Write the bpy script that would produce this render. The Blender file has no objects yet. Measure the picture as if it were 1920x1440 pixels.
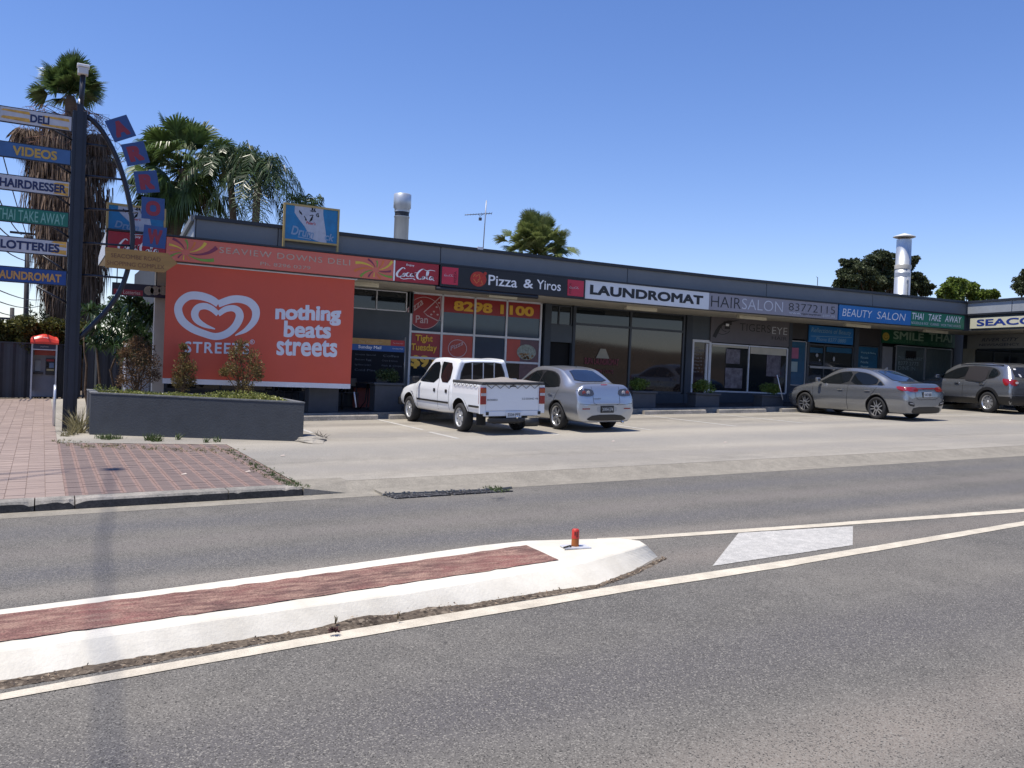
import bpy, bmesh, math, random
from mathutils import Vector, Matrix, geometry
from mathutils.bvhtree import BVHTree
random.seed(7)
S = bpy.context.scene
COL = S.collection
# ---------------------------------------------------------------- camera, sky, sun, exposure
FPX = 1640.0
TH = math.radians(61.7)
PITCH = 20/FPX
ROLL = 0.0415
CAM = Vector((0, 0, 1.75))
F0 = Vector((math.cos(TH), math.sin(TH), 0)); R0 = Vector((math.sin(TH), -math.cos(TH), 0)); U0 = Vector((0, 0, 1))
FW = F0*math.cos(PITCH)-U0*math.sin(PITCH); U1 = U0*math.cos(PITCH)+F0*math.sin(PITCH)
RT = R0*math.cos(ROLL)+U1*math.sin(ROLL); UP = U1*math.cos(ROLL)-R0*math.sin(ROLL)
cd = bpy.data.cameras.new('camera'); cam = bpy.data.objects.new('camera', cd); COL.objects.link(cam)
cam.matrix_world = Matrix(((RT.x, UP.x, -FW.x, CAM.x), (RT.y, UP.y, -FW.y, CAM.y), (RT.z, UP.z, -FW.z, CAM.z), (0, 0, 0, 1)))
cd.sensor_width = 36; cd.lens = 36*FPX/1920; cd.clip_end = 5000; cd.clip_start = .05
S.camera = cam
SUN = Vector((-.36, .025, 1)).normalized()
W = bpy.data.worlds.new('World'); S.world = W; W.use_nodes = True
nt = W.node_tree; bg = nt.nodes['Background']; sk = nt.nodes.new('ShaderNodeTexSky'); sk.sky_type = 'NISHITA'
sk.sun_disc = False; sk.sun_elevation = math.asin(SUN.z); sk.sun_rotation = math.atan2(SUN.x, SUN.y)
sk.altitude = 0; sk.air_density = 1.0; sk.dust_density = .0; sk.ozone_density = 1.5
hs = nt.nodes.new('ShaderNodeHueSaturation'); hs.inputs['Saturation'].default_value = 1.2; hs.inputs['Hue'].default_value = .505
nt.links.new(sk.outputs[0], hs.inputs['Color']); tn = nt.nodes.new('ShaderNodeMix'); tn.data_type = 'RGBA'; tn.blend_type = 'MULTIPLY'; tn.inputs[0].default_value = 1; tn.inputs[7].default_value = (.94, .88, 1.03, 1); nt.links.new(hs.outputs[0], tn.inputs[6]); nt.links.new(tn.outputs[2], bg.inputs[0]); bg.inputs[1].default_value = .132
sd = bpy.data.lights.new('sun', 'SUN'); sd.energy = 4.7; sd.angle = math.radians(.53); sd.color = (1, .93, .82)
so = bpy.data.objects.new('sun', sd); COL.objects.link(so); so.rotation_euler = SUN.to_track_quat('Z', 'Y').to_euler(); so.location = (0, 0, 40)
S.view_settings.view_transform = 'Standard'; S.view_settings.look = 'None'; S.view_settings.exposure = 0.31; S.view_settings.gamma = 1
S.render.engine = 'CYCLES'
# ---------------------------------------------------------------- surveying helpers (photo pixel -> point on a real plane)
def ray(x, y): return FW+RT*((x-960)/FPX)-UP*((y-720)/FPX)
def onpl(x, y, n, d):
    r = ray(x, y); n = Vector(n); return CAM+r*((d-n.dot(CAM))/n.dot(r))
GA, GB = .029, .0108
def gz(x, y, c=0): return GA*x+GB*y+c
def GP(x, y, c=0): return onpl(x, y, (-GA, -GB, 1), c)
def WP(x, y, Y): return onpl(x, y, (0, 1, 0), Y)
KERB, FAS, WALL = 21.3, 21.2, 23.7
# ---------------------------------------------------------------- materials
MATS = {}
def newmat(name):
    m = bpy.data.materials.new(name); m.use_nodes = True; return m, m.node_tree, m.node_tree.nodes['Principled BSDF']
def mat(name, c, rough=.6, metal=0, var=.12, scale=3., bump=0., bscale=30., coat=0, spec=.5, emis=None, c2=None, isl=0, trans=0, stretch=None):
    if name in MATS: return MATS[name]
    m, t, b = newmat(name); N = t.nodes; L = t.links
    b.inputs['Roughness'].default_value = rough; b.inputs['Metallic'].default_value = metal
    b.inputs['Specular IOR Level'].default_value = spec; b.inputs['Coat Weight'].default_value = coat; b.inputs['Coat Roughness'].default_value = .06
    tc = N.new('ShaderNodeTexCoord'); src = tc.outputs['Object']
    if stretch:
        mp = N.new('ShaderNodeMapping'); mp.inputs['Scale'].default_value = stretch; L.new(src, mp.inputs['Vector']); src = mp.outputs[0]
    no = N.new('ShaderNodeTexNoise'); no.inputs['Scale'].default_value = scale; no.inputs['Detail'].default_value = 6; no.inputs['Roughness'].default_value = .65
    L.new(src, no.inputs['Vector'])
    cr = N.new('ShaderNodeValToRGB'); cr.color_ramp.elements[0].position = .3; cr.color_ramp.elements[1].position = .7
    if c2 is None: c1 = tuple(v*(1-var) for v in c); c2 = tuple(min(1, v*(1+var)) for v in c)
    else: c1 = c
    cr.color_ramp.elements[0].color = (*c1, 1); cr.color_ramp.elements[1].color = (*c2, 1)
    L.new(no.outputs['Fac'], cr.inputs['Fac']); out = cr.outputs['Color']
    if isl:
        ge = N.new('ShaderNodeNewGeometry'); mx = N.new('ShaderNodeMix'); mx.data_type = 'RGBA'; mx.blend_type = 'MULTIPLY'; mx.inputs[0].default_value = 1
        mr = N.new('ShaderNodeMapRange'); mr.inputs['To Min'].default_value = 1-isl; mr.inputs['To Max'].default_value = 1+isl
        L.new(ge.outputs['Random Per Island'], mr.inputs['Value']); L.new(out, mx.inputs[6]); L.new(mr.outputs[0], mx.inputs[7]); out = mx.outputs[2]
    L.new(out, b.inputs['Base Color'])
    if bump:
        n2 = N.new('ShaderNodeTexNoise'); n2.inputs['Scale'].default_value = bscale; n2.inputs['Detail'].default_value = 5; L.new(tc.outputs['Object'], n2.inputs['Vector'])
        bp = N.new('ShaderNodeBump'); bp.inputs['Strength'].default_value = bump; bp.inputs['Distance'].default_value = .02
        L.new(n2.outputs['Fac'], bp.inputs['Height']); L.new(bp.outputs[0], b.inputs['Normal'])
    if trans:
        tr = N.new('ShaderNodeBsdfTranslucent'); L.new(out, tr.inputs['Color']); ms = N.new('ShaderNodeMixShader'); ms.inputs[0].default_value = trans
        L.new(b.outputs[0], ms.inputs[1]); L.new(tr.outputs[0], ms.inputs[2]); L.new(ms.outputs[0], N['Material Output'].inputs['Surface'])
    if emis: b.inputs['Emission Color'].default_value = (*c, 1); b.inputs['Emission Strength'].default_value = emis
    MATS[name] = m; return m
def paint(name, c, rough=.45, dirt=.12): return mat(name, c, rough, 0, dirt, 2.2)
def ground_mat(name, base, light, dark, grain=90, patch=.5, streak=None, contrast=.35, crack=0, pebble=0, bands=None):
    m, t, b = newmat(name); N = t.nodes; L = t.links; b.inputs['Roughness'].default_value = .9; b.inputs['Specular IOR Level'].default_value = .25
    tc = N.new('ShaderNodeTexCoord'); v = tc.outputs['Object']
    def noise(s, d=6, vec=v, r=.6):
        n = N.new('ShaderNodeTexNoise'); n.inputs['Scale'].default_value = s; n.inputs['Detail'].default_value = d; n.inputs['Roughness'].default_value = r; L.new(vec, n.inputs['Vector']); return n.outputs['Fac']
    def ramp(f, a, bb, ca, cb):
        r = N.new('ShaderNodeValToRGB'); r.color_ramp.elements[0].position = a; r.color_ramp.elements[1].position = bb; r.color_ramp.elements[0].color = (*ca, 1); r.color_ramp.elements[1].color = (*cb, 1); L.new(f, r.inputs[0]); return r.outputs[0]
    def mix(f, a, bb, mode='MIX', val=None):
        x = N.new('ShaderNodeMix'); x.data_type = 'RGBA'; x.blend_type = mode
        if val is None: L.new(f, x.inputs[0])
        else: x.inputs[0].default_value = val
        for s, i in ((a, 6), (bb, 7)):
            if isinstance(s, tuple): x.inputs[i].default_value = (*s, 1)
            else: L.new(s, x.inputs[i])
        return x.outputs[2]
    p1 = ramp(noise(patch, 8), .38, .66, dark, base); p2 = ramp(noise(patch*3.1+1.7, 8), .4, .62, (1-.1,)*3, (1.06,)*3)
    c = mix(None, p1, p2, 'MULTIPLY', 1)
    if streak:
        mp = N.new('ShaderNodeMapping'); mp.inputs['Scale'].default_value = streak; L.new(v, mp.inputs['Vector'])
        sn = ramp(noise(1, 6, mp.outputs[0]), .42, .62, (0, 0, 0), (1, 1, 1)); c = mix(sn, c, light)
    if bands:
        # tyre-darkened or worn strips along the carriageway (they follow the lanes, at fixed Y)
        sx = N.new('ShaderNodeSeparateXYZ'); L.new(v, sx.inputs[0])
        for (y0, wd, col) in bands:
            s = N.new('ShaderNodeMath'); s.operation = 'SUBTRACT'; L.new(sx.outputs[1], s.inputs[0]); s.inputs[1].default_value = y0
            a = N.new('ShaderNodeMath'); a.operation = 'ABSOLUTE'; L.new(s.outputs[0], a.inputs[0])
            mr = N.new('ShaderNodeMapRange'); mr.interpolation_type = 'SMOOTHSTEP'; mr.inputs['From Min'].default_value = 0; mr.inputs['From Max'].default_value = wd
            mr.inputs['To Min'].default_value = 1; mr.inputs['To Max'].default_value = 0; L.new(a.outputs[0], mr.inputs['Value'])
            nn = N.new('ShaderNodeMath'); nn.operation = 'MULTIPLY'; nn.use_clamp = True; L.new(noise(.6, 6), nn.inputs[0]); nn.inputs[1].default_value = 1.7; k = N.new('ShaderNodeMath'); k.operation = 'MULTIPLY'; L.new(mr.outputs[0], k.inputs[0]); L.new(nn.outputs[0], k.inputs[1]); c = mix(k.outputs[0], c, col)
    g = ramp(noise(grain, 3, r=.8), .5-.16, .5+.16, (1-contrast,)*3, (1+contrast,)*3); c = mix(None, c, g, 'MULTIPLY', 1)
    if pebble:
        vo = N.new('ShaderNodeTexVoronoi'); vo.inputs['Scale'].default_value = pebble; L.new(v, vo.inputs['Vector'])
        sp = N.new('ShaderNodeSeparateColor'); L.new(vo.outputs['Color'], sp.inputs[0])
        pf = ramp(sp.outputs[0], .80, .92, (0, 0, 0), (1, 1, 1)); c = mix(pf, c, light)
        pf2 = ramp(sp.outputs[1], .82, .95, (0, 0, 0), (1, 1, 1)); c = mix(pf2, c, tuple(x*.45 for x in dark))
    if crack:
        vo = N.new('ShaderNodeTexVoronoi'); vo.feature = 'DISTANCE_TO_EDGE'; vo.inputs['Scale'].default_value = crack
        dn = N.new('ShaderNodeTexNoise'); dn.inputs['Scale'].default_value = 2.; L.new(v, dn.inputs['Vector']); ad = N.new('ShaderNodeVectorMath'); L.new(v, ad.inputs[0]); L.new(dn.outputs['Color'], ad.inputs[1]); L.new(ad.outputs[0], vo.inputs['Vector'])
        c = mix(ramp(vo.outputs['Distance'], .0015, .006, (1, 1, 1), (0, 0, 0)), c, tuple(x*.45 for x in dark))
    L.new(c, b.inputs['Base Color'])
    bp = N.new('ShaderNodeBump'); bp.inputs['Strength'].default_value = .5; bp.inputs['Distance'].default_value = .008; L.new(noise(grain, 4), bp.inputs['Height']); L.new(bp.outputs[0], b.inputs['Normal'])
    MATS[name] = m; return m
# ---------------------------------------------------------------- mesh helpers
class MB:
    def __init__(s): s.v = []; s.f = []; s.mi = []; s.sm = []; s.nt = 0
    def add(s, vs, fs, mi=0, sm=False):
        o = len(s.v); s.v += [Vector(p) for p in vs]
        for f in fs: s.f.append([o+i for i in f]); s.mi.append(mi); s.sm.append(sm)
        return s
    def quad(s, a, b, c, d, mi=0): return s.add([a, b, c, d], [(0, 1, 2, 3)], mi)
    def box(s, x0, x1, y0, y1, z0, z1, mi=0, M=None, slope=False):
        z = (lambda x, y, h: h+gz(x, y)) if slope else (lambda x, y, h: h)
        vs = [Vector((x, y, z(x, y, h))) for h in (z0, z1) for x, y in ((x0, y0), (x1, y0), (x1, y1), (x0, y1))]
        if M is not None: vs = [M @ p for p in vs]
        return s.add(vs, [(3, 2, 1, 0), (4, 5, 6, 7), (0, 1, 5, 4), (1, 2, 6, 5), (2, 3, 7, 6), (3, 0, 4, 7)], mi)
    def bbox(s, x0, x1, y0, y1, z0, z1, bv=.02, mi=0, M=None):
        b = bmesh.new(); bmesh.ops.create_cube(b, size=1)
        for v in b.verts: v.co = Vector(((x0+x1)/2+v.co.x*(x1-x0), (y0+y1)/2+v.co.y*(y1-y0), (z0+z1)/2+v.co.z*(z1-z0)))
        bmesh.ops.bevel(b, geom=b.edges[:], offset=bv, segments=2, affect='EDGES', profile=.5)
        b.verts.ensure_lookup_table(); vs = [(M @ v.co if M is not None else v.co.copy()) for v in b.verts]; fs = [[v.index for v in f.verts] for f in b.faces]; b.free()
        return s.add(vs, fs, mi)
    def tube(s, pts, r, n=8, mi=0, cap=True, sm=True):
        pts = [Vector(p) for p in pts]; k = len(pts); rs = r if isinstance(r, (list, tuple)) else [r]*k; vs = []; fs = []; up = None
        for i, p in enumerate(pts):
            d = (pts[min(i+1, k-1)]-pts[max(i-1, 0)]).normalized()
            if up is None: up = d.orthogonal().normalized()
            up = (up-d*up.dot(d)).normalized(); w = d.cross(up)
            for j in range(n): a = 2*math.pi*j/n; vs.append(p+(up*math.cos(a)+w*math.sin(a))*rs[i])
        for i in range(k-1):
            for j in range(n): q = (j+1) % n; fs.append((i*n+j, i*n+q, (i+1)*n+q, (i+1)*n+j))
        if cap: fs.append(tuple(range(n))[::-1]); fs.append(tuple((k-1)*n+j for j in range(n)))
        return s.add(vs, fs, mi, sm)
    def lathe(s, prof, axis, org, n=24, mi=0, sm=True):
        # prof: (radius, distance along axis)
        ax = Vector(axis).normalized(); u = ax.orthogonal().normalized(); w = ax.cross(u); vs = []; fs = []; k = len(prof)
        for r, d in prof:
            for j in range(n): a = 2*math.pi*j/n; vs.append(Vector(org)+ax*d+(u*math.cos(a)+w*math.sin(a))*r)
        for i in range(k-1):
            for j in range(n): q = (j+1) % n; fs.append((i*n+j, i*n+q, (i+1)*n+q, (i+1)*n+j))
        return s.add(vs, fs, mi, sm)
    def prism(s, poly, d, mi=0):
        # poly: list of 3-D points (planar), d: extrusion vector
        k = len(poly); d = Vector(d); vs = [Vector(p) for p in poly]+[Vector(p)+d for p in poly]
        fs = [tuple(range(k)), tuple(range(2*k-1, k-1, -1))]+[(i, i+k, (i+1) % k+k, (i+1) % k) for i in range(k)]
        return s.add(vs, fs, mi)
    def merge(s, o, mi=None):
        off = len(s.v); s.v += o.v
        for f, m, q in zip(o.f, o.mi, o.sm): s.f.append([off+i for i in f]); s.mi.append(m if mi is None else mi); s.sm.append(q)
        return s
    def build(s, name, m, parent=None, local=False, fixn=True, **tags):
        ms = m if isinstance(m, (list, tuple)) else [m]
        off = Vector((0, 0, 0))
        if parent is None and tags.get('kind') is None and s.v:
            xs = [p.x for p in s.v]; ys = [p.y for p in s.v]; zs = [p.z for p in s.v]; off = Vector(((min(xs)+max(xs))/2, (min(ys)+max(ys))/2, min(zs)))
        elif parent is not None and not local: off = wloc(parent)
        me = bpy.data.meshes.new(name); me.from_pydata([p-off for p in s.v], [], s.f)
        for x in ms: me.materials.append(x)
        me.polygons.foreach_set('material_index', s.mi); me.polygons.foreach_set('use_smooth', s.sm)
        if fixn and len(s.f) < 60000 and tags.get('leaf') is None:
            b = bmesh.new(); b.from_mesh(me); bmesh.ops.recalc_face_normals(b, faces=b.faces); b.to_mesh(me); b.free()
        if s.nt > 1 and parent is not None: tags['kind'] = 'stuff'
        me.update(); o = bpy.data.objects.new(name, me); COL.objects.link(o)
        if parent is not None: o.parent = parent
        else: o.location = off
        for k, v in tags.items():
            if k != 'leaf': o[k] = v
        return o
def wloc(o):
    p = Vector((0, 0, 0))
    while o is not None: p += Vector(o.location); o = o.parent
    return p
def thing(name, label, cat, loc=(0, 0, 0), rz=0, group=None):
    o = bpy.data.objects.new(name, None); COL.objects.link(o); o.location = loc; o.rotation_euler = (0, 0, rz); o.empty_display_size = .2
    o['label'] = label; o['category'] = cat
    if group: o['group'] = group
    return o
def lab(label, cat, group=None):
    d = dict(label=label, category=cat)
    if group: d['group'] = group
    return d
# ---------------------------------------------------------------- lettering
TC = {}
BOLD8 = [(1, 0), (-1, 0), (0, 1), (0, -1), (.7, .7), (-.7, .7), (.7, -.7), (-.7, -.7)]
def text_mesh(s, bold=0, shear=0, space=1.0):
    k = (s, bold, shear, space)
    if k in TC: return TC[k]
    cu = bpy.data.curves.new('t', 'FONT'); cu.body = s; cu.size = 1; cu.offset = bold; cu.shear = shear; cu.resolution_u = 4; cu.space_character = space; cu.align_x = 'LEFT'
    o = bpy.data.objects.new('t', cu); COL.objects.link(o); dg = bpy.context.evaluated_depsgraph_get(); ev = o.evaluated_get(dg); me = ev.to_mesh()
    vs = [v.co.copy() for v in me.vertices]; fs = [tuple(p.vertices) for p in me.polygons]; ev.to_mesh_clear(); bpy.data.objects.remove(o); bpy.data.curves.remove(cu)
    x0 = min(v.x for v in vs); x1 = max(v.x for v in vs); y0 = min(v.y for v in vs); y1 = max(v.y for v in vs)
    r = ([((v.x-x0)/(x1-x0), (v.y-y0)/(y1-y0)) for v in vs], fs, (x1-x0)/(y1-y0)); TC[k] = r; return r
def put_text(mb, s, org, ux, uz, bold=0, shear=0, space=1., mi=0):
    """fill the parallelogram org + a*ux + b*uz with the lettering"""
    vs, fs, asp = text_mesh(s, min(bold, .0), shear, space); org = Vector(org); ux = Vector(ux); uz = Vector(uz); mb.nt += 1; mb.add([org+ux*a+uz*b for a, b in vs], fs, mi)
    if bold > .004:
        ny = uz.cross(ux).normalized()*.00025
        for k, (dx, dz) in enumerate(BOLD8+([(x_*.5, z_*.5) for x_, z_ in BOLD8] if bold > .04 else [])):
            ex, ez = (bold*1.15)/asp*dx, (bold*1.15)*dz; mb.add([org+ux*(a*(1-2*abs(ex))+abs(ex)+ex)+uz*(b*(1-2*abs(ez))+abs(ez)+ez)+ny*(k+1) for a, b in vs], fs, mi)
    return mb
def sign_text(s, xa, xb, za, zb, Y, m, parent, bold=0.01, shear=0, name='lettering', space=1., out=.006):
    mb = MB(); put_text(mb, s, (xa, Y-out, za), (xb-xa, 0, 0), (0, 0, zb-za), bold, shear, space); return mb.build(name, m, parent, fixn=False)
def stroke(mb, pts, ws, mp, mi=0, closed=False):
    """ribbon along 2-D pts with widths ws; mp maps (a,b)->3-D"""
    P = [Vector((p[0], p[1])) for p in pts]; L = []; R = []; k = len(P)
    for i, p in enumerate(P):
        d = (P[(i+1) % k if closed else min(i+1, k-1)]-P[(i-1) if closed else max(i-1, 0)]); d = d.normalized() if d.length else Vector((1, 0)); n = Vector((-d.y, d.x)); w = ws[i] if isinstance(ws, (list, tuple)) else ws
        L.append(mp(*(p+n*w/2))); R.append(mp(*(p-n*w/2)))
    m = k if closed else k-1
    mb.add(L+R, [(i, (i+1) % k, (i+1) % k+k, i+k) for i in range(m)], mi); return mb
def cr(pts, n=6):
    """Catmull-Rom through points of any dimension"""
    P = [tuple(p) for p in pts]; P = [tuple(2*a-b for a, b in zip(P[0], P[1]))]+P+[tuple(2*a-b for a, b in zip(P[-1], P[-2]))]; out = []
    for i in range(1, len(P)-2):
        for j in range(n):
            t = j/n; out.append(tuple(.5*((2*b)+(-a+c)*t+(2*a-5*b+4*c-d)*t*t+(-a+3*b-3*c+d)*t**3) for a, b, c, d in zip(P[i-1], P[i], P[i+1], P[i+2])))
    out.append(P[-2]); return out
# ================================================================ SETTING: ground, road, kerbs, paving
asph = ground_mat('asphalt', (.168, .156, .136), (.25, .235, .205), (.118, .112, .102), grain=120, patch=.3, contrast=.30, pebble=140,
                  bands=[(4.1, .75, (.105, .099, .097)), (2.9, .6, (.21, .186, .158)), (1.7, .7, (.125, .115, .108)), (.2, .8, (.19, .17, .15)), (-1.6, .8, (.12, .115, .11)), (9.75, .6, (.115, .112, .112)), (8.8, .45, (.165, .15, .135)), (8.0, .5, (.112, .109, .11)), (7.35, .35, (.20, .18, .155)), (6.35, .5, (.19, .168, .145))])
asph2 = ground_mat('asphalt_dark', (.035, .035, .038), (.2, .2, .2), (.022, .022, .025), grain=60, patch=1.5, contrast=.4, pebble=70)
conc = ground_mat('forecourt_concrete', (.315, .290, .245), (.345, .318, .27), (.235, .220, .192), grain=60, patch=.28, streak=(.05, .32, 1), contrast=.24,
                  bands=[(14.6, 1.6, (.25, .238, .215)), (17.2, .8, (.25, .235, .21)), (19.6, .7, (.20, .185, .16)), (12.5, .7, (.26, .243, .215))])
gutc = ground_mat('gutter_concrete', (.275, .252, .208), (.33, .30, .25), (.24, .22, .182), grain=50, patch=1.4, contrast=.2)
kerbc = ground_mat('kerb_concrete', (.34, .31, .27), (.42, .38, .33), (.20, .19, .17), grain=40, patch=3, contrast=.25)
kerbf = ground_mat('kerb_face_shade', (.075, .07, .066), (.16, .15, .14), (.05, .048, .045), grain=40, patch=3, contrast=.3)  # front face of the kerb: its shade is put into the colour
dirt = ground_mat('dirt', (.135, .108, .080), (.22, .18, .135), (.075, .057, .042), grain=35, patch=3, contrast=.4, pebble=45)
drygr = ground_mat('dry_ground', (.15, .105, .065), (.2, .16, .09), (.08, .065, .038), grain=4, patch=.03, contrast=.3)
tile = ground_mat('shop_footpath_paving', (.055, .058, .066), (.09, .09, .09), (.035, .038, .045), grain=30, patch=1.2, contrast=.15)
white = mat('island_white_paint', (.56, .52, .43), .7, 0, 0, 2.2, bump=.15, bscale=45, c2=(.72, .68, .58))
whitel = ground_mat('line_paint', (.60, .545, .44), (.66, .6, .5), (.50, .45, .36), grain=85, patch=2, contrast=.16, pebble=0)
whiteb = ground_mat('block_paint', (.50, .485, .45), (.55, .53, .49), (.40, .39, .365), grain=110, patch=9, contrast=.3)
redp = ground_mat('red_median_paving', (.235, .108, .090), (.28, .175, .135), (.115, .068, .058), grain=75, patch=1.3, contrast=.5, streak=(4, 16, 1))
ST = dict(kind='structure')

def sheet(name, m, x0, x1, y0, y1, c, nx=1, ny=1, c1=None):
    mb = MB(); c1 = c if c1 is None else c1
    for i in range(nx):
        for j in range(ny):
            xa, xb = x0+(x1-x0)*i/nx, x0+(x1-x0)*(i+1)/nx; ya, yb = y0+(y1-y0)*j/ny, y0+(y1-y0)*(j+1)/ny; ca, cb = c+(c1-c)*j/ny, c+(c1-c)*(j+1)/ny
            mb.quad((xa, ya, gz(xa, ya, ca)), (xb, ya, gz(xb, ya, ca)), (xb, yb, gz(xb, yb, cb)), (xa, yb, gz(xa, yb, cb)))
    return mb.build(name, m, None, kind='structure')
# one ground sheet out to the horizon: level-ish plain that follows the street's grade near the shops, a dry hillside across the road
def terr(x, y):
    xx = max(-90, min(90, x)); z = GA*xx+GB*max(-40, min(60, y))-.25
    if y < -35:
        d = (-35-y); z += 13*(1-math.exp(-(d/120)**1.6))*(1+.25*math.sin(x*.019+.5)+.13*math.sin(x*.051+2)); z += math.sin(x*.1)*math.sin(y*.13)*.6*min(1, d/40)
    return z
mb = MB(); xs = [-2500, -1200, -600]+list(range(-400, 401, 20))+[600, 1200, 2500]; ys = [-2500, -1200, -600]+list(range(-400, 121, 20))+[200, 400, 900, 2500]
for y in ys:
    for x in xs: mb.v.append(Vector((x, y, terr(x, y))))
n = len(xs)
for j in range(len(ys)-1):
    for i in range(n-1): mb.f.append([j*n+i, j*n+i+1, (j+1)*n+i+1, (j+1)*n+i]); mb.mi.append(0); mb.sm.append(True)
mb.build('ground', drygr, None, kind='structure')
sheet('road', asph, -90, 90, -9.5, 10.66, -.12, 12, 1)
sheet('far_footpath', gutc, -90, 90, -13, -9.5, -.02, 4, 1)
sheet('gutter', gutc, -90, 90, 10.66, 10.95, -.118, 40, 1, -.11)
sheet('driveway_apron', gutc, 3.35, 60, 10.95, 11.28, -.11, 20, 1, -.002)
# forecourt with the saw-cut joint near the apron
fc = MB()
for (x0, x1, y0, y1) in ((2.97, 60, 11.28, 21.3), (.29, 2.97, 17.3, 31.2), (-.0, .0, 0, 0)):
    if x1 > x0:
        nx = 10
        for i in range(nx):
            a = x0+(x1-x0)*i/nx; b = x0+(x1-x0)*(i+1)/nx; fc.quad((a, y0, gz(a, y0)), (b, y0, gz(b, y0)), (b, y1, gz(b, y1)), (a, y1, gz(a, y1)))
fc.build('forecourt', conc, None, kind='structure')
# shop footpath: slab with kerb
mb = MB()
for i in range(24):
    a = .29+(42-.29)*i/24; b = .29+(42-.29)*(i+1)/24
    if b > 3.6: mb.box(a, b, 21.44, 33.5, -.3, .15, 0, slope=True)
sf = mb.build('shop_footpath', tile, None, kind='structure')
mb = MB()
for i in range(20):
    a = 3.3+1.9*i; mb.box(a+.006, a+1.894, 21.3, 21.436, -.3, .155, 0, slope=True)
mb.build('forecourt_kerb', kerbc, None, kind='structure')
q = MB(); q.quad((.29, 17.33, gz(.29, 17.33, .003)), (2.97, 16.2, gz(2.97, 16.2, .003)), (2.97, 17.31, gz(2.97, 17.31, .003)), (.29, 17.36, gz(.29, 17.36, .003))); q.build('planter_apron', conc, None, kind='structure')
# --- brick footpath
brA = mat('paver_dark', (.135, .100, .090), .85, 0, .2, 25, bump=.4, bscale=90, c2=(.205, .155, .138), isl=.12)
brB = mat('paver_worn', (.15, .108, .095), .9, 0, .2, 75, bump=.5, bscale=90, c2=(.34, .225, .185))
brC = mat('paver_pink', (.25, .190, .162), .85, 0, .2, 2, bump=.4, bscale=90, c2=(.32, .245, .208), isl=.10)
bed = ground_mat('paver_bed', (.25, .185, .155), (.30, .23, .19), (.17, .125, .105), grain=60, patch=3, contrast=.3)
fp = sheet('footpath', bed, -40, 2.97, 11.22, 17.3, -.006, 10, 1)
sheet('footpath_lane', bed, -40, .29, 17.3, 31.25, -.006, 6, 1)
PX, PY = .205, .105
def paver_mb(worn):
    q = MB(); g = .0028; hx, hy = PX/2-g, PY/2-g*.75; e = .030
    zt = lambda x, y, z=0: (x, y, GA*x+GB*y+z)
    xsn = [-hx, -hx+e, hx-e, hx] if worn else [-hx, hx]
    for a, b, m in (zip(xsn[:-1], xsn[1:], (1, 0, 1)) if worn else [(-hx, hx, 0)]): q.quad(zt(a, -hy), zt(b, -hy), zt(b, hy), zt(a, hy), m)
    t = [zt(-hx, -hy), zt(hx, -hy), zt(hx, hy), zt(-hx, hy)]; lo = [(x, y, z-.02) for x, y, z in t]
    for i in range(4): q.quad(lo[i], lo[(i+1) % 4], t[(i+1) % 4], t[i], 1 if (worn and i % 2) else 0)
    return q
cells = []
nx0 = -9
for i in range(-26, 13):
    x = .29+PX*(i+.5)
    for j in range(0, 190):
        y = 11.24+PY*(j+.5); worn = x > .29
        if worn and y > 17.45-.42*x: continue
        if y > 17.2 and x > .29: continue
        if y > 31.1: continue
        p = Vector((x, y, gz(x, y)))-CAM; z = p.dot(FW); u = 960+FPX*p.dot(RT)/z
        if u < -260: continue
        cells.append((z, x, y, worn, i, j))
cells.sort(); sm = {}
for w in (True, False):
    me = bpy.data.meshes.new('brick'); q = paver_mb(w); me.from_pydata(q.v, [], q.f)
    for m in ((brA, brB) if w else (brC,)): me.materials.append(m)
    me.polygons.foreach_set('material_index', q.mi); sm[w] = me
rest = MB(); cnt = 0
for z, x, y, worn, i, j in cells:
    inx = -30 < (960+FPX*(Vector((x, y, 0))-CAM).dot(RT)/z)
    dz = random.uniform(-.0015, .0025); rz = random.uniform(-.012, .012)
    if cnt < 300 and inx:
        o = bpy.data.objects.new('brick', sm[worn]); COL.objects.link(o); o.parent = fp; o.location = (x, y, gz(x, y, dz)); o.rotation_euler = (0, 0, rz); cnt += 1
    else:
        q = paver_mb(worn); off = Vector((x, y, gz(x, y, dz))); q.v = [p+off for p in q.v]
        if not worn: q.mi = [2]*len(q.mi)
        rest.merge(q)
rest.build('brick_paving', [brA, brB, brC], fp, kind='stuff', fixn=False)
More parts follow.
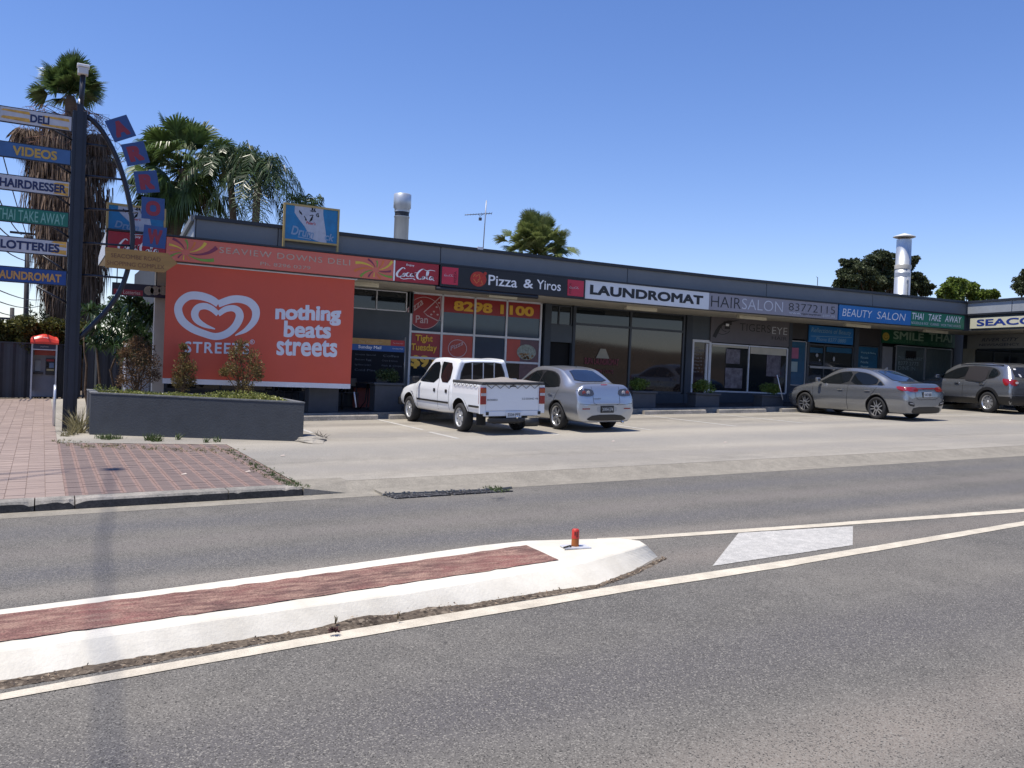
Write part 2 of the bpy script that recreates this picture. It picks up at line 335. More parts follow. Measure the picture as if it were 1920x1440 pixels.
# --- roadside kerb in cast lengths, with the tapered end at the driveway
kx = [-14, -11.6, -9.2, -6.8, -4.4, -2.0, -.02, .38, 2.05, 2.96]
kb = thing('footpath_kerb', 'concrete kerb along the brick footpath with chipped edge at left', 'kerb', (0, 11, gz(0, 11, -.12)))
for i in range(len(kx)-1):
    a, b = kx[i]+.006, kx[i+1]-.006; N = max(2, int((b-a)/.05)); q = MB(); row = []
    for k in range(N+1):
        x = a+(b-a)*k/N; ch = 0
        e = min(k, N-k)
        if x < .5 and e < 3: ch = random.uniform(.01, .05)*(1-e/3)
        if random.random() < .06: ch += random.uniform(.006, .016)
        y0 = 10.95; z0 = gz(x, y0, -.2); zt = gz(x, 11.07, .004)
        row.append([(x, y0, z0), (x, y0+.012, zt-.03-ch), (x, y0+.03+ch, zt-.004-ch*.3), (x, 11.215, zt), (x, 11.215, z0)])
    vs = [p for r in row for p in r]; fs = []
    for k in range(N):
        for t in range(4): fs.append((k*5+t, (k+1)*5+t, (k+1)*5+t+1, k*5+t+1))
    fs += [(0, 1, 2, 3, 4), tuple(N*5+t for t in (4, 3, 2, 1, 0))]
    q.add(vs, fs)
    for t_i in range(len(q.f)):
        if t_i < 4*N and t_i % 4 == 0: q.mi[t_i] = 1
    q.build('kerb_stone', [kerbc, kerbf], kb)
q = MB(); x0, x1 = 2.972, 3.34
T = lambda x, y, c: (x, y, gz(x, y, c))
q.add([T(x0, 10.95, -.2), T(x0, 10.965, -.02), T(x0, 11.215, .004), T(x0, 11.6, .0), T(x0, 11.6, -.2), T(x1+.3, 10.95, -.125), T(x1+.3, 11.3, .001), T(x1+.3, 11.6, 0), T(x1+.3, 11.6, -.2)],
      [(0, 1, 5), (1, 2, 6, 5), (2, 3, 7, 6), (0, 4, 3, 2, 1), (3, 4, 8, 7)]).build('kerb_stone', gutc, kb)
# --- drain cover plates in the gutter
dr = thing('gutter_plate', 'dark asphalt gutter infill in two pieces set in a broken concrete edge', 'drain cover', tuple(GP(830, 925, -.1)))
def flat(poly, c, th=.02):
    P = [GP(x, y, c) for x, y in poly]; return MB().prism(P, (0, 0, -th))
flat([(716, 926), (826, 922), (846, 927), (742, 933.5)], -.104).build('plate', asph2, dr)
flat([(832, 921.5), (946, 917.2), (962, 920), (852, 926.5)], -.104).build('plate', asph2, dr)
q = flat([(690, 912), (955, 902), (960, 912), (926, 916), (826, 920.5), (718, 925)], -.086, .03); q.build('concrete_lip', gutc, dr)
mb = MB()
for k in range(38):
    t = random.random(); p = GP(716+t*225, 925-t*9+random.uniform(-2, 1.5), -.07); s = random.uniform(.006, .014)
    mb.box(p.x-s, p.x+s, p.y-s, p.y+s, p.z-.01, p.z+s)
mb.build('broken_edge', kerbc, dr, kind='stuff')
# --- road paint
def strip(name, up, lo, c, m, label):
    # up / lo: photo points along the two edges
    q = MB(); n = 60; A = [GP(*up_, c) for up_ in up]; B = [GP(*l, c) for l in lo]
    def rs(P):
        L = [0]
        for a, b in zip(P, P[1:]): L.append(L[-1]+(b-a).length)
        out = []
        for k in range(n+1):
            s = L[-1]*k/n; i = max(j for j in range(len(L)) if L[j] <= s+1e-6); i = min(i, len(P)-2); t = (s-L[i])/max(1e-6, L[i+1]-L[i]); out.append(P[i].lerp(P[i+1], t))
        return out
    a, b = rs(A), rs(B); jit = lambda: Vector((0, random.uniform(-.006, .006), 0))
    vs = [p+jit() for p in a]+[p+jit() for p in b]; q.add(vs, [(i, i+1, n+2+i, n+1+i) for i in range(n)])
    return q.build(name, m, None, kind='structure')
strip('lane_line', [(-330, 1361), (0, 1300), (600, 1190), (1200, 1091), (1465, 1052), (1920, 977), (2500, 893)], [(-330, 1374), (0, 1312), (600, 1206), (1200, 1105), (1465, 1064), (1920, 985), (2500, 899)], -.115, whitel, '')
strip('lane_line', [(1120, 1009), (1180, 1006.5), (1500, 984.5), (1920, 953.5), (2500, 915)], [(1120, 1015), (1180, 1012), (1500, 990.5), (1920, 960), (2500, 920)], -.115, whitel, '')
strip('painted_chevron_bar', [(1385, 999), (1600, 986.5)], [(1336, 1061), (1598, 1022)], -.115, whiteb, '')
for i, (x, ya, yb) in enumerate([(7.5, 21.2, 18.0), (7.44, 17.5, 16.0), (9.88, 21.2, 16.1), (12.7, 21.2, 16.6), (15.65, 21.2, 16.9), (18.38, 21.2, 17.3), (21.1, 21.2, 17.6), (5.0, 21.2, 17.9), (24.0, 21.2, 17.4), (26.8, 21.2, 17.4)]):
    sheet('bay_line', whiteb, x-.05, x+.05, yb, ya, .004, 1, 6)
# --- wheel stops
ws_l = ['concrete wheel stop beside the planter, left of the white ute', 'concrete wheel stop in front of the white ute', 'concrete wheel stop in front of the silver sedan', 'long concrete wheel stop right of the silver sedan, before the laundromat windows', 'concrete wheel stop before the hair salon door', 'concrete wheel stop at the nose of the grey sedan', 'concrete wheel stop behind the grey sedan, before the beauty salon']
for (a, b), l in zip([(5.1, 7.5), (7.82, 9.7), (10.4, 12.4), (15.8, 18.15), (18.68, 20.65), (21.35, 23.4), (24.1, 26.2)], ws_l):
    q = MB(); y0 = 20.95; P = [(0, 0), (.02, .10), (.05, .12), (.13, .12), (.16, .10), (.18, 0)]
    q.add([T(x, y0+u, v) for x in (a, b) for u, v in P], [(0, 1, 2, 3, 4, 5), (11, 10, 9, 8, 7, 6)]+[(i, i+6, i+7, i+1) for i in range(5)]+[(5, 11, 6, 0)])
    q.build('wheel_stop', kerbc, None, **lab(l, 'wheel stop', 'concrete wheel stops along the shop kerb'))
# ================================================================ traffic island
Tf = [(-260, 1176), (0, 1143), (300, 1105), (600, 1065), (900, 1023), (986, 1014), (1160, 1009), (1199, 1014)]
Rf = [(-260, 1184), (0, 1152), (500, 1091), (987, 1022)]; Rn = [(-260, 1240), (0, 1203), (500, 1132), (1048, 1050)]
Tn = [(-260, 1254), (0, 1217), (500, 1145), (750, 1112), (1087, 1054), (1180, 1030), (1210, 1021)]
Bn = [(-260, 1324), (0, 1278), (219, 1240), (437, 1203), (583, 1181), (808, 1146), (896, 1130), (1004, 1113), (1119, 1097), (1186, 1070), (1233, 1044)]
HT = .010
def res(P, c, n):
    P = [GP(x, y, c) for x, y in P]; L = [0]
    for a, b in zip(P, P[1:]): L.append(L[-1]+(b-a).length)
    out = []
    for k in range(n+1):
        s = L[-1]*k/n; i = min(max(j for j in range(len(L)) if L[j] <= s+1e-6), len(P)-2); t = (s-L[i])/max(1e-6, L[i+1]-L[i]); out.append(P[i].lerp(P[i+1], t))
    return out
isl = thing('traffic_island', 'long white-painted concrete traffic island with worn red paving and tapered nose', 'traffic island', tuple(GP(700, 1120, -.12)))
n = 90; tf, tn, bn = res(Tf, HT, n), res(Tn, HT, n), res(Bn, -.12, n)
q = MB(); rows = []
for i in range(n+1):
    up = Vector((0, 0, 1)); mid = tn[i].lerp(bn[i], .12)+up*.004; mid2 = tn[i].lerp(tf[i], .06)
    wob = .004*math.sin(i*1.7)+random.uniform(-.002, .002)
    lo = bn[i].copy(); lo.y += wob
    rows.append([tf[i]+Vector((0, .10, -.16)), tf[i]+Vector((0, .02, -.012)), tf[i], mid2, tn[i]+up*-.004, mid, tn[i].lerp(lo, .5)+up*.004, lo, lo+Vector((0, .02, -.06))])
m = len(rows[0]); q.add([p for r in rows for p in r], [(i*m+t, (i+1)*m+t, (i+1)*m+t+1, i*m+t+1) for i in range(n) for t in range(m-1)]+[tuple(n*m+t for t in range(m))], 0, False)
q.build('concrete_body', white, isl)
rf, rn = res(Rf, HT+.005, 60), res(Rn, HT+.005, 60); q = MB(); rows = []
for i in range(61):
    rows.append([rf[i].lerp(rn[i], t)+Vector((0, random.uniform(-.012, .012) if t in (0, 1) else 0, random.uniform(-.001, .003))) for t in (0, .2, .4, .6, .8, 1)])
q.add([p for r in rows for p in r], [(i*6+t, (i+1)*6+t, (i+1)*6+t+1, i*6+t+1) for i in range(60) for t in range(5)], 0, True); q.build('red_paving', redp, isl)
# island bollard stub on its base plate
bp_ = GP(1078, 1027, HT); ob = mat('bollard_red', (.50, .035, .02), .5, 0, .15, 8); oo = mat('bollard_rusty_orange', (.34, .10, .015), .7, 0, .3, 14)
bo = thing('flexible_bollard', 'short broken red and orange bollard stub bolted to the island nose', 'bollard', tuple(bp_))
MB().lathe([(0, .17), (.026, .17), (.033, .16), (.034, .085)], (0, 0, 1), bp_, 20).build('post_top', ob, bo)
MB().lathe([(.0335, .085), (.034, .03), (.038, .012), (.0, .012)], (0, 0, 1), bp_, 20).build('post_base', oo, bo)
pm = mat('base_plate', (.55, .56, .58), .5, .2, .2, 12); M = Matrix.Translation(bp_) @ Matrix.Rotation(-.15, 4, 'Z')
MB().bbox(-.12, .13, -.075, .075, .001, .016, .004, 0, M).build('base_plate', pm, bo)
dk = mat('dark_slot', (.015, .012, .012), .7)
f = -FW.copy(); f.z = 0; f.normalize(); s_ = Vector((f.y, -f.x, 0))
q = MB(); o_ = bp_+f*.0345
for a, b, c, d in ((-.016, -.006, .10, .15), (.002, .012, .115, .15)): q.quad(o_+s_*a+Vector((0, 0, c)), o_+s_*b+Vector((0, 0, c)), o_+s_*b+Vector((0, 0, d)), o_+s_*a+Vector((0, 0, d)))
q.build('slot', dk, bo)
MB().tube([M @ Vector((-.14, -.07, .02)), M @ Vector((-.07, -.05, .03)), M @ Vector((-.05, -.02, .02))], .008, 6).build('bracket', dk, bo)
# dirt collected against the island
q = MB(); n = 160; A = res([(-60, 1290), (0, 1277), (437, 1201), (583, 1178), (808, 1144), (1004, 1111), (1119, 1096), (1186, 1071), (1243, 1045)], -.119, n)
B = res([(-60, 1300), (0, 1293), (437, 1216), (600, 1190), (808, 1156), (1004, 1122), (1119, 1103), (1195, 1076), (1252, 1047)], -.119, n); K = 7; rows = []
for i in range(n+1):
    xx = i/n; hump = .002+.045*math.exp(-((xx-.41)/.035)**2)+.035*math.exp(-((xx-.50)/.035)**2)+.004*max(0, math.sin(i*.45))
    if xx > .85: hump *= .35
    rows.append([A[i].lerp(B[i], k/(K-1))+Vector((random.uniform(-.01, .01), random.uniform(-.008, .008), max(0, hump*math.sin(math.pi*(.12+.88*k/(K-1))))+random.uniform(0, .006)-.002)) for k in range(K)])
q.add([p for r in rows for p in r], [(i*K+t, (i+1)*K+t, (i+1)*K+t+1, i*K+t+1) for i in range(n) for t in range(K-1)])
q.build('dirt_strip', dirt, None, kind='stuff', label='brown grit and leaf litter piled along the island base')
q = MB()
for k in range(200):
    t = random.random(); i = int(t*n); p = A[i].lerp(B[i], random.random()**.7); s = random.uniform(.003, .011)
    d = Vector((random.uniform(-1, 1), random.uniform(-1, 1), random.uniform(0, .5))).normalized()*s*1.6; e = d.orthogonal().normalized()*s*.6; z = Vector((0, 0, .012+(.03 if .37 < t < .54 else 0)))
    q.add([p+z-d, p+z+e, p+z+d, p+z-e+Vector((0, 0, s*.6))], [(0, 1, 2), (0, 2, 3), (0, 3, 1), (1, 3, 2)])
q.build('grit', mat('litter', (.16, .10, .06), .9, 0, .3, 20, c2=(.34, .27, .19), isl=.35), None, kind='stuff')
dw = mat('dry_weed', (.10, .075, .035), .9, 0, .3, 9)
def weed(px, py, h, c, n, label, m, spread=.5, name='weed'):
    p = GP(px, py, c); q = MB()
    for k in range(n):
        a = random.uniform(0, 6.28); l = h*random.uniform(.5, 1); tip = p+Vector((math.cos(a)*spread*l*random.random(), math.sin(a)*spread*l*random.random(), l))
        mid = p.lerp(tip, .5)+Vector((random.uniform(-.01, .01), random.uniform(-.01, .01), .01)); q.tube([p, mid, tip], [.0035, .003, .0015], 4)
        for u in range(5):
            b = p.lerp(tip, random.uniform(.5, 1)); d = Vector((random.uniform(-1, 1), random.uniform(-1, 1), random.uniform(0, 1.4))).normalized()*h*.15; s = d.cross(Vector((0, 0, 1))).normalized()*h*.02
            q.add([b, b+d*.5+s, b+d, b+d*.5-s], [(0, 1, 2, 3)])
    return q.build(name, m, None, **lab(label, 'weed'))
weed(628, 1171, .085, -.09, 4, 'dry brown weed sprouting from the dirt mound by the island, left of two', dw)
weed(746, 1161, .07, -.09, 3, 'dry brown weed sprig by the island, the smaller one at right', dw)
q = MB()
for k in range(70):
    a = random.uniform(0, 6.28); p = GP(627, 1186, -.095)+Vector((0, 0, .0)); r = random.uniform(.01, .045); e = p+Vector((math.cos(a)*r, math.sin(a)*r*.7, random.uniform(.0, .04))); s = Vector((random.uniform(-.006, .006), .004, .004)); q.add([p+Vector((0, 0, .01)), e+s, e*1.0, e-s], [(0, 1, 2), (0, 2, 3)])
q.build('dead_plant', mat('dead_plant', (.06, .022, .022), .9, 0, .4, 30), None, **lab('dark red shrivelled plant on the dirt mound below the left weed', 'plant'))
# ================================================================ BUILDING
wallc = paint('render_blue_grey', (.045, .055, .070), .7); wallgrey = paint('panel_grey', (.062, .075, .088), .6); parac = mat('parapet_sheet_grey', (.158, .168, .172), .6, 0, .07, .9)
capc = paint('capping_black', (.02, .022, .027), .5); cream = paint('cream_soffit', (.50, .46, .37), .7); alum = mat('aluminium', (.40, .41, .43), .4, .5, .08, 5)
alumw = paint('white_frame', (.62, .63, .66), .45); darkfr = paint('dark_frame', (.05, .058, .07), .45)
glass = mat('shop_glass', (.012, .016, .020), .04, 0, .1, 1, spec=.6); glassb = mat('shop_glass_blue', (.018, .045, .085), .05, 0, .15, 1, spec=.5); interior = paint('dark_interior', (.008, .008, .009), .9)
glassbr = mat('laundry_glass', (.030, .020, .017), .04, 0, .25, .8, spec=.75)
ZD = lambda x: max(0, x-18)*.0105     # the canopy rises a little towards the corner
XE = 31.0                                # inner corner of the two wings
bd = thing('shopping_centre', 'long single storey grey shopping centre with parapet, canopy and a row of shopfronts', 'building', (2.4, WALL, gz(2.4, WALL)))
SOF = 3.99
def rect(x0, y0, x1, y1, Y):
    a = WP(x0, y0, Y); b = WP(x1, y0, Y); c = WP(x1, y1, Y); d = WP(x0, y1, Y)
    return (a.x+d.x)/2, (b.x+c.x)/2, (d.z+c.z)/2, (a.z+b.z)/2
def bq(x0, x1, y0, y1, z0, z1, name, m, par=None, d=True):
    q = MB(); n = max(1, int((x1-x0)/3)) if d else 1
    for i in range(n):
        a = x0+(x1-x0)*i/n; b = x0+(x1-x0)*(i+1)/n; za, zb = (ZD(a), ZD(b)) if d else (0, 0)
        q.add([(a, y0, z0+za), (b, y0, z0+zb), (b, y1, z0+zb), (a, y1, z0+za), (a, y0, z1+za), (b, y0, z1+zb), (b, y1, z1+zb), (a, y1, z1+za)],
              [(3, 2, 1, 0), (4, 5, 6, 7), (0, 1, 5, 4), (2, 3, 7, 6)]+([(3, 0, 4, 7)] if i == 0 else [])+([(1, 2, 6, 5)] if i == n-1 else []))
    return q.build(name, m, par if par is not None else bd)
# canopy: soffit, fascia backing
bq(1.18, XE, FAS+.12, WALL+.3, SOF, SOF+.06, 'soffit', cream)
bq(1.18, XE+.2, FAS+.08, FAS+.12, SOF-.03, 4.53, 'fascia_backing', darkfr)
bq(1.16, XE+.2, FAS-.03, FAS+.5, 4.525, 4.565, 'fascia_capping', capc)
q = MB(); q.add([(1.18, FAS+.1, SOF), (1.18, WALL+.3, SOF), (1.18, WALL+.3, 4.2), (1.18, FAS+.1, 4.53)], [(0, 1, 2, 3)]); q.add([(1.16, FAS+.1, SOF), (1.16, WALL+.3, SOF), (1.16, WALL+.3, 4.2), (1.16, FAS+.1, 4.53)], [(0, 1, 2, 3)]); q.build('canopy_end', mat('canopy_end_panel', (.45, .47, .50), .5, 0, .3, 6, stretch=(1, 1, 8)), bd)
bq(1.2, XE+3, FAS+.4, WALL+.5, 4.50, 4.56, 'canopy_roof', parac)
# parapet in sheets with recessed joints, black capping, skillion end
PY_ = FAS+.30
joints = [3.06]+[WP(x, 480, PY_).x for x in (520, 826, 1178, 1440, 1640)]+[XE+.5]
for a, b in zip(joints, joints[1:]): bq(a+.012, b-.012, PY_, PY_+.05, 4.5, 5.03, 'parapet_panel', parac)
bq(3.06, XE+.1, PY_+.03, PY_+.07, 4.5, 5.03, 'parapet_backing', capc)
bq(3.03, XE+.5, PY_-.05, PY_+.25, 5.03, 5.115, 'parapet_capping', capc)
q = MB(); q.prism([(3.05, PY_+.02, 4.52), (3.05, PY_+3.2, 4.52), (3.05, PY_+.02, 5.08)], (-.03, 0, 0)); q.build('skillion_end', paint('skillion_light', (.34, .36, .38), .6), bd)
q = MB(); q.prism([(3.0, PY_-.02, 4.97), (3.0, PY_-.02, 5.11), (3.0, PY_+3.3, 4.62), (3.0, PY_+3.3, 4.50)], (-.06, 0, 0)); q.build('barge_board', parac, bd)
bq(3.05, XE, PY_+.2, WALL+9, 4.6, 4.66, 'roof', parac)
# --- wall pieces (all on the shopfront line)
def wp(px0, px1, zb, zt, name, m, yo=0, th=.12, par=None):
    x0 = WP(px0, 660, WALL).x; x1 = WP(px1, 660, WALL).x
    return bq(x0, x1, WALL+yo, WALL+yo+th, zb, zt, name, m, par, d=False)
def floorz(x): return gz(x, WALL, .15)
def riser(px0, px1, zt, m=wallc, yo=.0):
    x0 = WP(px0, 660, WALL).x; x1 = WP(px1, 660, WALL).x; return bq(x0, x1, WALL+yo, WALL+yo+.15, .2, zt, 'stall_riser', m, d=False)
def window(pxs, ytop, zbot, fm, gm, name='window', rails=(), fw=.045, ztop=None, gms=None, yo=0.02):
    """pxs: photo x of the mullions; rails: heights; builds frame + panes"""
    X = [WP(p, ytop, WALL).x for p in pxs]; zt = ztop if ztop else sum(WP(p, ytop, WALL).z for p in pxs)/len(pxs)
    fr = MB(); Z = [zbot]+list(rails)+[zt]
    for x in X: fr.box(x-fw/2, x+fw/2, WALL-.03+yo, WALL+.06+yo, zbot, zt)
    for z in Z:
        for a, b in zip(X, X[1:]): fr.box(a+fw/2, b-fw/2, WALL-.025+yo, WALL+.055+yo, z-fw/2, z+fw/2)
    f = fr.build(name, fm, bd); k = 0
    for i, (a, b) in enumerate(zip(X, X[1:])):
        for j, (c, d) in enumerate(zip(Z, Z[1:])):
            g = gms[k] if gms else gm; k += 1
            MB().box(a+fw/2, b-fw/2, WALL+yo+.01, WALL+yo+.022, c+fw/2, d-fw/2).build('pane', g, f)
    return f
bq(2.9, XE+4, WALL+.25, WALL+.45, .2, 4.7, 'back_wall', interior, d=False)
bq(2.72, 2.9, WALL+.05, WALL+9, .2, 4.6, 'end_wall', wallc, d=False)
# deli: pier, glass behind the banner, high panes, grey panel
MB().box(WP(288, 640, 22.9).x, WP(310, 640, 22.9).x, 22.9, 23.15, .2, SOF).build('pier', paint('pier_cream', (.42, .41, .37), .7), bd)
window([318, 420, 520, 655], 560, 1.0, darkfr, glass, rails=(2.1,), ztop=3.95)
riser(300, 655, .98)
wf = window([655, 707, 763], 548, 3.4, alumw, glass, fw=.03, ztop=3.95)
wp(655, 771, .3, 3.385, 'grey_panel', wallgrey, .0, .1)
wp(764, 772, 3.36, 3.98, 'grey_panel', wallgrey, -.01, .1)
# pizza shop window wall, white frames
redposter = mat('poster_red', (.30, .018, .022), .35, 0, .06, 2); posterorange = mat('poster_orange_red', (.40, .05, .03), .35, 0, .1, 3); yel = mat('lettering_yellow', (.74, .42, .04), .5, 0, .08, 5)
whitet = mat('lettering_white', (.80, .80, .80), .5, 0, .04, 5); blackt = mat('lettering_black', (.012, .012, .014), .45, 0, .05, 5); navy = mat('lettering_navy', (.012, .022, .085), .5, 0, .1, 5)
pw = window([772, 831, 892, 952, 1016], 556, 1.15, alumw, glass, rails=(2.09, 2.84), fw=.06, ztop=3.965, gms=[glass, redposter, glassb, glass, glassb, glassb, glass, glassb, glassb, glass, glassb, glassb])
riser(770, 1018, 1.12)
PXs = [WP(p, 556, WALL).x for p in (772, 831, 892, 952, 1016)]
def pane_poster(i, z0, z1, m, name, par=pw, x0=None, x1=None):
    a = (PXs[i] if x0 is None else x0)+.035; b = (PXs[i+1] if x1 is None else x1)-.035
    return MB().box(a, b, WALL+.019, WALL+.029, z0, z1).build(name, m, par)
for i in (1, 2, 3): pane_poster(i, 3.48, 3.93, redposter, 'red_banner')
ztop = 3.93
pp = pane_poster(0, 2.92, ztop, glassb, 'blue_poster')
q = MB(); cx, cz = (PXs[0]+PXs[1])/2-.08, 3.40
def disc(q, cx, cz, r, Y, n=40, rx=None, a0=0, a1=2*math.pi, mi=0):
    rx = rx or r; vs = [(cx, Y, cz)]+[(cx+rx*math.cos(a0+(a1-a0)*k/n), Y, cz+r*math.sin(a0+(a1-a0)*k/n)) for k in range(n+1)]; q.add(vs, [(0, k+1, k+2) for k in range(n)], mi); return q
q.box(PXs[0]+.03, PXs[1]-.03, WALL+.012, WALL+.018, 3.50, ztop); disc(q, cx, cz, .47, WALL+.008, rx=.52)
q.build('red_roundel', redposter, pw)
YP = WALL+.002; mpz = lambda a, b: Vector((a, YP, b))
pinkt = mat('lettering_pink_white', (.55, .42, .44), .5, 0, .05, 5)
q = MB(); circ = [(cx+.51*math.cos(t), cz+.46*math.sin(t)) for t in [2*math.pi*k/40 for k in range(41)]]; stroke(q, [p for p in circ if p[0] < PXs[1]-.05 and p[0] > PXs[0]+.04], .014, mpz)
stroke(q, [(cx+.50, cz+.52), (cx-.02, cz+.02), (cx+.1, cz-.07), (cx+.42, cz-.19), (cx+.56, cz-.17), (cx+.50, cz+.52)], .028, mpz)
for a, b in ((.38, .2), (.30, .06), (.42, -.02), (.22, -.03), (.45, .33)): disc(q, cx+a, cz+b, .025, YP, 8, rx=.035)
put_text(q, 'Pizza', (cx-.48, YP, cz-.10), (.44, 0, .36), (-.06, 0, .19), .01)
put_text(q, 'Pan', (cx-.26, YP, cz-.30), (.38, 0, 0), (0, 0, .22), .012)
q.build('pizza_pan_lettering', pinkt, pw)
def ptxt(s, ia, ib, fa, fb, z0, z1, m, bold=.03, shear=0, Y=YP, par=pw):
    xa = PXs[ia]+(PXs[ia+1]-PXs[ia])*fa; xb = PXs[ib]+(PXs[ib+1]-PXs[ib])*fb
    q = MB(); put_text(q, s, (xa, Y, z0), (xb-xa, 0, 0), (0, 0, z1-z0), bold, shear); return q.build('lettering', m, par, fixn=False)
ptxt('8298 1100', 1, 3, .34, .78, 3.54, 3.83, yel, .05)
ptxt('Tight', 0, 0, .17, .72, 2.52, 2.76, yel, .025); ptxt('Tuesday', 0, 0, .04, .86, 2.24, 2.50, yel, .025); ptxt('$9', 0, 0, .05, .62, 1.78, 2.16, yel, .05); ptxt('95', 0, 0, .70, .93, 1.97, 2.12, yel, .05)
# lower row posters
o = pane_poster(1, 2.12, 2.80, posterorange, 'poster'); 
q = MB(); ax = (PXs[1]+PXs[2])/2; stroke(q, [(ax+.0+.3*math.cos(t), 2.42+.26*math.sin(t)) for t in [2*math.pi*k/24 for k in range(25)]], .02, mpz); put_text(q, 'Pizza', (ax-.22, YP, 2.34), (.4, 0, .2), (0, 0, .14), .01); q.build('poster_print', pinkt, pw)
x3a, x3b = PXs[3], PXs[4]; pane_poster(3, 2.12, 2.80, posterorange, 'poster', x1=x3a+.55); pane_poster(3, 1.2, 2.80, mat('poster_plum', (.10, .04, .055), .3, 0, .4, 3), 'poster', x0=x3a+.48)
q = MB(); disc(q, x3a+.74, 2.42, .24, YP+.004, 24, rx=.34); q.build('plate_print', mat('plate_print', (.25, .28, .24), .5, 0, .5, 12), pw)
q = MB()
for k in range(26): disc(q, x3a+.74+random.uniform(-.24, .24), 2.28+random.uniform(-.06, .09), random.uniform(.02, .035), YP, 7)
q.build('food_print', mat('food_print', (.28, .14, .04), .5, 0, .6, 20), pw)
q = MB(); 0 and put_text(q, 'YIROS', (x3a+.25, YP, 1.95), (.8, 0, 0), (0, 0, .16), .02)
# pier, recessed doorway of the laundromat
wp(1019, 1031, .3, 3.99, 'pier_panel', wallc, -.02, .16)
rx0, rx1 = WP(1031, 640, WALL).x, WP(1072, 640, WALL).x
window([1031, 1049, 1072], 578, 3.35, darkfr, glass, fw=.04, ztop=3.95, rails=())
bq(rx0, rx1, WALL, WALL+.1, 2.80, 3.33, 'door_head', wallgrey, d=False)
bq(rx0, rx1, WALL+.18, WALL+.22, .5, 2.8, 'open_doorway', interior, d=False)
wp(1072, 1077, .3, 3.99, 'pier_panel', wallc, -.02, .16)
lw = window([1077, 1184, 1284], 588, 1.32, darkfr, glassbr, rails=(3.42,), fw=.07, ztop=3.99, gms=[glassbr, glass, glassbr, glass])
riser(1076, 1286, 1.28)
LX = [WP(p, 640, WALL).x for p in (1077, 1184, 1284)]
q = MB(); maroon = mat('lettering_maroon', (.16, .012, .03), .5, 0, .1, 4); x0, x1, z0, z1 = rect(1096, 672, 1160, 684, WALL); put_text(q, 'SUPA LAUNDROMAT', (x0, YP, z0), (x1-x0, 0, 0), (0, 0, z1-z0), .03)
x0, x1, z0, z1 = rect(1113, 693, 1150, 700, WALL); put_text(q, 'OPEN 7 DAYS', (x0, YP, z0), (x1-x0, 0, 0), (0, 0, z1-z0), .02); q.build('lettering', maroon, lw, fixn=False)
q = MB(); x0, x1, z0, z1 = rect(1118, 654, 1143, 672, WALL); q.add([(x0, YP, z0), (x1, YP, z0), ((x0+x1)/2+.1, YP, z1), ((x0+x1)/2-.1, YP, z1)], [(0, 1, 2, 3)]); q.build('logo_print', mat('logo_cream', (.30, .27, .20), .5), lw)
wp(1285, 1296, .3, 4.03, 'pier_panel', wallc, -.03, .18)
# hair salon door, header sign, windows
dx0, dx1, _, dz = rect(1296, 637, 1331, 760, WALL)
hd = MB(); w_ = .07
fz = floorz(dx0)+.02
for a, b, c, d in ((dx0, dx1, dz-.09, dz), (dx0, dx0+w_, fz, dz-.09), (dx1-w_*1.3, dx1, fz, dz-.09), (dx1-.22, dx1-.14, fz, dz-.12), (dx0+w_, dx1-.22, fz, fz+.12)): hd.box(a, b, WALL-.02, WALL+.06, c, d)
hd = hd.build('door', alumw, bd); MB().box(dx0+w_, dx1-w_*1.3, WALL+.03, WALL+.045, fz, dz-.09).build('pane', mat('door_glass_brown', (.035, .018, .015), .06, 0, .3, 1), hd)
q = MB()
for k, (wd, s) in enumerate(((.3, 'Cuts'), (.62, 'STYLING'), (.7, 'Mon 9 - 5'), (.75, 'Tue 9 - 5'), (.72, 'Wed 9 - 6'), (.8, 'Thu 9 - 8'), (.7, 'Fri 9 - 5'), (.55, 'Sat 9 - 3'))): put_text(q, s, (dx0+.10, WALL+.02, dz-.30-.12*k), (wd*.75, 0, 0), (0, 0, .06 if k != 1 else .09), .0)
q.build('lettering', mat('lettering_dim', (.22, .22, .24), .5), hd, fixn=False)
wp(1296, 1331, dz+.01, 4.05, 'grey_panel', wallgrey, 0, .1)
tx0, tx1, tz0, tz1 = rect(1333, 593, 1480, 648, WALL)
hw = window([1333, 1405, 1477], 652, 1.42, alumw, glass, fw=.05, ztop=tz0-.02)
riser(1331, 1480, 1.40)
for a, b, zt in ((1336, 1403, .07), (1408, 1475, .24)):
    x0, x1 = WP(a, 650, WALL).x, WP(b, 650, WALL).x; MB().box(x0, x1, WALL+.01, WALL+.02, tz0-.05-zt, tz0-.05).build('blind', cream, hw)
# posters in the hair salon windows
gph = mat('poster_photo', (.03, .025, .04), .3, 0, .8, 5, c2=(.22, .20, .24))
for a, y0, b, y1 in ((1362, 655, 1388, 682), (1360, 690, 1392, 728), (1438, 660, 1464, 706)):
    x0, x1, z0, z1 = rect(a, y0, b, y1, WALL); MB().box(x0, x1, WALL+.012, WALL+.022, z0, z1).build('poster', gph, hw)
wp(1478, 1484, .3, 4.08, 'pier_panel', wallc, -.02, .16)
x0, x1, z0, z1 = rect(1484, 610, 1514, 636, WALL); MB().box(x0, x1, WALL, WALL+.08, z0, 4.05).build('dark_panel', paint('dark_brown_panel', (.035, .032, .033), .5), bd)
bluewin = mat('blue_film', (.015, .085, .16), .25, 0, .25, 1.5, spec=.6)
bw = window([1484, 1512], 640, 1.75, alum, bluewin, fw=.035); riser(1480, 1514, 1.72)
x0, x1, z0, z1 = rect(1481, 652, 1497, 672, WALL); MB().box(x0, x1, WALL-.005, WALL+.005, z0, z1).build('pink_notice', mat('pink_paper', (.34, .10, .17), .6), bw)
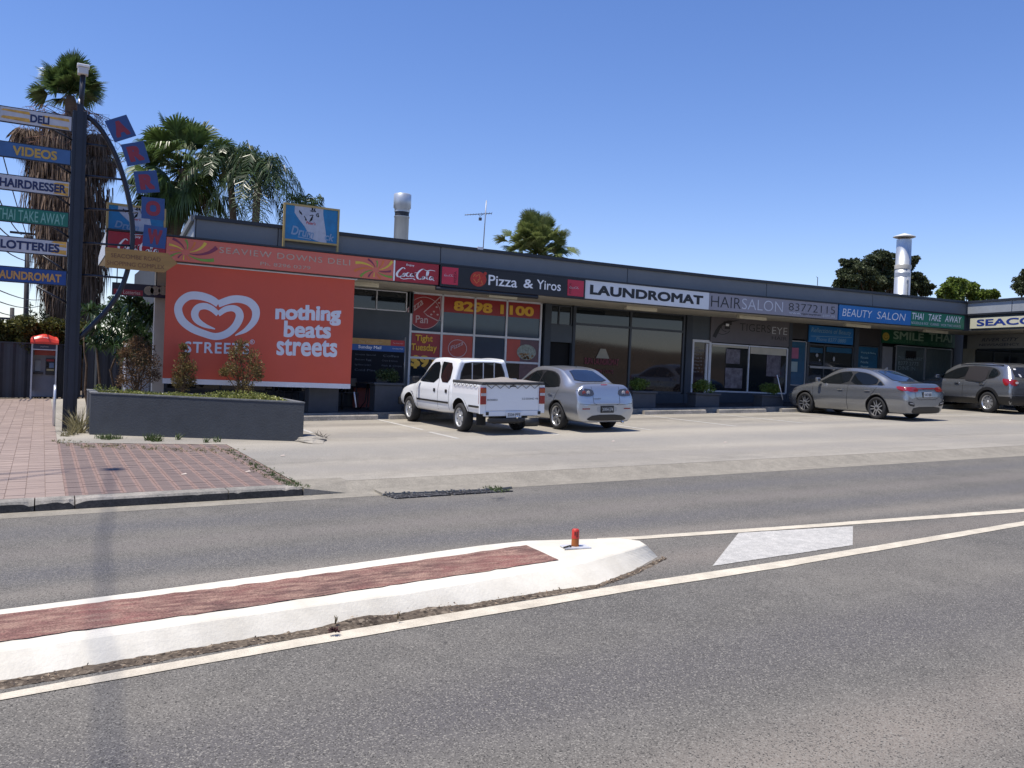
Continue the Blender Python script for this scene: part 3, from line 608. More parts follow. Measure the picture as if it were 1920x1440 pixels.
x0, x1, z0, z1 = rect(1482, 678, 1495, 697, WALL); MB().box(x0, x1, WALL-.005, WALL+.005, z0, z1).build('white_notice', mat('grey_paper', (.28, .36, .36), .6), bw)
wp(1513, 1517, .3, 4.1, 'pier_panel', darkfr, -.02, .16)
bw2 = window([1517, 1546, 1600], 648, 1.35, darkfr, glass, fw=.06); riser(1517, 1602, 1.32)
for a, b in ((1519, 1543), (1550, 1597)):
    x0, x1, z0, z1 = rect(a, 652, b, 664, WALL); MB().box(x0, x1, WALL+.005, WALL+.015, z0+.05, z1).build('film_strip', bluewin, bw2)
x0, x1, z0, z1 = rect(1518, 688, 1598, 692, WALL); MB().box(x0, x1, WALL-.02, WALL+.0, z0, z1).build('push_rail', alum, bw2)
q = MB(); x0, x1, z0, z1 = rect(1520, 655, 1540, 680, WALL); disc(q, (x0+x1)/2+.05, z1-.22, .07, WALL, 16); disc(q, (x0+x1)/2+.2, z0+.1, .04, WALL, 10); x0, x1, z0, z1 = rect(1560, 664, 1575, 688, WALL); disc(q, x0+.1, z0+.3, .09, WALL, 10, rx=.06); q.build('reflected_sticker', mat('sticker_grey', (.32, .32, .33), .5), bw2)
wp(1601, 1609, .3, 4.12, 'pier_panel', wallc, -.02, .16)
x0, x1, z0, z1 = rect(1609, 620, 1650, 648, WALL); MB().box(x0, x1, WALL, WALL+.08, z0, 4.1).build('dark_panel', MATS['dark_brown_panel'], bd)
bw3 = window([1609, 1648], 650, 1.75, darkfr, bluewin, fw=.035); riser(1607, 1652, 1.72)
q = MB()
for k, s in enumerate(('Waxing & Tinting', 'Facials', 'Nails', 'Massage', 'Tanning Sprays')):
    x0, x1, z0, z1 = rect(1614, 660+k*8.5, 1614+(28 if k in (0, 4) else 14), 664+k*8.5, WALL); put_text(q, s, (x0, WALL, z0), (x1-x0, 0, 0), (0, 0, z1-z0), .0)
q.build('lettering', mat('lettering_pale_blue', (.30, .48, .55), .5), bw3, fixn=False)
wp(1649, 1653, .3, 4.15, 'pier_panel', darkfr, -.02, .16)
# thai take away
x0, x1, z0, z1 = rect(1654, 650, 1673, 700, WALL); MB().box(x0, x1, WALL-.0, WALL+.08, 1.2, z1).build('white_panel', paint('grey_white_panel', (.20, .20, .21), .6), bd)
x0, x1, z0, z1 = rect(1673, 650, 1680, 700, WALL); MB().box(x0, x1, WALL+.02, WALL+.08, 1.2, z1).build('door_gap', interior, bd)
curt = mat('curtained_glass', (.085, .11, .115), .12, 0, .25, 6, stretch=(8, 8, 1), spec=.6)
tw = window([1681, 1736, 1786], 652, 1.6, alum, curt, fw=.04); riser(1653, 1790, 1.58)
q = MB()
for k, s in enumerate(('THAI TAKE AWAY', '8377 2773', 'DINE IN')):
    x0, x1, z0, z1 = rect(1684, 669+k*9, (1730, 1722, 1716)[k], 676+k*9, WALL); put_text(q, s, (x0, WALL, z0), (x1-x0, 0, 0), (0, 0, z1-z0), .0)
q.build('lettering', mat('lettering_mist', (.25, .30, .30), .5), tw, fixn=False)
x0, x1, z0, z1 = rect(1699, 658, 1718, 672, WALL); MB().box(x0, x1, WALL+.0, WALL+.01, z0, z1).build('dark_notice', interior, tw)
wp(1787, 1816, .3, 4.2, 'pier_panel', wallc, -.05, .2)
# fluorescent battens and round light below the canopy
tube_m = paint('batten_cream', (.60, .57, .45), .5)
bl = ['fluorescent batten under the canopy above the laundromat windows', 'fluorescent batten under the canopy above the eye logo of the hair salon', 'fluorescent batten under the canopy before the beauty salon', 'fluorescent batten under the canopy before the thai shop', 'fluorescent batten under the canopy at the right edge of the red banner', 'fluorescent batten under the canopy above the red phone number panel']
for (a, ya, b, yb), l in zip(((1173, 573, 1230, 580), (1384, 590, 1435, 597), (1584, 607, 1630, 613), (1733, 619, 1775, 625), (655, 530, 709, 537), (915, 553, 968, 558)), bl):
    A = WP(a, ya, 22.27); B = WP(b, yb, 22.27); zt = SOF+ZD(A.x)-.001
    q = MB(); q.bbox(A.x, B.x, 22.2, 22.34, zt-.11, zt, .012); q.build('batten_light', tube_m, None, **lab(l, 'light', 'fluorescent battens under the canopy'))
# ---------------- wing on the right, facing left
wd = Vector((-.132, -.991, 0)); wn = Vector((-.991, .132, 0))  # along the wing towards the street, and out of its face
C0 = Vector((XE, FAS, 0))
wg = thing('newsagency_wing', 'wing of the shopping centre on the right with light grey parapet and cream sign', 'building', (XE+1.2, 17, gz(XE, 17)))
def wbox(s0, s1, o0, o1, z0, z1, name, m, par=wg, mi=0, bd_=True):
    q = MB(); vs = [C0+wd*s+wn*o+Vector((0, 0, z)) for z in (z0, z1) for s, o in ((s0, o0), (s1, o0), (s1, o1), (s0, o1))]
    q.add(vs, [(3, 2, 1, 0), (4, 5, 6, 7), (0, 1, 5, 4), (1, 2, 6, 5), (2, 3, 7, 6), (3, 0, 4, 7)], mi); return q.build(name, m, par)
WZ = ZD(XE); wl = 9.5
wbox(-.3, wl, -.12, -.08, SOF-.03+WZ, 4.53+WZ, 'fascia_backing', darkfr); wbox(-.25, wl, -.5, .04, 4.525+WZ, 4.59+WZ, 'fascia_capping', capc)
wbox(-2.6, wl, -3.2, -.10, SOF+WZ-.0, SOF+.06+WZ, 'soffit', cream); wbox(-.3, wl+.4, -.5, -8, 4.55+WZ, 4.6+WZ, 'roof', parac)
wpar = paint('parapet_light_grey', (.30, .32, .335), .6, .08)
for a, b in ((-.3, 1.62), (1.64, 3.6), (3.62, 5.6), (5.62, 7.6), (7.62, 9.5)): wbox(a+.006, b-.006, -.35, -.30, 4.5+WZ, 5.03+WZ, 'parapet_panel', wpar)
wbox(-.35, wl, -.42, -.36, 4.5+WZ, 5.03+WZ, 'parapet_backing', capc); wbox(-.38, wl, -.45, -.25, 5.03+WZ, 5.115+WZ, 'parapet_capping', capc)
wbox(-2.6, wl, -2.9, -2.7, .4, 4.6, 'wing_wall', wallc)
hz0, hz1 = 3.42+WZ, 3.98+WZ
wbox(-2.3, wl-.2, -2.66, -2.6, hz0, hz1, 'header_panel', paint('header_white', (.30, .30, .29), .6))
wbox(-1.9, wl-.2, -2.68, -2.62, 1.2, hz0-.04, 'window', darkfr)
for k in range(7): wbox(-1.85+k*1.6, -1.85+k*1.6+1.55, -2.62, -2.6, 1.3, hz0-.08, 'pane', glass)
wbox(-2.4, -1.9, -2.7, -2.5, .8, hz0, 'pier', paint('cream_pier', (.30, .28, .23), .6))
def wtext(mb, s, s0, s1, z0, z1, o, bold=.02, shear=0): put_text(mb, s, C0+wd*s0+wn*o+Vector((0, 0, z0)), wd*(s1-s0), Vector((0, 0, z1-z0)), bold, shear)
q = MB(); wtext(q, 'RIVER CITY', -1.6, .1, hz0+.28, hz0+.42, -2.585, .02, .3); wtext(q, 'NEWSAGENCY', -1.7, .15, hz0+.1, hz0+.2, -2.585, .02); q.build('lettering', mat('lettering_bluegrey', (.06, .07, .11), .5), wg, fixn=False)
for s, m in ((.55, 'r'), (1.75, 'w')):
    wbox(s, s+.85, -2.6, -2.585, hz0+.08, hz1-.08, 'logo_panel', dk)
q = MB(); c_ = C0+wd*.97+wn*-2.575+Vector((0, 0, hz0+.32))
def wdisc(q, c, r, r0=0, n=20):
    vs = [c+wd*math.cos(2*math.pi*k/n)*rr+Vector((0, 0, math.sin(2*math.pi*k/n)*rr)) for rr in (r0, r) for k in range(n)]; q.add(vs, [(k, (k+1) % n, n+(k+1) % n, n+k) for k in range(n)])
wdisc(q, c_, .14); q.build('logo_print', mat('logo_dark_red', (.22, .01, .02), .5), wg)
q = MB(); c_ = C0+wd*2.17+wn*-2.575+Vector((0, 0, hz0+.32)); wdisc(q, c_, .17, .13); wdisc(q, c_, .09, .04); q.build('logo_print', whitet, wg)
q = MB(); wtext(q, 'lotto', -.6, .1, 2.75, 2.95, -2.59, .02, .2); wtext(q, 'Newspapers', -.75, .35, 2.6, 2.7, -2.59); wtext(q, 'magazines', 1.3, 2.4, 2.6, 2.72, -2.59); q.build('lettering', mat('lettering_dim_blue', (.05, .10, .16), .4), wg, fixn=False)
# ================================================================ SIGNS on the fascia (each its own thing)
def fsign(x0, x1, m, name, label, z0=3.99, z1=4.515, th=.07, Y=FAS, frame=None):
    t = thing(name, label, 'sign', ((x0+x1)/2, Y, z0+ZD(x0)))
    bq(x0+.006, x1-.006, Y, Y+th, z0, z1, 'sign_panel', m, t); return t
X_ = lambda p, y=500: WP(p, y, FAS).x
cokered = mat('sign_red', (.34, .010, .022), .35, 0, .06, 2)
def coke(parent, x0, x1, z0, z1, Y, m, name='script_lettering'):
    """flowing script strokes"""
    q = MB(); mp = lambda a, b: Vector((x0+(x1-x0)*a, Y, z0+(z1-z0)*b))
    W_ = .055
    def st(p, w): c = cr(p, 5); k = len(c); stroke(q, c, [w*(x1-x0)/(x1-x0)*(.55+.45*math.sin(math.pi*min(1, max(0, i/(k-1))))) for i in range(k)], mp)
    st([(.20, .86), (.15, .97), (.06, .72), (.0, .40), (.03, .16), (.10, .22), (.16, .40)], W_)
    st([(.16, .46), (.13, .30), (.17, .22), (.21, .38), (.20, .52), (.16, .46)], W_*.7)
    st([(.31, .55), (.27, .58), (.24, .38), (.27, .24), (.32, .34)], W_*.7)
    st([(.41, .55), (.36, .52), (.34, .32), (.37, .26), (.41, .42), (.42, .56), (.41, .34), (.44, .26)], W_*.7)
    st([(.44, .60), (.50, .66)], .03)
    st([(.70, .92), (.66, 1.0), (.58, .84), (.51, .50), (.53, .18), (.60, .14), (.65, .32)], W_)
    st([(.66, .36), (.63, .26), (.66, .14), (.70, .24), (.70, .38), (.66, .36)], W_*.7)
    st([(.73, .25), (.78, .50), (.80, .80), (.77, .84), (.755, .55), (.77, .20), (.81, .18)], W_*.7)
    st([(.90, .42), (.86, .44), (.83, .24), (.86, .14), (.90, .28), (.92, .42), (.915, .20), (.96, .10)], W_*.7)
    st([(.06, .16), (.16, .02), (.30, .10), (.42, .12), (.46, .02)], .05)
    st([(.66, .98), (.76, .90), (.86, .97), (.97, .93)], .05)
    return q.build(name, m, parent, fixn=False)
# 1 left end coca cola sign
a, b = 1.20, X_(311, 470)
t = fsign(a, b, cokered, 'fascia_sign', 'red soft drink sign with white script at the canopy left end, behind the yellow arrow'); coke(t, a+.22, b-.1, 4.06, 4.38, FAS-.008, whitet); sign_text('Enjoy', a+.45, a+.66, 4.40, 4.47, FAS, whitet, t)
# 2 deli sign with printed flower swirls
def deli_mat():
    m, t_, b_ = newmat('deli_print'); N = t_.nodes; L = t_.links; b_.inputs['Roughness'].default_value = .4
    tc = N.new('ShaderNodeTexCoord'); n_ = N.new('ShaderNodeTexNoise'); n_.inputs['Scale'].default_value = .7; L.new(tc.outputs['Object'], n_.inputs['Vector'])
    r = N.new('ShaderNodeValToRGB'); r.color_ramp.elements[0].color = (.62, .125, .085, 1); r.color_ramp.elements[1].color = (.68, .18, .11, 1); L.new(n_.outputs['Fac'], r.inputs[0]); L.new(r.outputs[0], b_.inputs['Base Color']); return m
a, b = X_(311, 470), X_(741, 500)
t = fsign(a, b, deli_mat(), 'fascia_sign', 'faded orange-red deli sign with yellow flower swirls and grey lettering'); faded = mat('lettering_faded', (.50, .38, .28), .5, 0, .3, 20)
x0, x1, z0, z1 = rect(411, 459, 655, 500, FAS)
sign_text('SEAVIEW DOWNS DELI', X_(410), X_(656), 4.265, 4.405, FAS, faded, t, .004, space=1.15); sign_text('Ph. 8296 0379', X_(488), X_(582), 4.07, 4.15, FAS, faded, t, .0)
fl_y = mat('print_yellow', (.72, .50, .05), .4); fl_g = mat('print_green', (.18, .34, .04), .4); fl_p = mat('print_purple', (.22, .03, .07), .4); fl_o = mat('print_orange', (.68, .19, .03), .4)
for cx, cz, s, xl, xh in ((a+.42, 4.20, 1, a, a+1.1), (b-.52, 4.22, 1, b-1.1, b-.05)):
    q = MB()
    for k in range(12):
        an = 2*math.pi*k/12+.2; P = []
        for u in range(9): r = .09+u*.075; aa = an+u*.085; P.append((cx+r*math.cos(aa)*1.05, cz+r*math.sin(aa)*.75))
        P = [p for p in P if xl+.02 < p[0] < xh and 4.005 < p[1] < 4.50]
        if len(P) > 2: stroke(q, P, [.012+.010*i for i in range(len(P))], lambda u, v: Vector((u, FAS-.006-.0004*k, v)), k % 4)
    q.build('flower_print', [fl_y, fl_o, fl_g if s else fl_y, fl_p], t, fixn=False)
MB().box(b-.045, b-.005, FAS-.012, FAS, 3.99, 4.515).build('edge_strip', whitet, t)
# 3 coca cola
a, b = X_(741, 500), X_(823, 510)
t = fsign(a, b, cokered, 'fascia_sign', 'red soft drink sign with white script between the deli and pizza signs'); coke(t, a+.05, b-.08, 4.05, 4.36, FAS-.008, whitet); sign_text('Enjoy', a+.30, a+.52, 4.39, 4.455, FAS, whitet, t)
# 4 pizza & yiros
a, b = X_(824, 510), X_(1096, 540); blackp = mat('sign_black', (.008, .008, .011), .4, 0, .1, 3)
t = fsign(a, b, blackp, 'fascia_sign', 'black pizza and yiros sign with red pizza badge and two pink panels', z0=3.96, Y=FAS-.05, th=.12); Yb = FAS-.05
pink = mat('sign_pink', (.50, .018, .05), .35, 0, .1, 3)
for c, d in ((828, 858), (1064, 1094)):
    x0, x1 = X_(c), X_(d); MB().box(x0, x1, Yb-.01, Yb-.0, 4.02, 4.47).build('pink_panel', pink, t); coke(t, x0+.06, x0+(x1-x0)*.72, 4.22, 4.29, Yb-.014, pinkt)
    q = MB(); put_text(q, 'PIZZA', (x1-.05 if c < 900 else x0+.12, Yb-.014, 4.08), (0, 0, .3), (-.07, 0, 0), .02); q.build('lettering', mat('print_dark_red', (.16, .005, .02), .5), t, fixn=False)
q = MB(); cx = X_(896); disc(q, cx, 4.235, .20, Yb-.012, 32, rx=.24); disc(q, cx+.2, 4.40, .05, Yb-.012, 8); q.build('pizza_badge', mat('badge_red', (.45, .03, .015), .5, 0, .3, 10), t)
q = MB(); mpb = lambda u, v: Vector((u, Yb-.016, v))
for p in ([(cx-.08, 4.30), (cx+.02, 4.36), (cx+.05, 4.25), (cx-.02, 4.2)], [(cx-.14, 4.22), (cx-.05, 4.12), (cx+.03, 4.20)], [(cx+.08, 4.2), (cx+.14, 4.10), (cx+.05, 4.08)], [(cx-.1, 4.36), (cx-.16, 4.28)]): stroke(q, p, .014, mpb)
q.build('badge_print', mat('badge_yellow', (.6, .25, .05), .5), t, fixn=False)
sign_text('Pizza', X_(915), X_(969), 4.10, 4.38, Yb, whitet, t, .012, out=.014); sign_text('&', X_(981), X_(999), 4.12, 4.36, Yb, whitet, t, .02, out=.014); sign_text('Yiros', X_(1006), X_(1051), 4.12, 4.38, Yb, whitet, t, .012, out=.014)
q = MB(); q.tube([(X_(822)-.05, Yb+.05, 3.90), (X_(1010), Yb+.05, 3.90)], .055, 10); q.build('awning_roll', capc, None, **lab('black rolled awning tube hanging under the pizza sign', 'awning'))
# 5 laundromat
a, b = X_(1097, 540), X_(1330, 560)
t = fsign(a, b, mat('sign_white', (.66, .68, .70), .4, 0, .04, 2), 'fascia_sign', 'white sign with heavy black lettering reading laundromat'); sign_text('LAUNDROMAT', X_(1108), X_(1321), 4.115, 4.40, FAS, blackt, t, .055, space=1.02)
# 6 hair salon
a, b = X_(1330, 560), X_(1571, 580); lil = mat('sign_grey_lilac', (.26, .245, .275), .45, 0, .05, 2)
t = fsign(a, b, lil, 'fascia_sign', 'grey hair salon sign with thin black and pale lettering')
D_ = lambda x: ZD(x)
def zt_(s, p0, p1, z0, z1, m, bold=0., shear=0, space=1.):
    xa, xb = X_(p0, 570), X_(p1, 570); q = MB(); put_text(q, s, (xa, FAS-.006, z0+ZD(xa)), (xb-xa, 0, ZD(xb)-ZD(xa)), (0, 0, z1-z0), bold, shear, space); return q.build('lettering', m, t, fixn=False)
paleg = mat('lettering_pale_grey', (.55, .56, .60), .5)
zt_('HAIR', 1333, 1389, 4.09, 4.43, blackt, -.012); zt_('SALON', 1391, 1468, 4.09, 4.43, paleg, -.012); zt_('83772115', 1479, 1566, 4.17, 4.42, blackt, -.015); zt_('www.', 1480, 1502, 4.06, 4.12, paleg); zt_('tigerseyehair', 1503, 1541, 4.05, 4.13, blackt); zt_('.com.au', 1542, 1566, 4.05, 4.12, paleg)
# 7 beauty, 8 thai
a, b = X_(1573, 585), X_(1708, 600); blues = mat('sign_blue', (.012, .15, .42), .4, 0, .06, 2)
t = fsign(a, b, blues, 'fascia_sign', 'bright blue beauty salon sign with thin white lettering'); zt_('BEAUTY', 1580, 1636, 4.13, 4.39, whitet, -.008, .15); zt_('SALON', 1645, 1699, 4.13, 4.39, whitet, -.008, .15)
a, b = X_(1708, 600), X_(1808, 605); greens = mat('sign_green', (.006, .17, .10), .4, 0, .15, 4)
t = fsign(a, b, greens, 'fascia_sign', 'green thai take away sign at the inner corner of the canopy'); zt_('THAI', 1711, 1733, 4.22, 4.46, whitet, .01, .15); zt_('TAKE', 1742, 1766, 4.22, 4.46, whitet, .01, .15); zt_('AWAY', 1773, 1804, 4.22, 4.46, whitet, .01, .15); zt_('NOODLE & RICE · CURRIES · WOK TAKE AWAYS', 1710, 1803, 4.05, 4.14, paleg, 0)
# shopfront header signs under the canopy
def hsign(p, y0, p1, y1, m, label, Y=WALL-.06):
    x0, x1, z0, z1 = rect(p, y0, p1, y1, Y); tt = thing('shopfront_sign', label, 'sign', ((x0+x1)/2, Y, z0)); MB().box(x0, x1, Y, Y+.05, z0, z1).build('sign_panel', m, tt); return tt, x0, x1, z0, z1, Y
def ht(tt, s, p, y0, p1, y1, Y, m, bold=0., shear=0): x0, x1, z0, z1 = rect(p, y0, p1, y1, Y); q = MB(); put_text(q, s, (x0, Y-.005, z0), (x1-x0, 0, 0), (0, 0, z1-z0), bold, shear); return q.build('lettering', m, tt, fixn=False)
tt, x0, x1, z0, z1, Y = hsign(1333, 594, 1480, 646, mat('sign_dim_grey', (.115, .105, .115), .45, 0, .1, 2), 'grey sign with a stylised eye and tigers eye hair lettering over the salon windows')
ht(tt, 'TIGERS', 1387, 608, 1445, 622, Y, blackt, -.01); ht(tt, 'EYE', 1448, 614, 1476, 627, Y, paleg, -.015); ht(tt, 'HAIR', 1447, 631, 1475, 638, Y, blackt, -.01)
mpx = lambda u, v: WP(u, v, Y-.006)
q = MB(); stroke(q, cr([(1339, 632), (1345, 620), (1352, 610), (1364, 603), (1376, 602), (1386, 600)], 6), [7, 7, 7, 7, 7, 7, 7, 6.5, 6, 6, 6, 5.5, 5, 4.5, 4, 4, 3.5, 3.5, 3, 3, 2.5, 2.5, 2.2, 2, 1.8, 1.6, 1.4, 1.2, 1, .8, .6][:31], mpx)
stroke(q, cr([(1346, 624), (1354, 627), (1363, 625), (1369, 620)], 6), 1.0, mpx); stroke(q, cr([(1352, 612), (1355, 619), (1362, 622)], 6), 1.0, mpx); stroke(q, [(1357, 606), (1372, 606)], 7, mpx); stroke(q, [(1359, 613), (1369, 614)], 7, mpx); q.build('eye_print', blackt, tt, fixn=False)
q = MB(); stroke(q, [(1361, 609), (1367, 609.5)], 4.5, lambda u, v: WP(u, v, Y-.009)); q.build('eye_glint', whitet, tt, fixn=False)
tt, x0, x1, z0, z1, Y = hsign(1517, 613, 1600, 644, blues, 'small blue reflections of beauty sign above the beauty salon door'); dimb = mat('lettering_dim_white', (.22, .38, .52), .5)
ht(tt, 'Reflections of Beauty', 1521, 617, 1596, 628, Y, dimb, -.005, .2); ht(tt, 'Phone 8377 0880', 1530, 634, 1586, 641, Y, dimb, -.005, .2); q = MB(); stroke(q, [(1521, 630), (1597, 633)], .8, lambda u, v: WP(u, v, Y-.004)); q.build('underline', dimb, tt, fixn=False)
tt, x0, x1, z0, z1, Y = hsign(1654, 618, 1791, 648, mat('sign_dark_green', (.006, .075, .035), .4, 0, .15, 3), 'dark green smile thai sign with yellow smiling face above the thai windows')
lg = mat('lettering_pale_green', (.27, .38, .27), .5); ht(tt, 'SMILE', 1675, 623, 1732, 638, Y, lg, .03); ht(tt, 'THAI', 1741, 626, 1785, 641, Y, lg, .03); ht(tt, 'NOODLE & RICE · CURRIES · WOK STIR FRIED', 1675, 641, 1784, 646, Y, mat('lettering_mid_green', (.10, .22, .12), .5), .0)
q = MB(); cx, cz = WP(1661, 631, Y).x, WP(1661, 631, Y).z; disc(q, cx, cz, .16, Y-.006, 24, rx=.2); q.build('face_print', mat('face_yellow', (.42, .30, .05), .5), tt)
q = MB(); stroke(q, [(cx+.12*math.cos(u), cz+.09*math.sin(u)) for u in [math.pi*(1.05+.9*k/10) for k in range(11)]], .02, lambda u, v: Vector((u, Y-.01, v))); disc(q, cx-.06, cz+.05, .02, Y-.01, 8); disc(q, cx+.06, cz+.05, .02, Y-.01, 8); q.build('face_features', blackt, tt, fixn=False)
# seacombe newsagency sign on the wing
tt = thing('fascia_sign', 'cream sign with wide blue lettering on the right wing', 'sign', tuple(C0+wd*2+Vector((0, 0, 4.1))))
crs = mat('sign_cream', (.56, .54, .40), .4, 0, .05, 2); wbox(.12, 7.2, -.06, .0, 4.03+WZ, 4.42+WZ, 'sign_panel', crs, tt)
q = MB(); wtext(q, 'SEACOMBE NEWS', .42, 6.6, 4.11+WZ, 4.36+WZ, .006, .035); q.build('lettering', mat('lettering_blue', (.015, .035, .20), .4), tt, fixn=False)
# lotteries sign hung below the canopy at the left, end return stripes
Yl = 22.7; x0, x1, z0, z1 = rect(210, 533, 318, 556, Yl); tt = thing('hanging_sign', 'navy and red lotteries sign with three pale discs hanging below the canopy', 'sign', ((x0+x1)/2, Yl, z0))
MB().box(x0, x1, Yl, Yl+.06, z0, z1).build('sign_panel', mat('sign_navy', (.02, .022, .05), .4, 0, .1, 3), tt); xa, xb, za, zb = rect(213, 543, 268, 553, Yl); MB().box(xa, xb, Yl-.006, Yl, za, zb).build('red_band', mat('band_red', (.25, .015, .04), .4), tt)
sign_text('SA Lotteries', xa+.06, xb-.06, za+.02, zb-.02, Yl-.006, pinkt, tt, .01)
q = MB()
for c in (279, 291, 306): p = WP(c, 545, Yl); disc(q, p.x, p.z, .11, Yl-.01-.001*(c % 3), 20)
q.build('lotto_balls', mat('ball_grey', (.28, .28, .25), .5, 0, .3, 12), tt)
for x in (x0+.1, x1-.3): MB().tube([(x, Yl+.03, z1), (x, Yl+.03, SOF)], .012, 6).build('hanger', darkfr, tt)
# ---------------- big red ice cream banner
YB = FAS+.16
bt = thing('banner', 'huge red ice cream banner with white double heart hanging from the canopy', 'banner', (4.65, YB, 1.25))
bx0, bx1 = 2.44, 6.88; n = 44
banred = mat('banner_red', (.60, .085, .042), .55, 0, .05, .8); banwhite = mat('banner_white', (.66, .67, .72), .55, 0, .04, 2)
zl, zr = 1.28, 1.31; tl, tr = 3.93, 3.985
def bwave(x, z): return YB+.018*math.sin((x-bx0)*5.2+z*2.2)*(1-(z-1.3)/3.2)+.012*math.exp(-((x-6.3)/.5)**2)*math.sin(x*14+z*9)
q = MB(); R_ = 22
for j in range(R_+1):
    for i in range(n+1):
        x = bx0+(bx1-bx0)*i/n; f = (x-bx0)/(bx1-bx0); zb = zl+(zr-zl)*f; zt = tl+(tr-tl)*f; z = zb+(zt-zb)*j/R_; q.v.append(Vector((x, bwave(x, z), z)))
for j in range(R_):
    for i in range(n): q.f.append([j*(n+1)+i, j*(n+1)+i+1, (j+1)*(n+1)+i+1, (j+1)*(n+1)+i]); q.mi.append(0); q.sm.append(True)
q.build('banner_cloth', banred, bt, fixn=False)
def bmap(d=.006): return lambda px, pz: (lambda p: Vector((p.x, bwave(p.x, p.z)-d, p.z)))(WP(px, pz, YB))
q = MB()
for i in range(n):
    xa = bx0+(bx1-bx0)*i/n; xb = bx0+(bx1-bx0)*(i+1)/n; q.quad((xa, bwave(xa, zl)-.005, zl-.09), (xb, bwave(xb, zl)-.005, zl-.09), (xb, bwave(xb, zl)-.005, zl+.03), (xa, bwave(xa, zl)-.005, zl+.03))
q.build('hem', banwhite, bt, fixn=False)
bq(bx0+.2, bx1+.06, YB-.04, YB+.05, 3.935, 3.99, 'top_rail', alumw, bt, d=False)
# double heart
q = MB()
outer = cr([(472, 603), (455, 585), (425, 567), (390, 557), (360, 558), (338, 572), (329, 595), (335, 625), (355, 652), (385, 672), (405, 680), (425, 676), (445, 664), (458, 645), (464, 625), (455, 610), (440, 606), (425, 612)], 5) if 0 else None
def hs_(pts, ws, n=8):
    c = cr([(a, b, w) for (a, b), w in zip(pts, ws)], n); P = []; 
    stroke(q, [(p[0], p[1]) for p in c], [p[2] for p in c], bmap())
# photo strokes: outer loop from the right lobe tail round to the left lobe, then the inner heart
hs_([(441, 629), (462, 618), (477, 600), (479, 581), (468, 567), (450, 561), (432, 562), (409, 570)], [2, 9, 13, 15, 15, 14, 14, 13])
hs_([(409, 570), (395, 561), (375, 555), (355, 555), (340, 565), (334, 580), (341, 600), (360, 616), (384, 626), (404, 631), (424, 626), (440, 613), (449, 596), (447, 584), (437, 578), (423, 580), (409, 589)], [13, 14, 15, 15, 15, 15, 15, 14, 13, 13, 14, 14, 15, 14, 12, 11, 10])
hs_([(409, 589), (397, 579), (384, 574), (371, 577), (365, 588), (369, 600), (383, 610), (403, 617)], [10, 11, 12, 13, 14, 12, 8, 2])
q.build('double_heart', banwhite, bt, fixn=False)
def btext(s, px0, y0, px1, y1, dy=0, bold=.04, space=1.):
    t_ = MB(); put_text(t_, s, (0, 0, 0), (1, 0, 0), (0, 0, 1), bold, 0, space); mpf = bmap(); MBq = MB(); MBq.add([mpf(px0+(px1-px0)*v.x-(1-v.z)*(y1-y0)*.04, y1-(y1-y0)*v.z+dy*v.x)+Vector((0, v.y, 0)) for v in t_.v], t_.f); return MBq.build('lettering', banwhite, bt, fixn=False)
btext('STREETS', 347, 640, 468, 661, 4, .025, 1.15); btext('nothing', 517, 570, 640, 607, 4, .042); btext('beats', 533, 601, 621, 632, 3, .042); btext('streets', 519, 635, 633, 666, 4, .042)
q = MB(); c_ = [(473+4*math.cos(u), 641+4*math.sin(u)) for u in [6.283*k/14 for k in range(15)]]; stroke(q, c_, .9, bmap()); vs, fs, _ = text_mesh('R', .02, 0, 1.); mpf = bmap(); q.add([mpf(471.3+3.6*a, 643-4.4*b) for a, b in vs], fs); q.build('registered_mark', banwhite, bt, fixn=False)
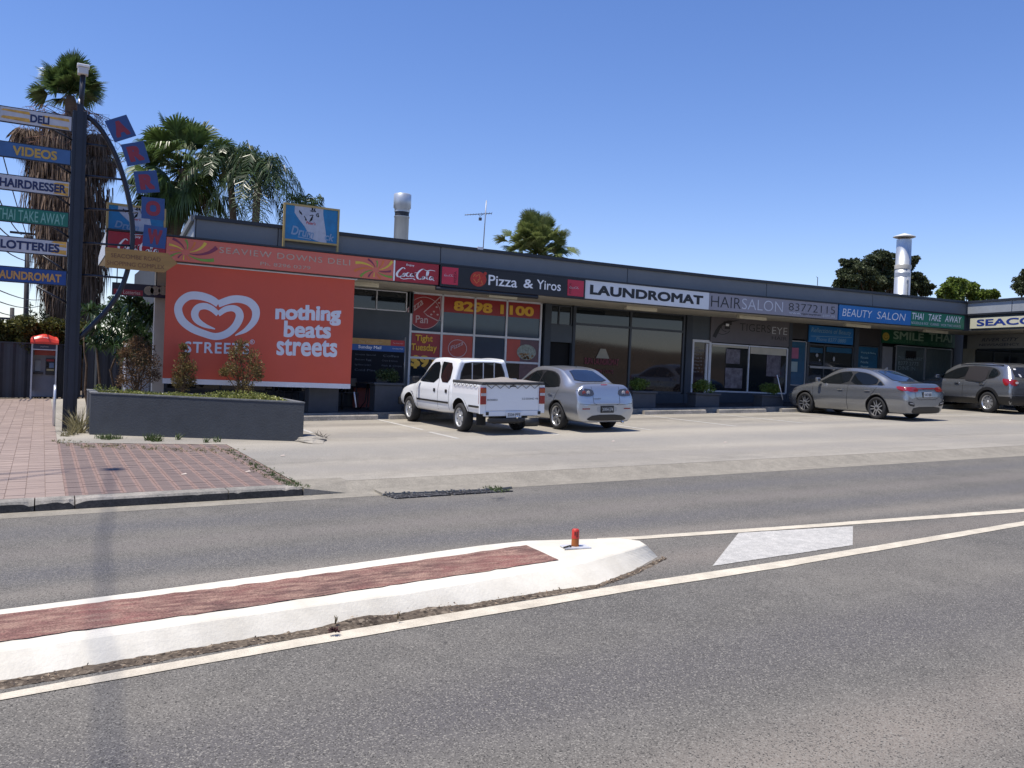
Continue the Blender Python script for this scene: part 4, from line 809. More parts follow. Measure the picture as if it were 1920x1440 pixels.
# ---------------- drumstick boards on posts
def drum(x0, x1, z0, z1, Y, zpost, label, crop=None):
    t = thing('roof_sign', label, 'sign', ((x0+x1)/2, Y, zpost)); fr = mat('sign_frame_ochre', (.42, .30, .11), .6, 0, .15, 5)
    q = MB(); w_ = .045
    q.box(x0, x0+w_, Y-.02, Y+.04, zpost, z1); q.box(x1-w_, x1, Y-.02, Y+.04, zpost, z1); q.box(x0+w_, x1-w_, Y-.02, Y+.04, z1-w_, z1); q.box(x0+w_, x1-w_, Y-.02, Y+.04, z0, z0+w_); q.build('frame', fr, t)
    MB().box(x0+w_, x1-w_, Y, Y+.02, z0+w_, z1-w_).build('sign_panel', mat('sign_sky_blue', (.012, .17, .36), .4, 0, .2, 4), t)
    w = x1-x0; h = z1-z0; mp = lambda a, b, d=.004: Vector((x0+w*a, Y-d, z0+h*b))
    pale = mat('print_pale', (.42, .44, .50), .5, 0, .12, 9)
    MB().add([mp(*p) for p in ((.20, 1.0), (.70, 1.0), (.70, .80), (.76, .32), (.78, .05), (.66, .05), (.50, .12), (.38, .42), (.26, .62), (.19, .76), (.19, .93))], [tuple(range(11))]).build('cone_print', pale, t, fixn=False)
    q = MB(); put_text(q, 'Drum', mp(.14, .18, .007), mp(.54, .12, .007)-mp(.14, .18, .007), Vector((.02, 0, h*.24)), .03, .15); put_text(q, 'ck', mp(.74, .12, .007), mp(.90, .10, .007)-mp(.74, .12, .007), Vector((.02, 0, h*.2)), .03, .15); stroke(q, [(x0+w*.26, z0+h*.13), (x0+w*.5, z0+h*.1)], .025, lambda a, b: Vector((a, Y-.007, b))); q.build('lettering', mat('print_faded_blue', (.22, .32, .46), .5), t, fixn=False)
    q = MB(); put_text(q, "Peter's", mp(.40, .50, .008), Vector((w*.17, 0, -.01)), Vector((0, 0, h*.08)), .02, .2); q.build('lettering', mat('print_red', (.45, .02, .03), .5), t, fixn=False)
    q = MB(); rr = random.Random(3)
    for k in range(9):
        a, b = rr.uniform(.22, .6), rr.uniform(.62, .93); P = cr([(x0+w*(a+rr.uniform(-.04, .04)), z0+h*(b+rr.uniform(-.07, .07))) for _ in range(4)], 4); stroke(q, P, .02, lambda u, v: Vector((u, Y-.0065, v)))
    q.build('chocolate_print', blackt, t, fixn=False)
    return t
Yd = FAS+.16; x0, x1, z0, z1 = rect(531, 386, 636, 456, Yd); drum(x0, x1, z0, z1, Yd, 4.50, 'blue ice cream cone board in a yellow frame on the roof above the deli sign')
x0, x1, z0, z1 = rect(199, 388, 311, 436, Yd); drum(x0, x1, z0-.05, z1+.03, Yd, 4.50, 'blue ice cream cone board at the left end of the canopy, behind the arrow letters')
# ---------------- roof items
galv = mat('galvanised', (.50, .53, .56), .42, .55, .12, 4, stretch=(1, 1, .3)); galvd = paint('flue_band', (.03, .032, .035), .6)
p = WP(752, 441, 27.0); sc = 27.0/FPX*1.05
fl = thing('roof_flue', 'short galvanised flue with wide cowl and black band behind the deli roof', 'flue', (p.x, 27, 4.6))
pt = WP(753, 365, 27.0).z; r = (WP(767.5, 440, 27).x-WP(738, 440, 27).x)/2*.87; h = lambda y: WP(752, y, 27).z
MB().lathe([(r, 4.6), (r, h(408)), (r*1.07, h(408)), (r*1.07, h(406))], (0, 0, 1), (p.x, 27, 0), 28).build('pipe', galv, fl)
MB().lathe([(r*.98, h(406)), (r*.98, h(397))], (0, 0, 1), (p.x, 27, 0), 28).build('black_band', galvd, fl)
MB().lathe([(r*1.05, h(398)), (r*1.05, h(392)), (r*1.2, h(390)), (r*1.2, pt), (r*1.1, pt+.02), (r*1.1, pt-.1), (0, pt-.1)], (0, 0, 1), (p.x, 27, 0), 28).build('cowl', galv, fl)
Y2 = 31.0; p = WP(1691, 545, Y2); h = lambda y: WP(1691, y, Y2).z; r = (WP(1702, 500, Y2).x-WP(1679, 500, Y2).x)/2*.80
f2 = thing('roof_flue', 'tall galvanised flue with conical hat behind the beauty salon roof', 'flue', (p.x, Y2, 4.6))
MB().lathe([(r*1.03, 4.6), (r*1.03, h(503)), (r*.98, h(503)), (r*.98, h(449))], (0, 0, 1), (p.x, Y2, 0), 28).build('pipe', galv, f2)
MB().lathe([(r*1.07, h(505)), (r*1.09, h(499)), (r*1.07, h(497))], (0, 0, 1), (p.x, Y2, 0), 28).build('collar', paint('collar_cream', (.5, .47, .4)), f2)
MB().lathe([(r*1.04, h(520)), (r*1.04, h(512))], (0, 0, 1), (p.x, Y2, 0), 28).build('collar', alum, f2)
MB().lathe([(0, h(436)), (r*1.35, h(442.5)), (r*1.48, h(444)), (r*1.2, h(445.3)), (0, h(445))], (0, 0, 1), (p.x, Y2, 0), 28).build('hat', paint('hat_white', (.62, .62, .6)), f2)
q = MB()
for k in range(3): a = 2.1*k; q.tube([(p.x+math.cos(a)*r*.9, Y2+math.sin(a)*r*.9, h(455)), (p.x+math.cos(a)*r*.6, Y2+math.sin(a)*r*.6, h(443))], .012, 5)
q.build('hat_struts', darkfr, f2)
q = MB(); q.tube([(p.x-.1, Y2-r-.05, 4.6), (p.x-.1, Y2-r-.05, h(527)), (p.x-.18, Y2-r-.05, h(525))], .03, 6); q.build('conduit', paint('conduit_cream', (.55, .52, .45)), f2)
Ya = PY_-.06; A = WP(906, 465, Ya); B = WP(912, 376, Ya); an = thing('tv_antenna', 'thin television antenna on a mast fixed to the parapet', 'antenna', tuple(A)); am = mat('antenna_metal', (.10, .10, .11), .5, .5, .1, 9)
MB().tube([A, B], .014, 6).build('mast', mat('mast_grey', (.30, .31, .33), .4, .4, .1, 5), an)
P0, P1 = WP(872, 403, Ya-.2), WP(922, 400, Ya+.3); q = MB(); q.tube([P0, P1], .010, 6); d = (P1-P0)
for k in range(11): c = P0+d*(k/10); s = Vector((.35, .8, 0)).normalized()*(.10+.010*k); q.tube([c-s, c+s], .006, 4)
q.tube([P0+d*.5, P0+d*.55+Vector((0, 0, -.07)), P0+d*.68], .006, 4); q.bbox(P0.x+d.x*.53, P0.x+d.x*.60, P0.y+d.y*.5, P0.y+d.y*.62, P0.z-.04, P0.z+.04, .005); q.build('boom', am, an)
MB().box(A.x-.16, A.x+.0, Ya, Ya+.06, A.z-.05, A.z+.02).build('bracket', alumw, an)
q = MB(); A = WP(1533, 527, PY_); q.tube([A-Vector((0, 0, .15)), A+Vector((0, 0, .12)), A+Vector((-.06, 0, .14))], .012, 5); q.build('vent_stub', am, None, **lab('tiny hooked vent pipe on the parapet above the hair salon phone number', 'pipe'))
# ================================================================ LEFT: sign pylon
def leafmat(name, c, c2, isl=.35, trans=.25, rough=.45): return mat(name, c, rough, 0, .1, 6, c2=c2, isl=isl, trans=trans, spec=.4)
pb = GP(128, 808); YPY = pb.y; nb = mat('pylon_navy_black', (.012, .015, .026), .45, 0, .2, 3)
py = thing('sign_pylon', 'tall dark pylon with shop name boards, bow arm and tilted letter squares', 'sign pylon', tuple(pb))
P = lambda x, y, d=0: WP(x, y, YPY-d)
MB().box(.40, .655, YPY-.02, YPY+.14, pb.z-.1, 6.62).build('post', nb, py)
MB().box(.47, .585, YPY-.06, YPY-.021, pb.z-.1, 6.75).build('post_channel', nb, py)
MB().tube([(.53, YPY+.03, 6.6), (.555, YPY+.03, 7.38)], .05, 10).build('lamp_stem', nb, py)
lamp = MB().bbox(.455, .645, YPY-.08, YPY+.10, 7.35, 7.49, .015).build('lamp_housing', paint('lamp_grey', (.55, .54, .52)), py)
MB().bbox(.44, .665, YPY-.10, YPY+.12, 7.493, 7.545, .012).build('lamp_cap', paint('lamp_white', (.8, .8, .8)), py)
MB().tube([P(150, 207), P(149, 186)], .02, 6).build('conduit', alum, py)
orr = mat('streak_orange', (.60, .33, .06), .6, 0, .3, 9); bw_ = mat('board_white', (.50, .50, .52), .55, 0, .12, 4); bblue = mat('board_blue', (.045, .12, .27), .5, 0, .12, 4); bblue2 = mat('board_deep_blue', (.010, .055, .22), .5, 0, .12, 4); bgreen = mat('board_green', (.01, .15, .10), .5, 0, .15, 5)
boards = [('DELI', 6.34, bw_, navy, .42, .68, .22, .72, 1), ('VIDEOS', 5.67, bblue, mat('lettering_ochre', (.52, .32, .06), .5), .20, .80, .2, .78, 0), ('HAIRDRESSER', 5.04, bw_, navy, .04, .94, .2, .75, 2), ('THAI TAKE AWAY', 4.43, bgreen, mat('lettering_mint', (.20, .42, .34), .5), .02, .94, .14, .82, 0), ('LOTTERIES', 3.85, bw_, navy, .08, .88, .22, .76, 2), ('LAUNDROMAT', 3.27, bblue2, mat('lettering_orange', (.50, .26, .07), .5), .02, .92, .2, .72, 0)]
bx0_, bx1_ = -.87, .395
for k, (s, zc, m, tm, a, b, c, d, st_) in enumerate(boards):
    za, zb = zc-.155, zc+.155; fr = .018
    bo_ = MB().box(bx0_, bx1_, YPY+.0, YPY+.04, za, zb).build('name_board', nb, py)
    MB().box(bx0_+fr, bx1_-fr, YPY-.008, YPY+.0-.0005, za+fr, zb-fr).build('board_face', m, bo_)
    if st_:
        q = MB(); rr = random.Random(k+4)
        for u in range(5):
            z = rr.uniform(za+.04, zb-.04); x = rr.choice([bx0_+.03, bx1_-.55]) if st_ == 1 else bx1_-.30
            q.add([(x, YPY-.010-u*.0004, z), (x+.5 if st_ == 1 else x+.27, YPY-.010-u*.0004, z-.02), (x+.48 if st_ == 1 else x+.27, YPY-.010-u*.0004, z+.035), (x+.04, YPY-.010-u*.0004, z+.03)], [(0, 1, 2, 3)])
        q.build('orange_streaks', orr, bo_, fixn=False)
    w = bx1_-bx0_; q = MB(); put_text(q, s, (bx0_+w*a, YPY-.014, za+.31*c), (w*(b-a), 0, 0), (0, 0, .31*(d-c)), .045 if m != bgreen else .01); q.build('lettering', tm, bo_, fixn=False)
for (x0, y0, x1, y1) in ((80, 233, 138, 264), (78, 291, 135, 326), (80, 351, 133, 386), (80, 414, 131, 446), (78, 478, 129, 513), (68, 537, 127, 569)): MB().tube([P(x0, y0, -.08), P(x1, y1, -.08)], .022, 6).build('brace', nb, py)
arc = cr([tuple(P(x, y)) for x, y in ((163, 216), (184, 235), (203, 263), (222, 303), (238, 355), (247, 405), (249, 448), (243, 492), (228, 540), (204, 577), (176, 607), (148, 634))], 5)
MB().tube([Vector(p)+Vector((0, .05, 0)) for p in arc], .05, 8).build('bow_arm', nb, py)
for (y0, x1, y1) in ((270, 200, 275), (329, 233, 337), (391, 246, 396), (455, 249, 461), (515, 230, 521)): MB().tube([P(161-(y0-270)*.05, y0, -.05), P(x1, y1, -.05)], .022, 6).build('strut', nb, py)
lb = mat('letter_square_blue', (.025, .065, .20), .45, 0, .12, 4); lr = mat('letter_red', (.24, .022, .04), .5, 0, .1, 4)
for s, cx, cy, rot in (('A', 226, 241, 27), ('R', 254, 288, 19), ('R', 275, 341, 11), ('O', 287, 391, 1), ('W', 290, 444, -3)):
    c = P(cx, cy, .02); M = Matrix.Translation(c) @ Matrix.Rotation(math.radians(-(rot-0)), 4, 'Y'); h_ = .222
    sq = MB().box(-h_, h_, -.012, .012, -h_, h_, 0, M).build('letter_square', lb, py)
    q = MB(); put_text(q, s, (-.14, -.016, -.155), (.28, 0, 0), (0, 0, .31), .07); q.v = [M @ v for v in q.v]; q.build('lettering', lr, sq, fixn=False)
for (x0, y0, x1, y1) in ((197, 256, 206, 252), (222, 305, 232, 302), (241, 350, 252, 348), (247, 398, 268, 396), (249, 440, 270, 440)): MB().tube([P(x0, y0, -.02), P(x1, y1, -.02)], .012, 6).build('letter_bracket', alum, py)
q = MB(); q.prism([P(*p, .10) for p in ((197, 463), (315, 475), (333, 494), (308, 511), (197, 501))], (0, .03, 0)); ar = q.build('arrow_board', mat('arrow_ochre', (.36, .20, .055), .55, 0, .15, 3, stretch=(.5, 1, 6)), py)
brn = mat('lettering_brown', (.16, .07, .03), .6)
q = MB()
for s, a, b, c, d in (('SEACOMBE ROAD', 208, 470, 301, 485), ('SHOPPING COMPLEX', 200, 484, 308, 499)):
    A = P(a, d-3, .104); B = P(b if 0 else c, d+6, .104); put_text(q, s, A, B-A, Vector((0, 0, .085)), .0)
q.build('lettering', brn, ar, fixn=False)
# ---------------- phone booth
pv = GP(56, 748); YPH = pv.y; pt_ = thing('phone_booth', 'grey public phone booth with rounded orange-red roof against the dark fence', 'phone booth', tuple(pv))
x0, x1 = WP(57.5, 690, YPH).x, WP(106.5, 690, YPH).x; zb_ = pv.z; zt__ = WP(80, 645, YPH).z; steel = mat('booth_steel', (.42, .44, .48), .4, .3, .1, 4); boothg = paint('booth_grey', (.26, .27, .32), .5)
for x in (x0, x1-.045):
    MB().box(x, x+.045, YPH, YPH+.05, zb_, zt__).build('frame_post', steel, pt_); MB().box(x, x+.045, YPH+.7, YPH+.75, zb_, zt__).build('frame_post', steel, pt_)
MB().box(x0+.045, x1-.045, YPH+.68, YPH+.72, zb_+.05, zt__).build('back_panel', boothg, pt_)
for x in (x0+.012, x1-.03): MB().box(x, x+.012, YPH+.06, YPH+.69, zb_+.25, zt__-.1).build('side_glass', mat('booth_glass', (.10, .11, .13), .08, 0, .1, 2), pt_)
MB().box(x0+.045, x1-.045, YPH+.0, YPH+.04, zt__-.19, zt__-.16).build('head_rail', steel, pt_); MB().box(x0+.045, x1-.045, YPH+.01, YPH+.05, zt__-.16, zt__).build('head_panel', mat('booth_navy', (.02, .025, .06), .4), pt_)
sign_text('payphone', x0+.25, x1-.25, zt__-.11, zt__-.05, YPH+.01, mat('lettering_grey', (.3, .3, .34), .5), pt_)
prr = mat('booth_red', (.62, .045, .02), .35, 0, .08, 4)
q = MB(); pr = [(-.04, 0), (-.035, .05), (.0, .13), (.06, .20), (.16, .24)]; N_ = 10; xm = (x0+x1)/2; hw_ = (x1-x0)/2+.03
rows = []
for i in range(N_+1):
    f = -1+2*i/N_; bul = .075*max(0, math.cos(f*math.pi*.62))**1.2; rows.append([(xm+f*(hw_-(.06 if j == 4 else .03 if j == 3 else 0)), YPH-.05+y+(.0 if j < 3 else 0), zt__+.002+z+(bul*min(1, z/.15))) for j, (y, z) in enumerate(pr)]+[(xm+f*(hw_-.06), YPH+.62, zt__+.22+bul), (xm+f*hw_, YPH+.8, zt__+.02), (xm+f*hw_, YPH+.8, zt__+.002)])
m_ = len(rows[0]); q.add([p for r in rows for p in r], [(i*m_+t, (i+1)*m_+t, (i+1)*m_+(t+1) % m_, i*m_+(t+1) % m_) for i in range(N_) for t in range(m_)]+[tuple(range(m_)), tuple(N_*m_+t for t in range(m_-1, -1, -1))]); q.build('roof', prr, pt_)
q = MB(); c = Vector((xm+.02, YPH-.045, zt__+.14)); mpq = lambda u, v: Vector((c.x+u, YPH-.075+.25*v+.012, c.z+v)); stroke(q, [(.07, .05), (-.05, .06), (-.08, 0), (-.03, -.05), (.05, -.055), (.06, 0), (.0, .0)], .03, mpq); q.build('logo_print', whitet, pt_, fixn=False)
def bx(a, b, c, d, m, n, y=.66, par=pt_): 
    X0, Z1 = WP(a, c, YPH+y).x, WP(a, c, YPH+y).z; X1, Z0 = WP(b, d, YPH+y).x, WP(b, d, YPH+y).z; return MB().bbox(X0, X1, YPH+y-.02, YPH+y, Z0, Z1, .006).build(n, m, par)
bx(65, 104, 653, 667, mat('booth_poster', (.42, .07, .06), .4, 0, .35, 3), 'red_panel'); bx(66, 76, 675, 696, mat('notice_grey', (.33, .38, .44), .5), 'notice'); bx(62, 81, 697, 702, mat('shelf_dark', (.05, .045, .05), .5), 'shelf', .6)
ph = bx(86, 103.5, 672, 703, mat('phone_dark', (.02, .02, .025), .4), 'phone', .62); bx(87, 102, 673, 678, mat('phone_red', (.30, .02, .03), .4), 'red_cap', .59, ph); bx(92.5, 101, 680, 690, mat('phone_blue', (.16, .25, .42), .4), 'keypad', .59, ph); bx(87, 101, 691.5, 695.5, mat('phone_yellow', (.55, .48, .25), .5), 'yellow_label', .59, ph)
X0, Z1 = WP(88.5, 680, YPH+.57).x, WP(88.5, 680, YPH+.57).z; q = MB(); q.tube([(X0, YPH+.57, Z1), (X0+.02, YPH+.54, Z1-.06), (X0, YPH+.57, Z1-.14)], .018, 6); q.build('handset', MATS['phone_dark'], ph)
# ---------------- hoop rail beside the pylon
hb = GP(101, 799); q = MB(); pts = [(0, 0), (0, .62), (.03, .74), (.10, .82), (.18, .84), (.5, .84), (.62, .80), (.68, .68), (.68, 0)]; q.tube([Vector((hb.x+.0, hb.y+u, hb.z+v)) for u, v in pts], .026, 10)
q.build('hoop_rail', mat('galv_rail', (.62, .64, .67), .35, .5, .1, 9), None, **lab('galvanised steel hoop rail seen end on beside the pylon foot', 'rail'))
# ---------------- fence: ribbed sheet bays with posts
YF = 31.95; fm = mat('fence_charcoal', (.030, .031, .040), .5, 0, .12, 2); fe = thing('fence', 'long charcoal ribbed metal fence behind the brick footpath', 'fence', (-1, YF, gz(-1, YF)))
xx = -13.2
while xx < 5.9:
    q = MB(); a = xx+.05; b = xx+2.35; k = 0; vs = []; step = .085; n_ = int((b-a)/step)
    for i in range(n_+1):
        x = a+(b-a)*i/n_; dy = (0, .035, .035, 0)[i % 4]; vs += [(x, YF+dy, gz(x, YF)), (x, YF+dy, gz(xx, YF)+1.74)]
    q.add(vs, [(2*i, 2*i+2, 2*i+3, 2*i+1) for i in range(n_)]); q.build('fence_panel', fm, fe, fixn=False)
    MB().box(a-.05, b, YF-.02, YF+.06, gz(xx, YF)+1.74, gz(xx, YF)+1.78).build('top_rail', fm, fe); MB().box(xx-.0, xx+.05, YF-.03, YF+.05, gz(xx, YF)-.1, gz(xx, YF)+1.78).build('fence_post', fm, fe); xx += 2.4
q = MB(); A = WP(178, 735, YF-.2); q.box(A.x-.03, A.x+.03, YF-.2, YF-.15, A.z-.3, A.z+1.85); q.build('bare_post', paint('bare_post_grey', (.20, .20, .18)), None, **lab('single pale grey steel post standing before the dark fence', 'post'))
# ================================================================ vegetation helpers
def leafquad(q, p, d, l, w, mi=0, bend=.0, nrm=None):
    d = d.normalized(); s = d.cross(nrm if nrm is not None else Vector((random.gauss(0, 1), random.gauss(0, 1), random.gauss(0, 1)))).normalized()*w; g = Vector((0, 0, -bend*l))
    q.add([p, p+d*l*.5+s, p+d*l+g, p+d*l*.5-s], [(0, 1, 2, 3)], mi)
def rdir(up=0.): v = Vector((random.gauss(0, 1), random.gauss(0, 1), random.gauss(0, 1)+up)); return v.normalized()
def clump(q, c, r, n, l, w, nm=1, up=.3, sq=1.):
    for k in range(n):
        d = rdir(); rr = random.random()**.4; p = Vector(c)+Vector((d.x*r[0], d.y*r[1], d.z*r[2]))*rr; leafquad(q, p, (d+rdir(up)*1.0), l*random.uniform(.6, 1.3), w*random.uniform(.7, 1.2), random.randrange(nm), .2)
def limb(q, a, b, r0, r1, wob=.05, n=4, mi=0):
    a, b = Vector(a), Vector(b); L_ = (b-a).length; q.tube([a.lerp(b, i/n)+(rdir()*wob*L_ if 0 < i < n else Vector()) for i in range(n+1)], [r0+(r1-r0)*i/n for i in range(n+1)], 6, mi)
bark = mat('bark_brown', (.10, .065, .04), .9, 0, .35, 9, bump=.6, bscale=18); barkg = mat('palm_trunk', (.13, .085, .055), .9, 0, .35, 6, bump=.8, bscale=14, stretch=(1, 1, 5))
gf = leafmat('fan_palm_green', (.045, .080, .018), (.11, .16, .05), .4, .3, .35); gfy = leafmat('fan_palm_yellow_green', (.09, .125, .03), (.22, .25, .09), .4, .3, .35); gd = leafmat('feather_palm_green', (.030, .055, .018), (.07, .11, .04), .4, .25, .35)  # second fan palm green is a lighter yellow-green leaf colour
dead = mat('dead_frond', (.095, .062, .040), .85, 0, .2, 5, c2=(.20, .132, .085), isl=.5); deadp = mat('dead_frond_pinkish', (.26, .14, .10), .85, 0, .2, 5, isl=.35)
def fan_leaf(q, base, d, pl, R, n=26, spread=2.5, droop=.35, mi=0, pm=None, split=.35, side=None):
    """petiole then a pleated fan of narrow blades whose tips droop"""
    d = d.normalized(); tip = base+d*pl+Vector((0, 0, -.10*pl)); 
    q.tube([base, base.lerp(tip, .5)+Vector((0, 0, .04*pl)), tip], [.022, .016, .010], 4, mi if pm is None else pm)
    s = d.cross(Vector((0, 0, 1))); s = s.normalized() if s.length > .05 else Vector((1, 0, 0)); 
    if side is not None: s = (s*math.cos(side)+s.cross(d)*math.sin(side)).normalized()
    nn = s.cross(d).normalized()
    for k in range(n):
        a = -spread/2+spread*k/(n-1)+random.uniform(-.03, .03); e = (d*math.cos(a)+s*math.sin(a)).normalized(); l = R*random.uniform(.85, 1.05)*(1-.12*abs(a)); w = R*spread/n*.42
        t = e.cross(nn).normalized()*w; zf = nn*(w*.9 if k % 2 else -w*.9)
        p1 = tip+e*l*.5+zf*.5; dr = Vector((0, 0, -1))*droop*l
        p2 = tip+e*l*.80+dr*.35; p3 = tip+e*l*.98+dr*random.uniform(.7, 1.25)
        q.add([tip-t*.25, tip+t*.25, p1+t, p1-t, p2+t*.55, p2-t*.55, p3], [(0, 1, 2, 3), (3, 2, 4, 5), (5, 4, 6)], mi)
# ---------------- 1: washingtonia with long dead skirt
YA = 37.5
def at(x, y, Y=YA): return WP(x, y, Y)
pA = thing('fan_palm', 'tall palm with a thick brown skirt of dead fronds behind the sign pylon', 'palm', (at(150, 600).x, YA, gz(0, YA)))
top = at(133, 195); base = Vector((at(152, 640).x, YA, .4)); q = MB(); q.tube([base, at(148, 500), at(142, 330), top, at(132, 180)], [.30, .26, .24, .22, .14], 12); q.build('trunk', barkg, pA)
q = MB(); cc = at(131, 172)
for k in range(64):
    a = random.uniform(0, 6.283); el = random.uniform(-.25, 1.5); d = Vector((math.cos(a)*math.cos(el), math.sin(a)*math.cos(el), math.sin(el))); fan_leaf(q, cc+d*.1, d, random.uniform(.35, .85), random.uniform(.65, .95), 24, 1.9, random.uniform(.0, .22), 0, side=random.uniform(-1.2, 1.2))
for k in range(46):
    a = random.uniform(0, 6.283); el = random.uniform(.3, 1.5); d = Vector((math.cos(a)*math.cos(el), math.sin(a)*math.cos(el), math.sin(el))); fan_leaf(q, cc+Vector((0, 0, random.uniform(-.25, .35))), d, random.uniform(.1, .4), random.uniform(.6, .85), 22, 1.6, .05, 0, side=random.uniform(-1.4, 1.4))
q.build('crown', gf, pA, leaf=1)
q = MB()
def shag(q, c, rad, n, lmin, lmax, w=.02, out=.35, mi=0, sp=.25):
    for k in range(n):
        a = random.uniform(0, 6.283); p = Vector(c)+Vector((math.cos(a)*rad*random.uniform(.75, 1.05), math.sin(a)*rad*random.uniform(.75, 1.05), random.uniform(-sp, sp))); l = random.uniform(lmin, lmax); o_ = Vector((math.cos(a), math.sin(a), 0)); d1 = o_*out*random.uniform(.2, 1.2)+Vector((random.gauss(0, .10), random.gauss(0, .10), -1)); s = Vector((-math.sin(a)+random.gauss(0, .6), math.cos(a)+random.gauss(0, .6), 0)).normalized()*w*random.uniform(.5, 1.4)
        m_ = p+d1.normalized()*l*.5; e = m_+Vector((d1.x*.2, d1.y*.2, -1)).normalized()*l*.5; q.add([p+s, p-s, m_-s, m_+s, e], [(0, 1, 2, 3), (3, 2, 4)], mi)
prof = [(262, 62, 40), (285, 45, 56), (320, 40, 70), (360, 46, 72), (400, 52, 70), (440, 58, 64), (480, 64, 57), (520, 72, 50), (560, 84, 42), (590, 100, 32)]
for yy, xl, hw2 in prof:
    xr = min(xl+2*hw2+26, 212); c = at((xl+xr)/2, yy); r_ = (at(xr, yy).x-at(xl, yy).x)/2*.93
    for rr_, nn_ in ((r_, 420), (r_*.8, 220), (r_*.55, 120)): shag(q, c, rr_*random.uniform(.9, 1.06), nn_, .5, 1.4, .02, .16, 0, .5)
for (x_, y_, r_) in ((50, 250, .42), (182, 262, .42), (190, 300, .45), (60, 262, .35)): 
    c = at(x_, y_); 
    for rr_ in (r_, r_*.6): shag(q, c, rr_, 260, .5, 1.0, .02, .35, 0, .12)
    for k in range(200): d = rdir(.6); leafquad(q, c+Vector((d.x*r_, d.y*r_, abs(d.z)*r_*.6)), Vector((d.x*.6, d.y*.6, -.7)), random.uniform(.25, .5), .02)
q.build('dead_skirt', dead, pA, leaf=1)
q = MB(); cc = at(133, 235)
for k in range(90):
    a = random.uniform(0, 6.283); d = Vector((math.cos(a), math.sin(a)*.7, random.uniform(-.1, .5))); L_ = random.uniform(.7, 1.9); p0 = cc+Vector((0, 0, random.uniform(-1.3, .6))); p1 = p0+d*L_*.6; p2 = p1+Vector((d.x*.4*L_, d.y*.4*L_, -.15*L_)); q.tube([p0, p1, p2], [.02, .013, .008], 4)
    for u in range(9): e = p1.lerp(p2, random.random()); q.tube([e, e+Vector((random.gauss(0, .2), random.gauss(0, .2), random.uniform(-.4, .1))), e+Vector((random.gauss(0, .25), random.gauss(0, .25), random.uniform(-.8, -.25)))], [.008, .006, .003], 3)
q.build('dead_stalks', deadp, pA, leaf=1)
# ---------------- 2: broad fan palm left of the parapet
def fanpalm(label, Y, crown, trunk, R, n, tr=.2, dead_n=0, lo=-.9, pl=(.8, 1.3), seed=1, hang=.5, sp=2.3, loc=None, hi=1.4, cm=None):
    random.seed(seed); c = WP(*crown, Y); T_ = thing('fan_palm', label, 'palm', (WP(*trunk[0], Y).x, Y, gz(WP(*trunk[0], Y).x, Y)))
    pts = [WP(x, y, Y) for x, y in trunk]; p0 = pts[0].copy(); p0.z = gz(p0.x, Y)-.1; q = MB(); q.tube([p0]+pts+[c], [tr*1.2]+[tr]*len(pts)+[tr*.6], 10); q.build('trunk', barkg, T_); q = MB()
    for k in range(n):
        a = random.uniform(0, 6.283); el = lo+(hi-lo)*random.random(); d = Vector((math.cos(a)*math.cos(el), math.sin(a)*math.cos(el), math.sin(el))); fan_leaf(q, c+d*.12, d, random.uniform(*pl), R*random.uniform(.85, 1.1), 24, sp, hang*(1.1-el*.55), 0, side=random.uniform(-.8, .8))
    q.build('crown', cm or gf, T_, leaf=1)
    if dead_n:
        q = MB()
        for k in range(dead_n): a = random.uniform(0, 6.283); el = random.uniform(-1.3, -.5); d = Vector((math.cos(a)*math.cos(el), math.sin(a)*math.cos(el), math.sin(el))); fan_leaf(q, c+d*.1+Vector((0, 0, -.2)), d, random.uniform(.5, .9), R*.8, 18, 1.5, .9)
        q.build('dead_fronds', dead, T_, leaf=1)
    return T_
fanpalm('dense green fan palm with leaning brown trunk rising left of the parapet', 33.5, (342, 318), [(322, 448), (331, 415), (346, 370)], 1.0, 100, .25, 6, -1.15, (.6, 1.55), 11, .45)
fanpalm('short fan palm partly dry at the base showing over the parapet mid roof', 36, (1008, 478), [(1008, 490)], .72, 120, .2, 30, -.3, (.4, 1.75), 5, .2, cm=gfy)
# ---------------- queen palms (feather fronds)
def frond(q, base, d, L_, drop, nl=34, ll=.5, mi=0):
    P = []; d = d.normalized(); 
    for i in range(9): t = i/8; P.append(base+d*L_*t*(1-.18*t)+Vector((0, 0, -drop*L_*t**2.2)))
    q.tube(P, [.028*(1-.75*i/8) for i in range(9)], 4, mi)
    for k in range(nl):
        t = .12+.88*k/nl; i = min(7, int(t*8)); f = t*8-i; p = P[i].lerp(P[i+1], f); ax = (P[i+1]-P[i]).normalized(); s = ax.cross(Vector((0, 0, 1))); s = s.normalized() if s.length > .05 else Vector((1, 0, 0))
        for sg in (-1, 1):
            l = ll*(.55+.9*math.sin(math.pi*min(.93, t)))*random.uniform(.8, 1.15); e = (s*sg*random.uniform(.5, .9)+ax*.55+Vector((0, 0, random.uniform(-.5, .25)))).normalized(); w = ax*.019; m_ = p+e*l*.5; tip = p+e*l*.82+Vector((0, 0, -l*random.uniform(.35, .6))); q.add([p-w*.6, p+w*.6, m_+w, m_-w, tip], [(0, 1, 2, 3), (3, 2, 4)], mi)
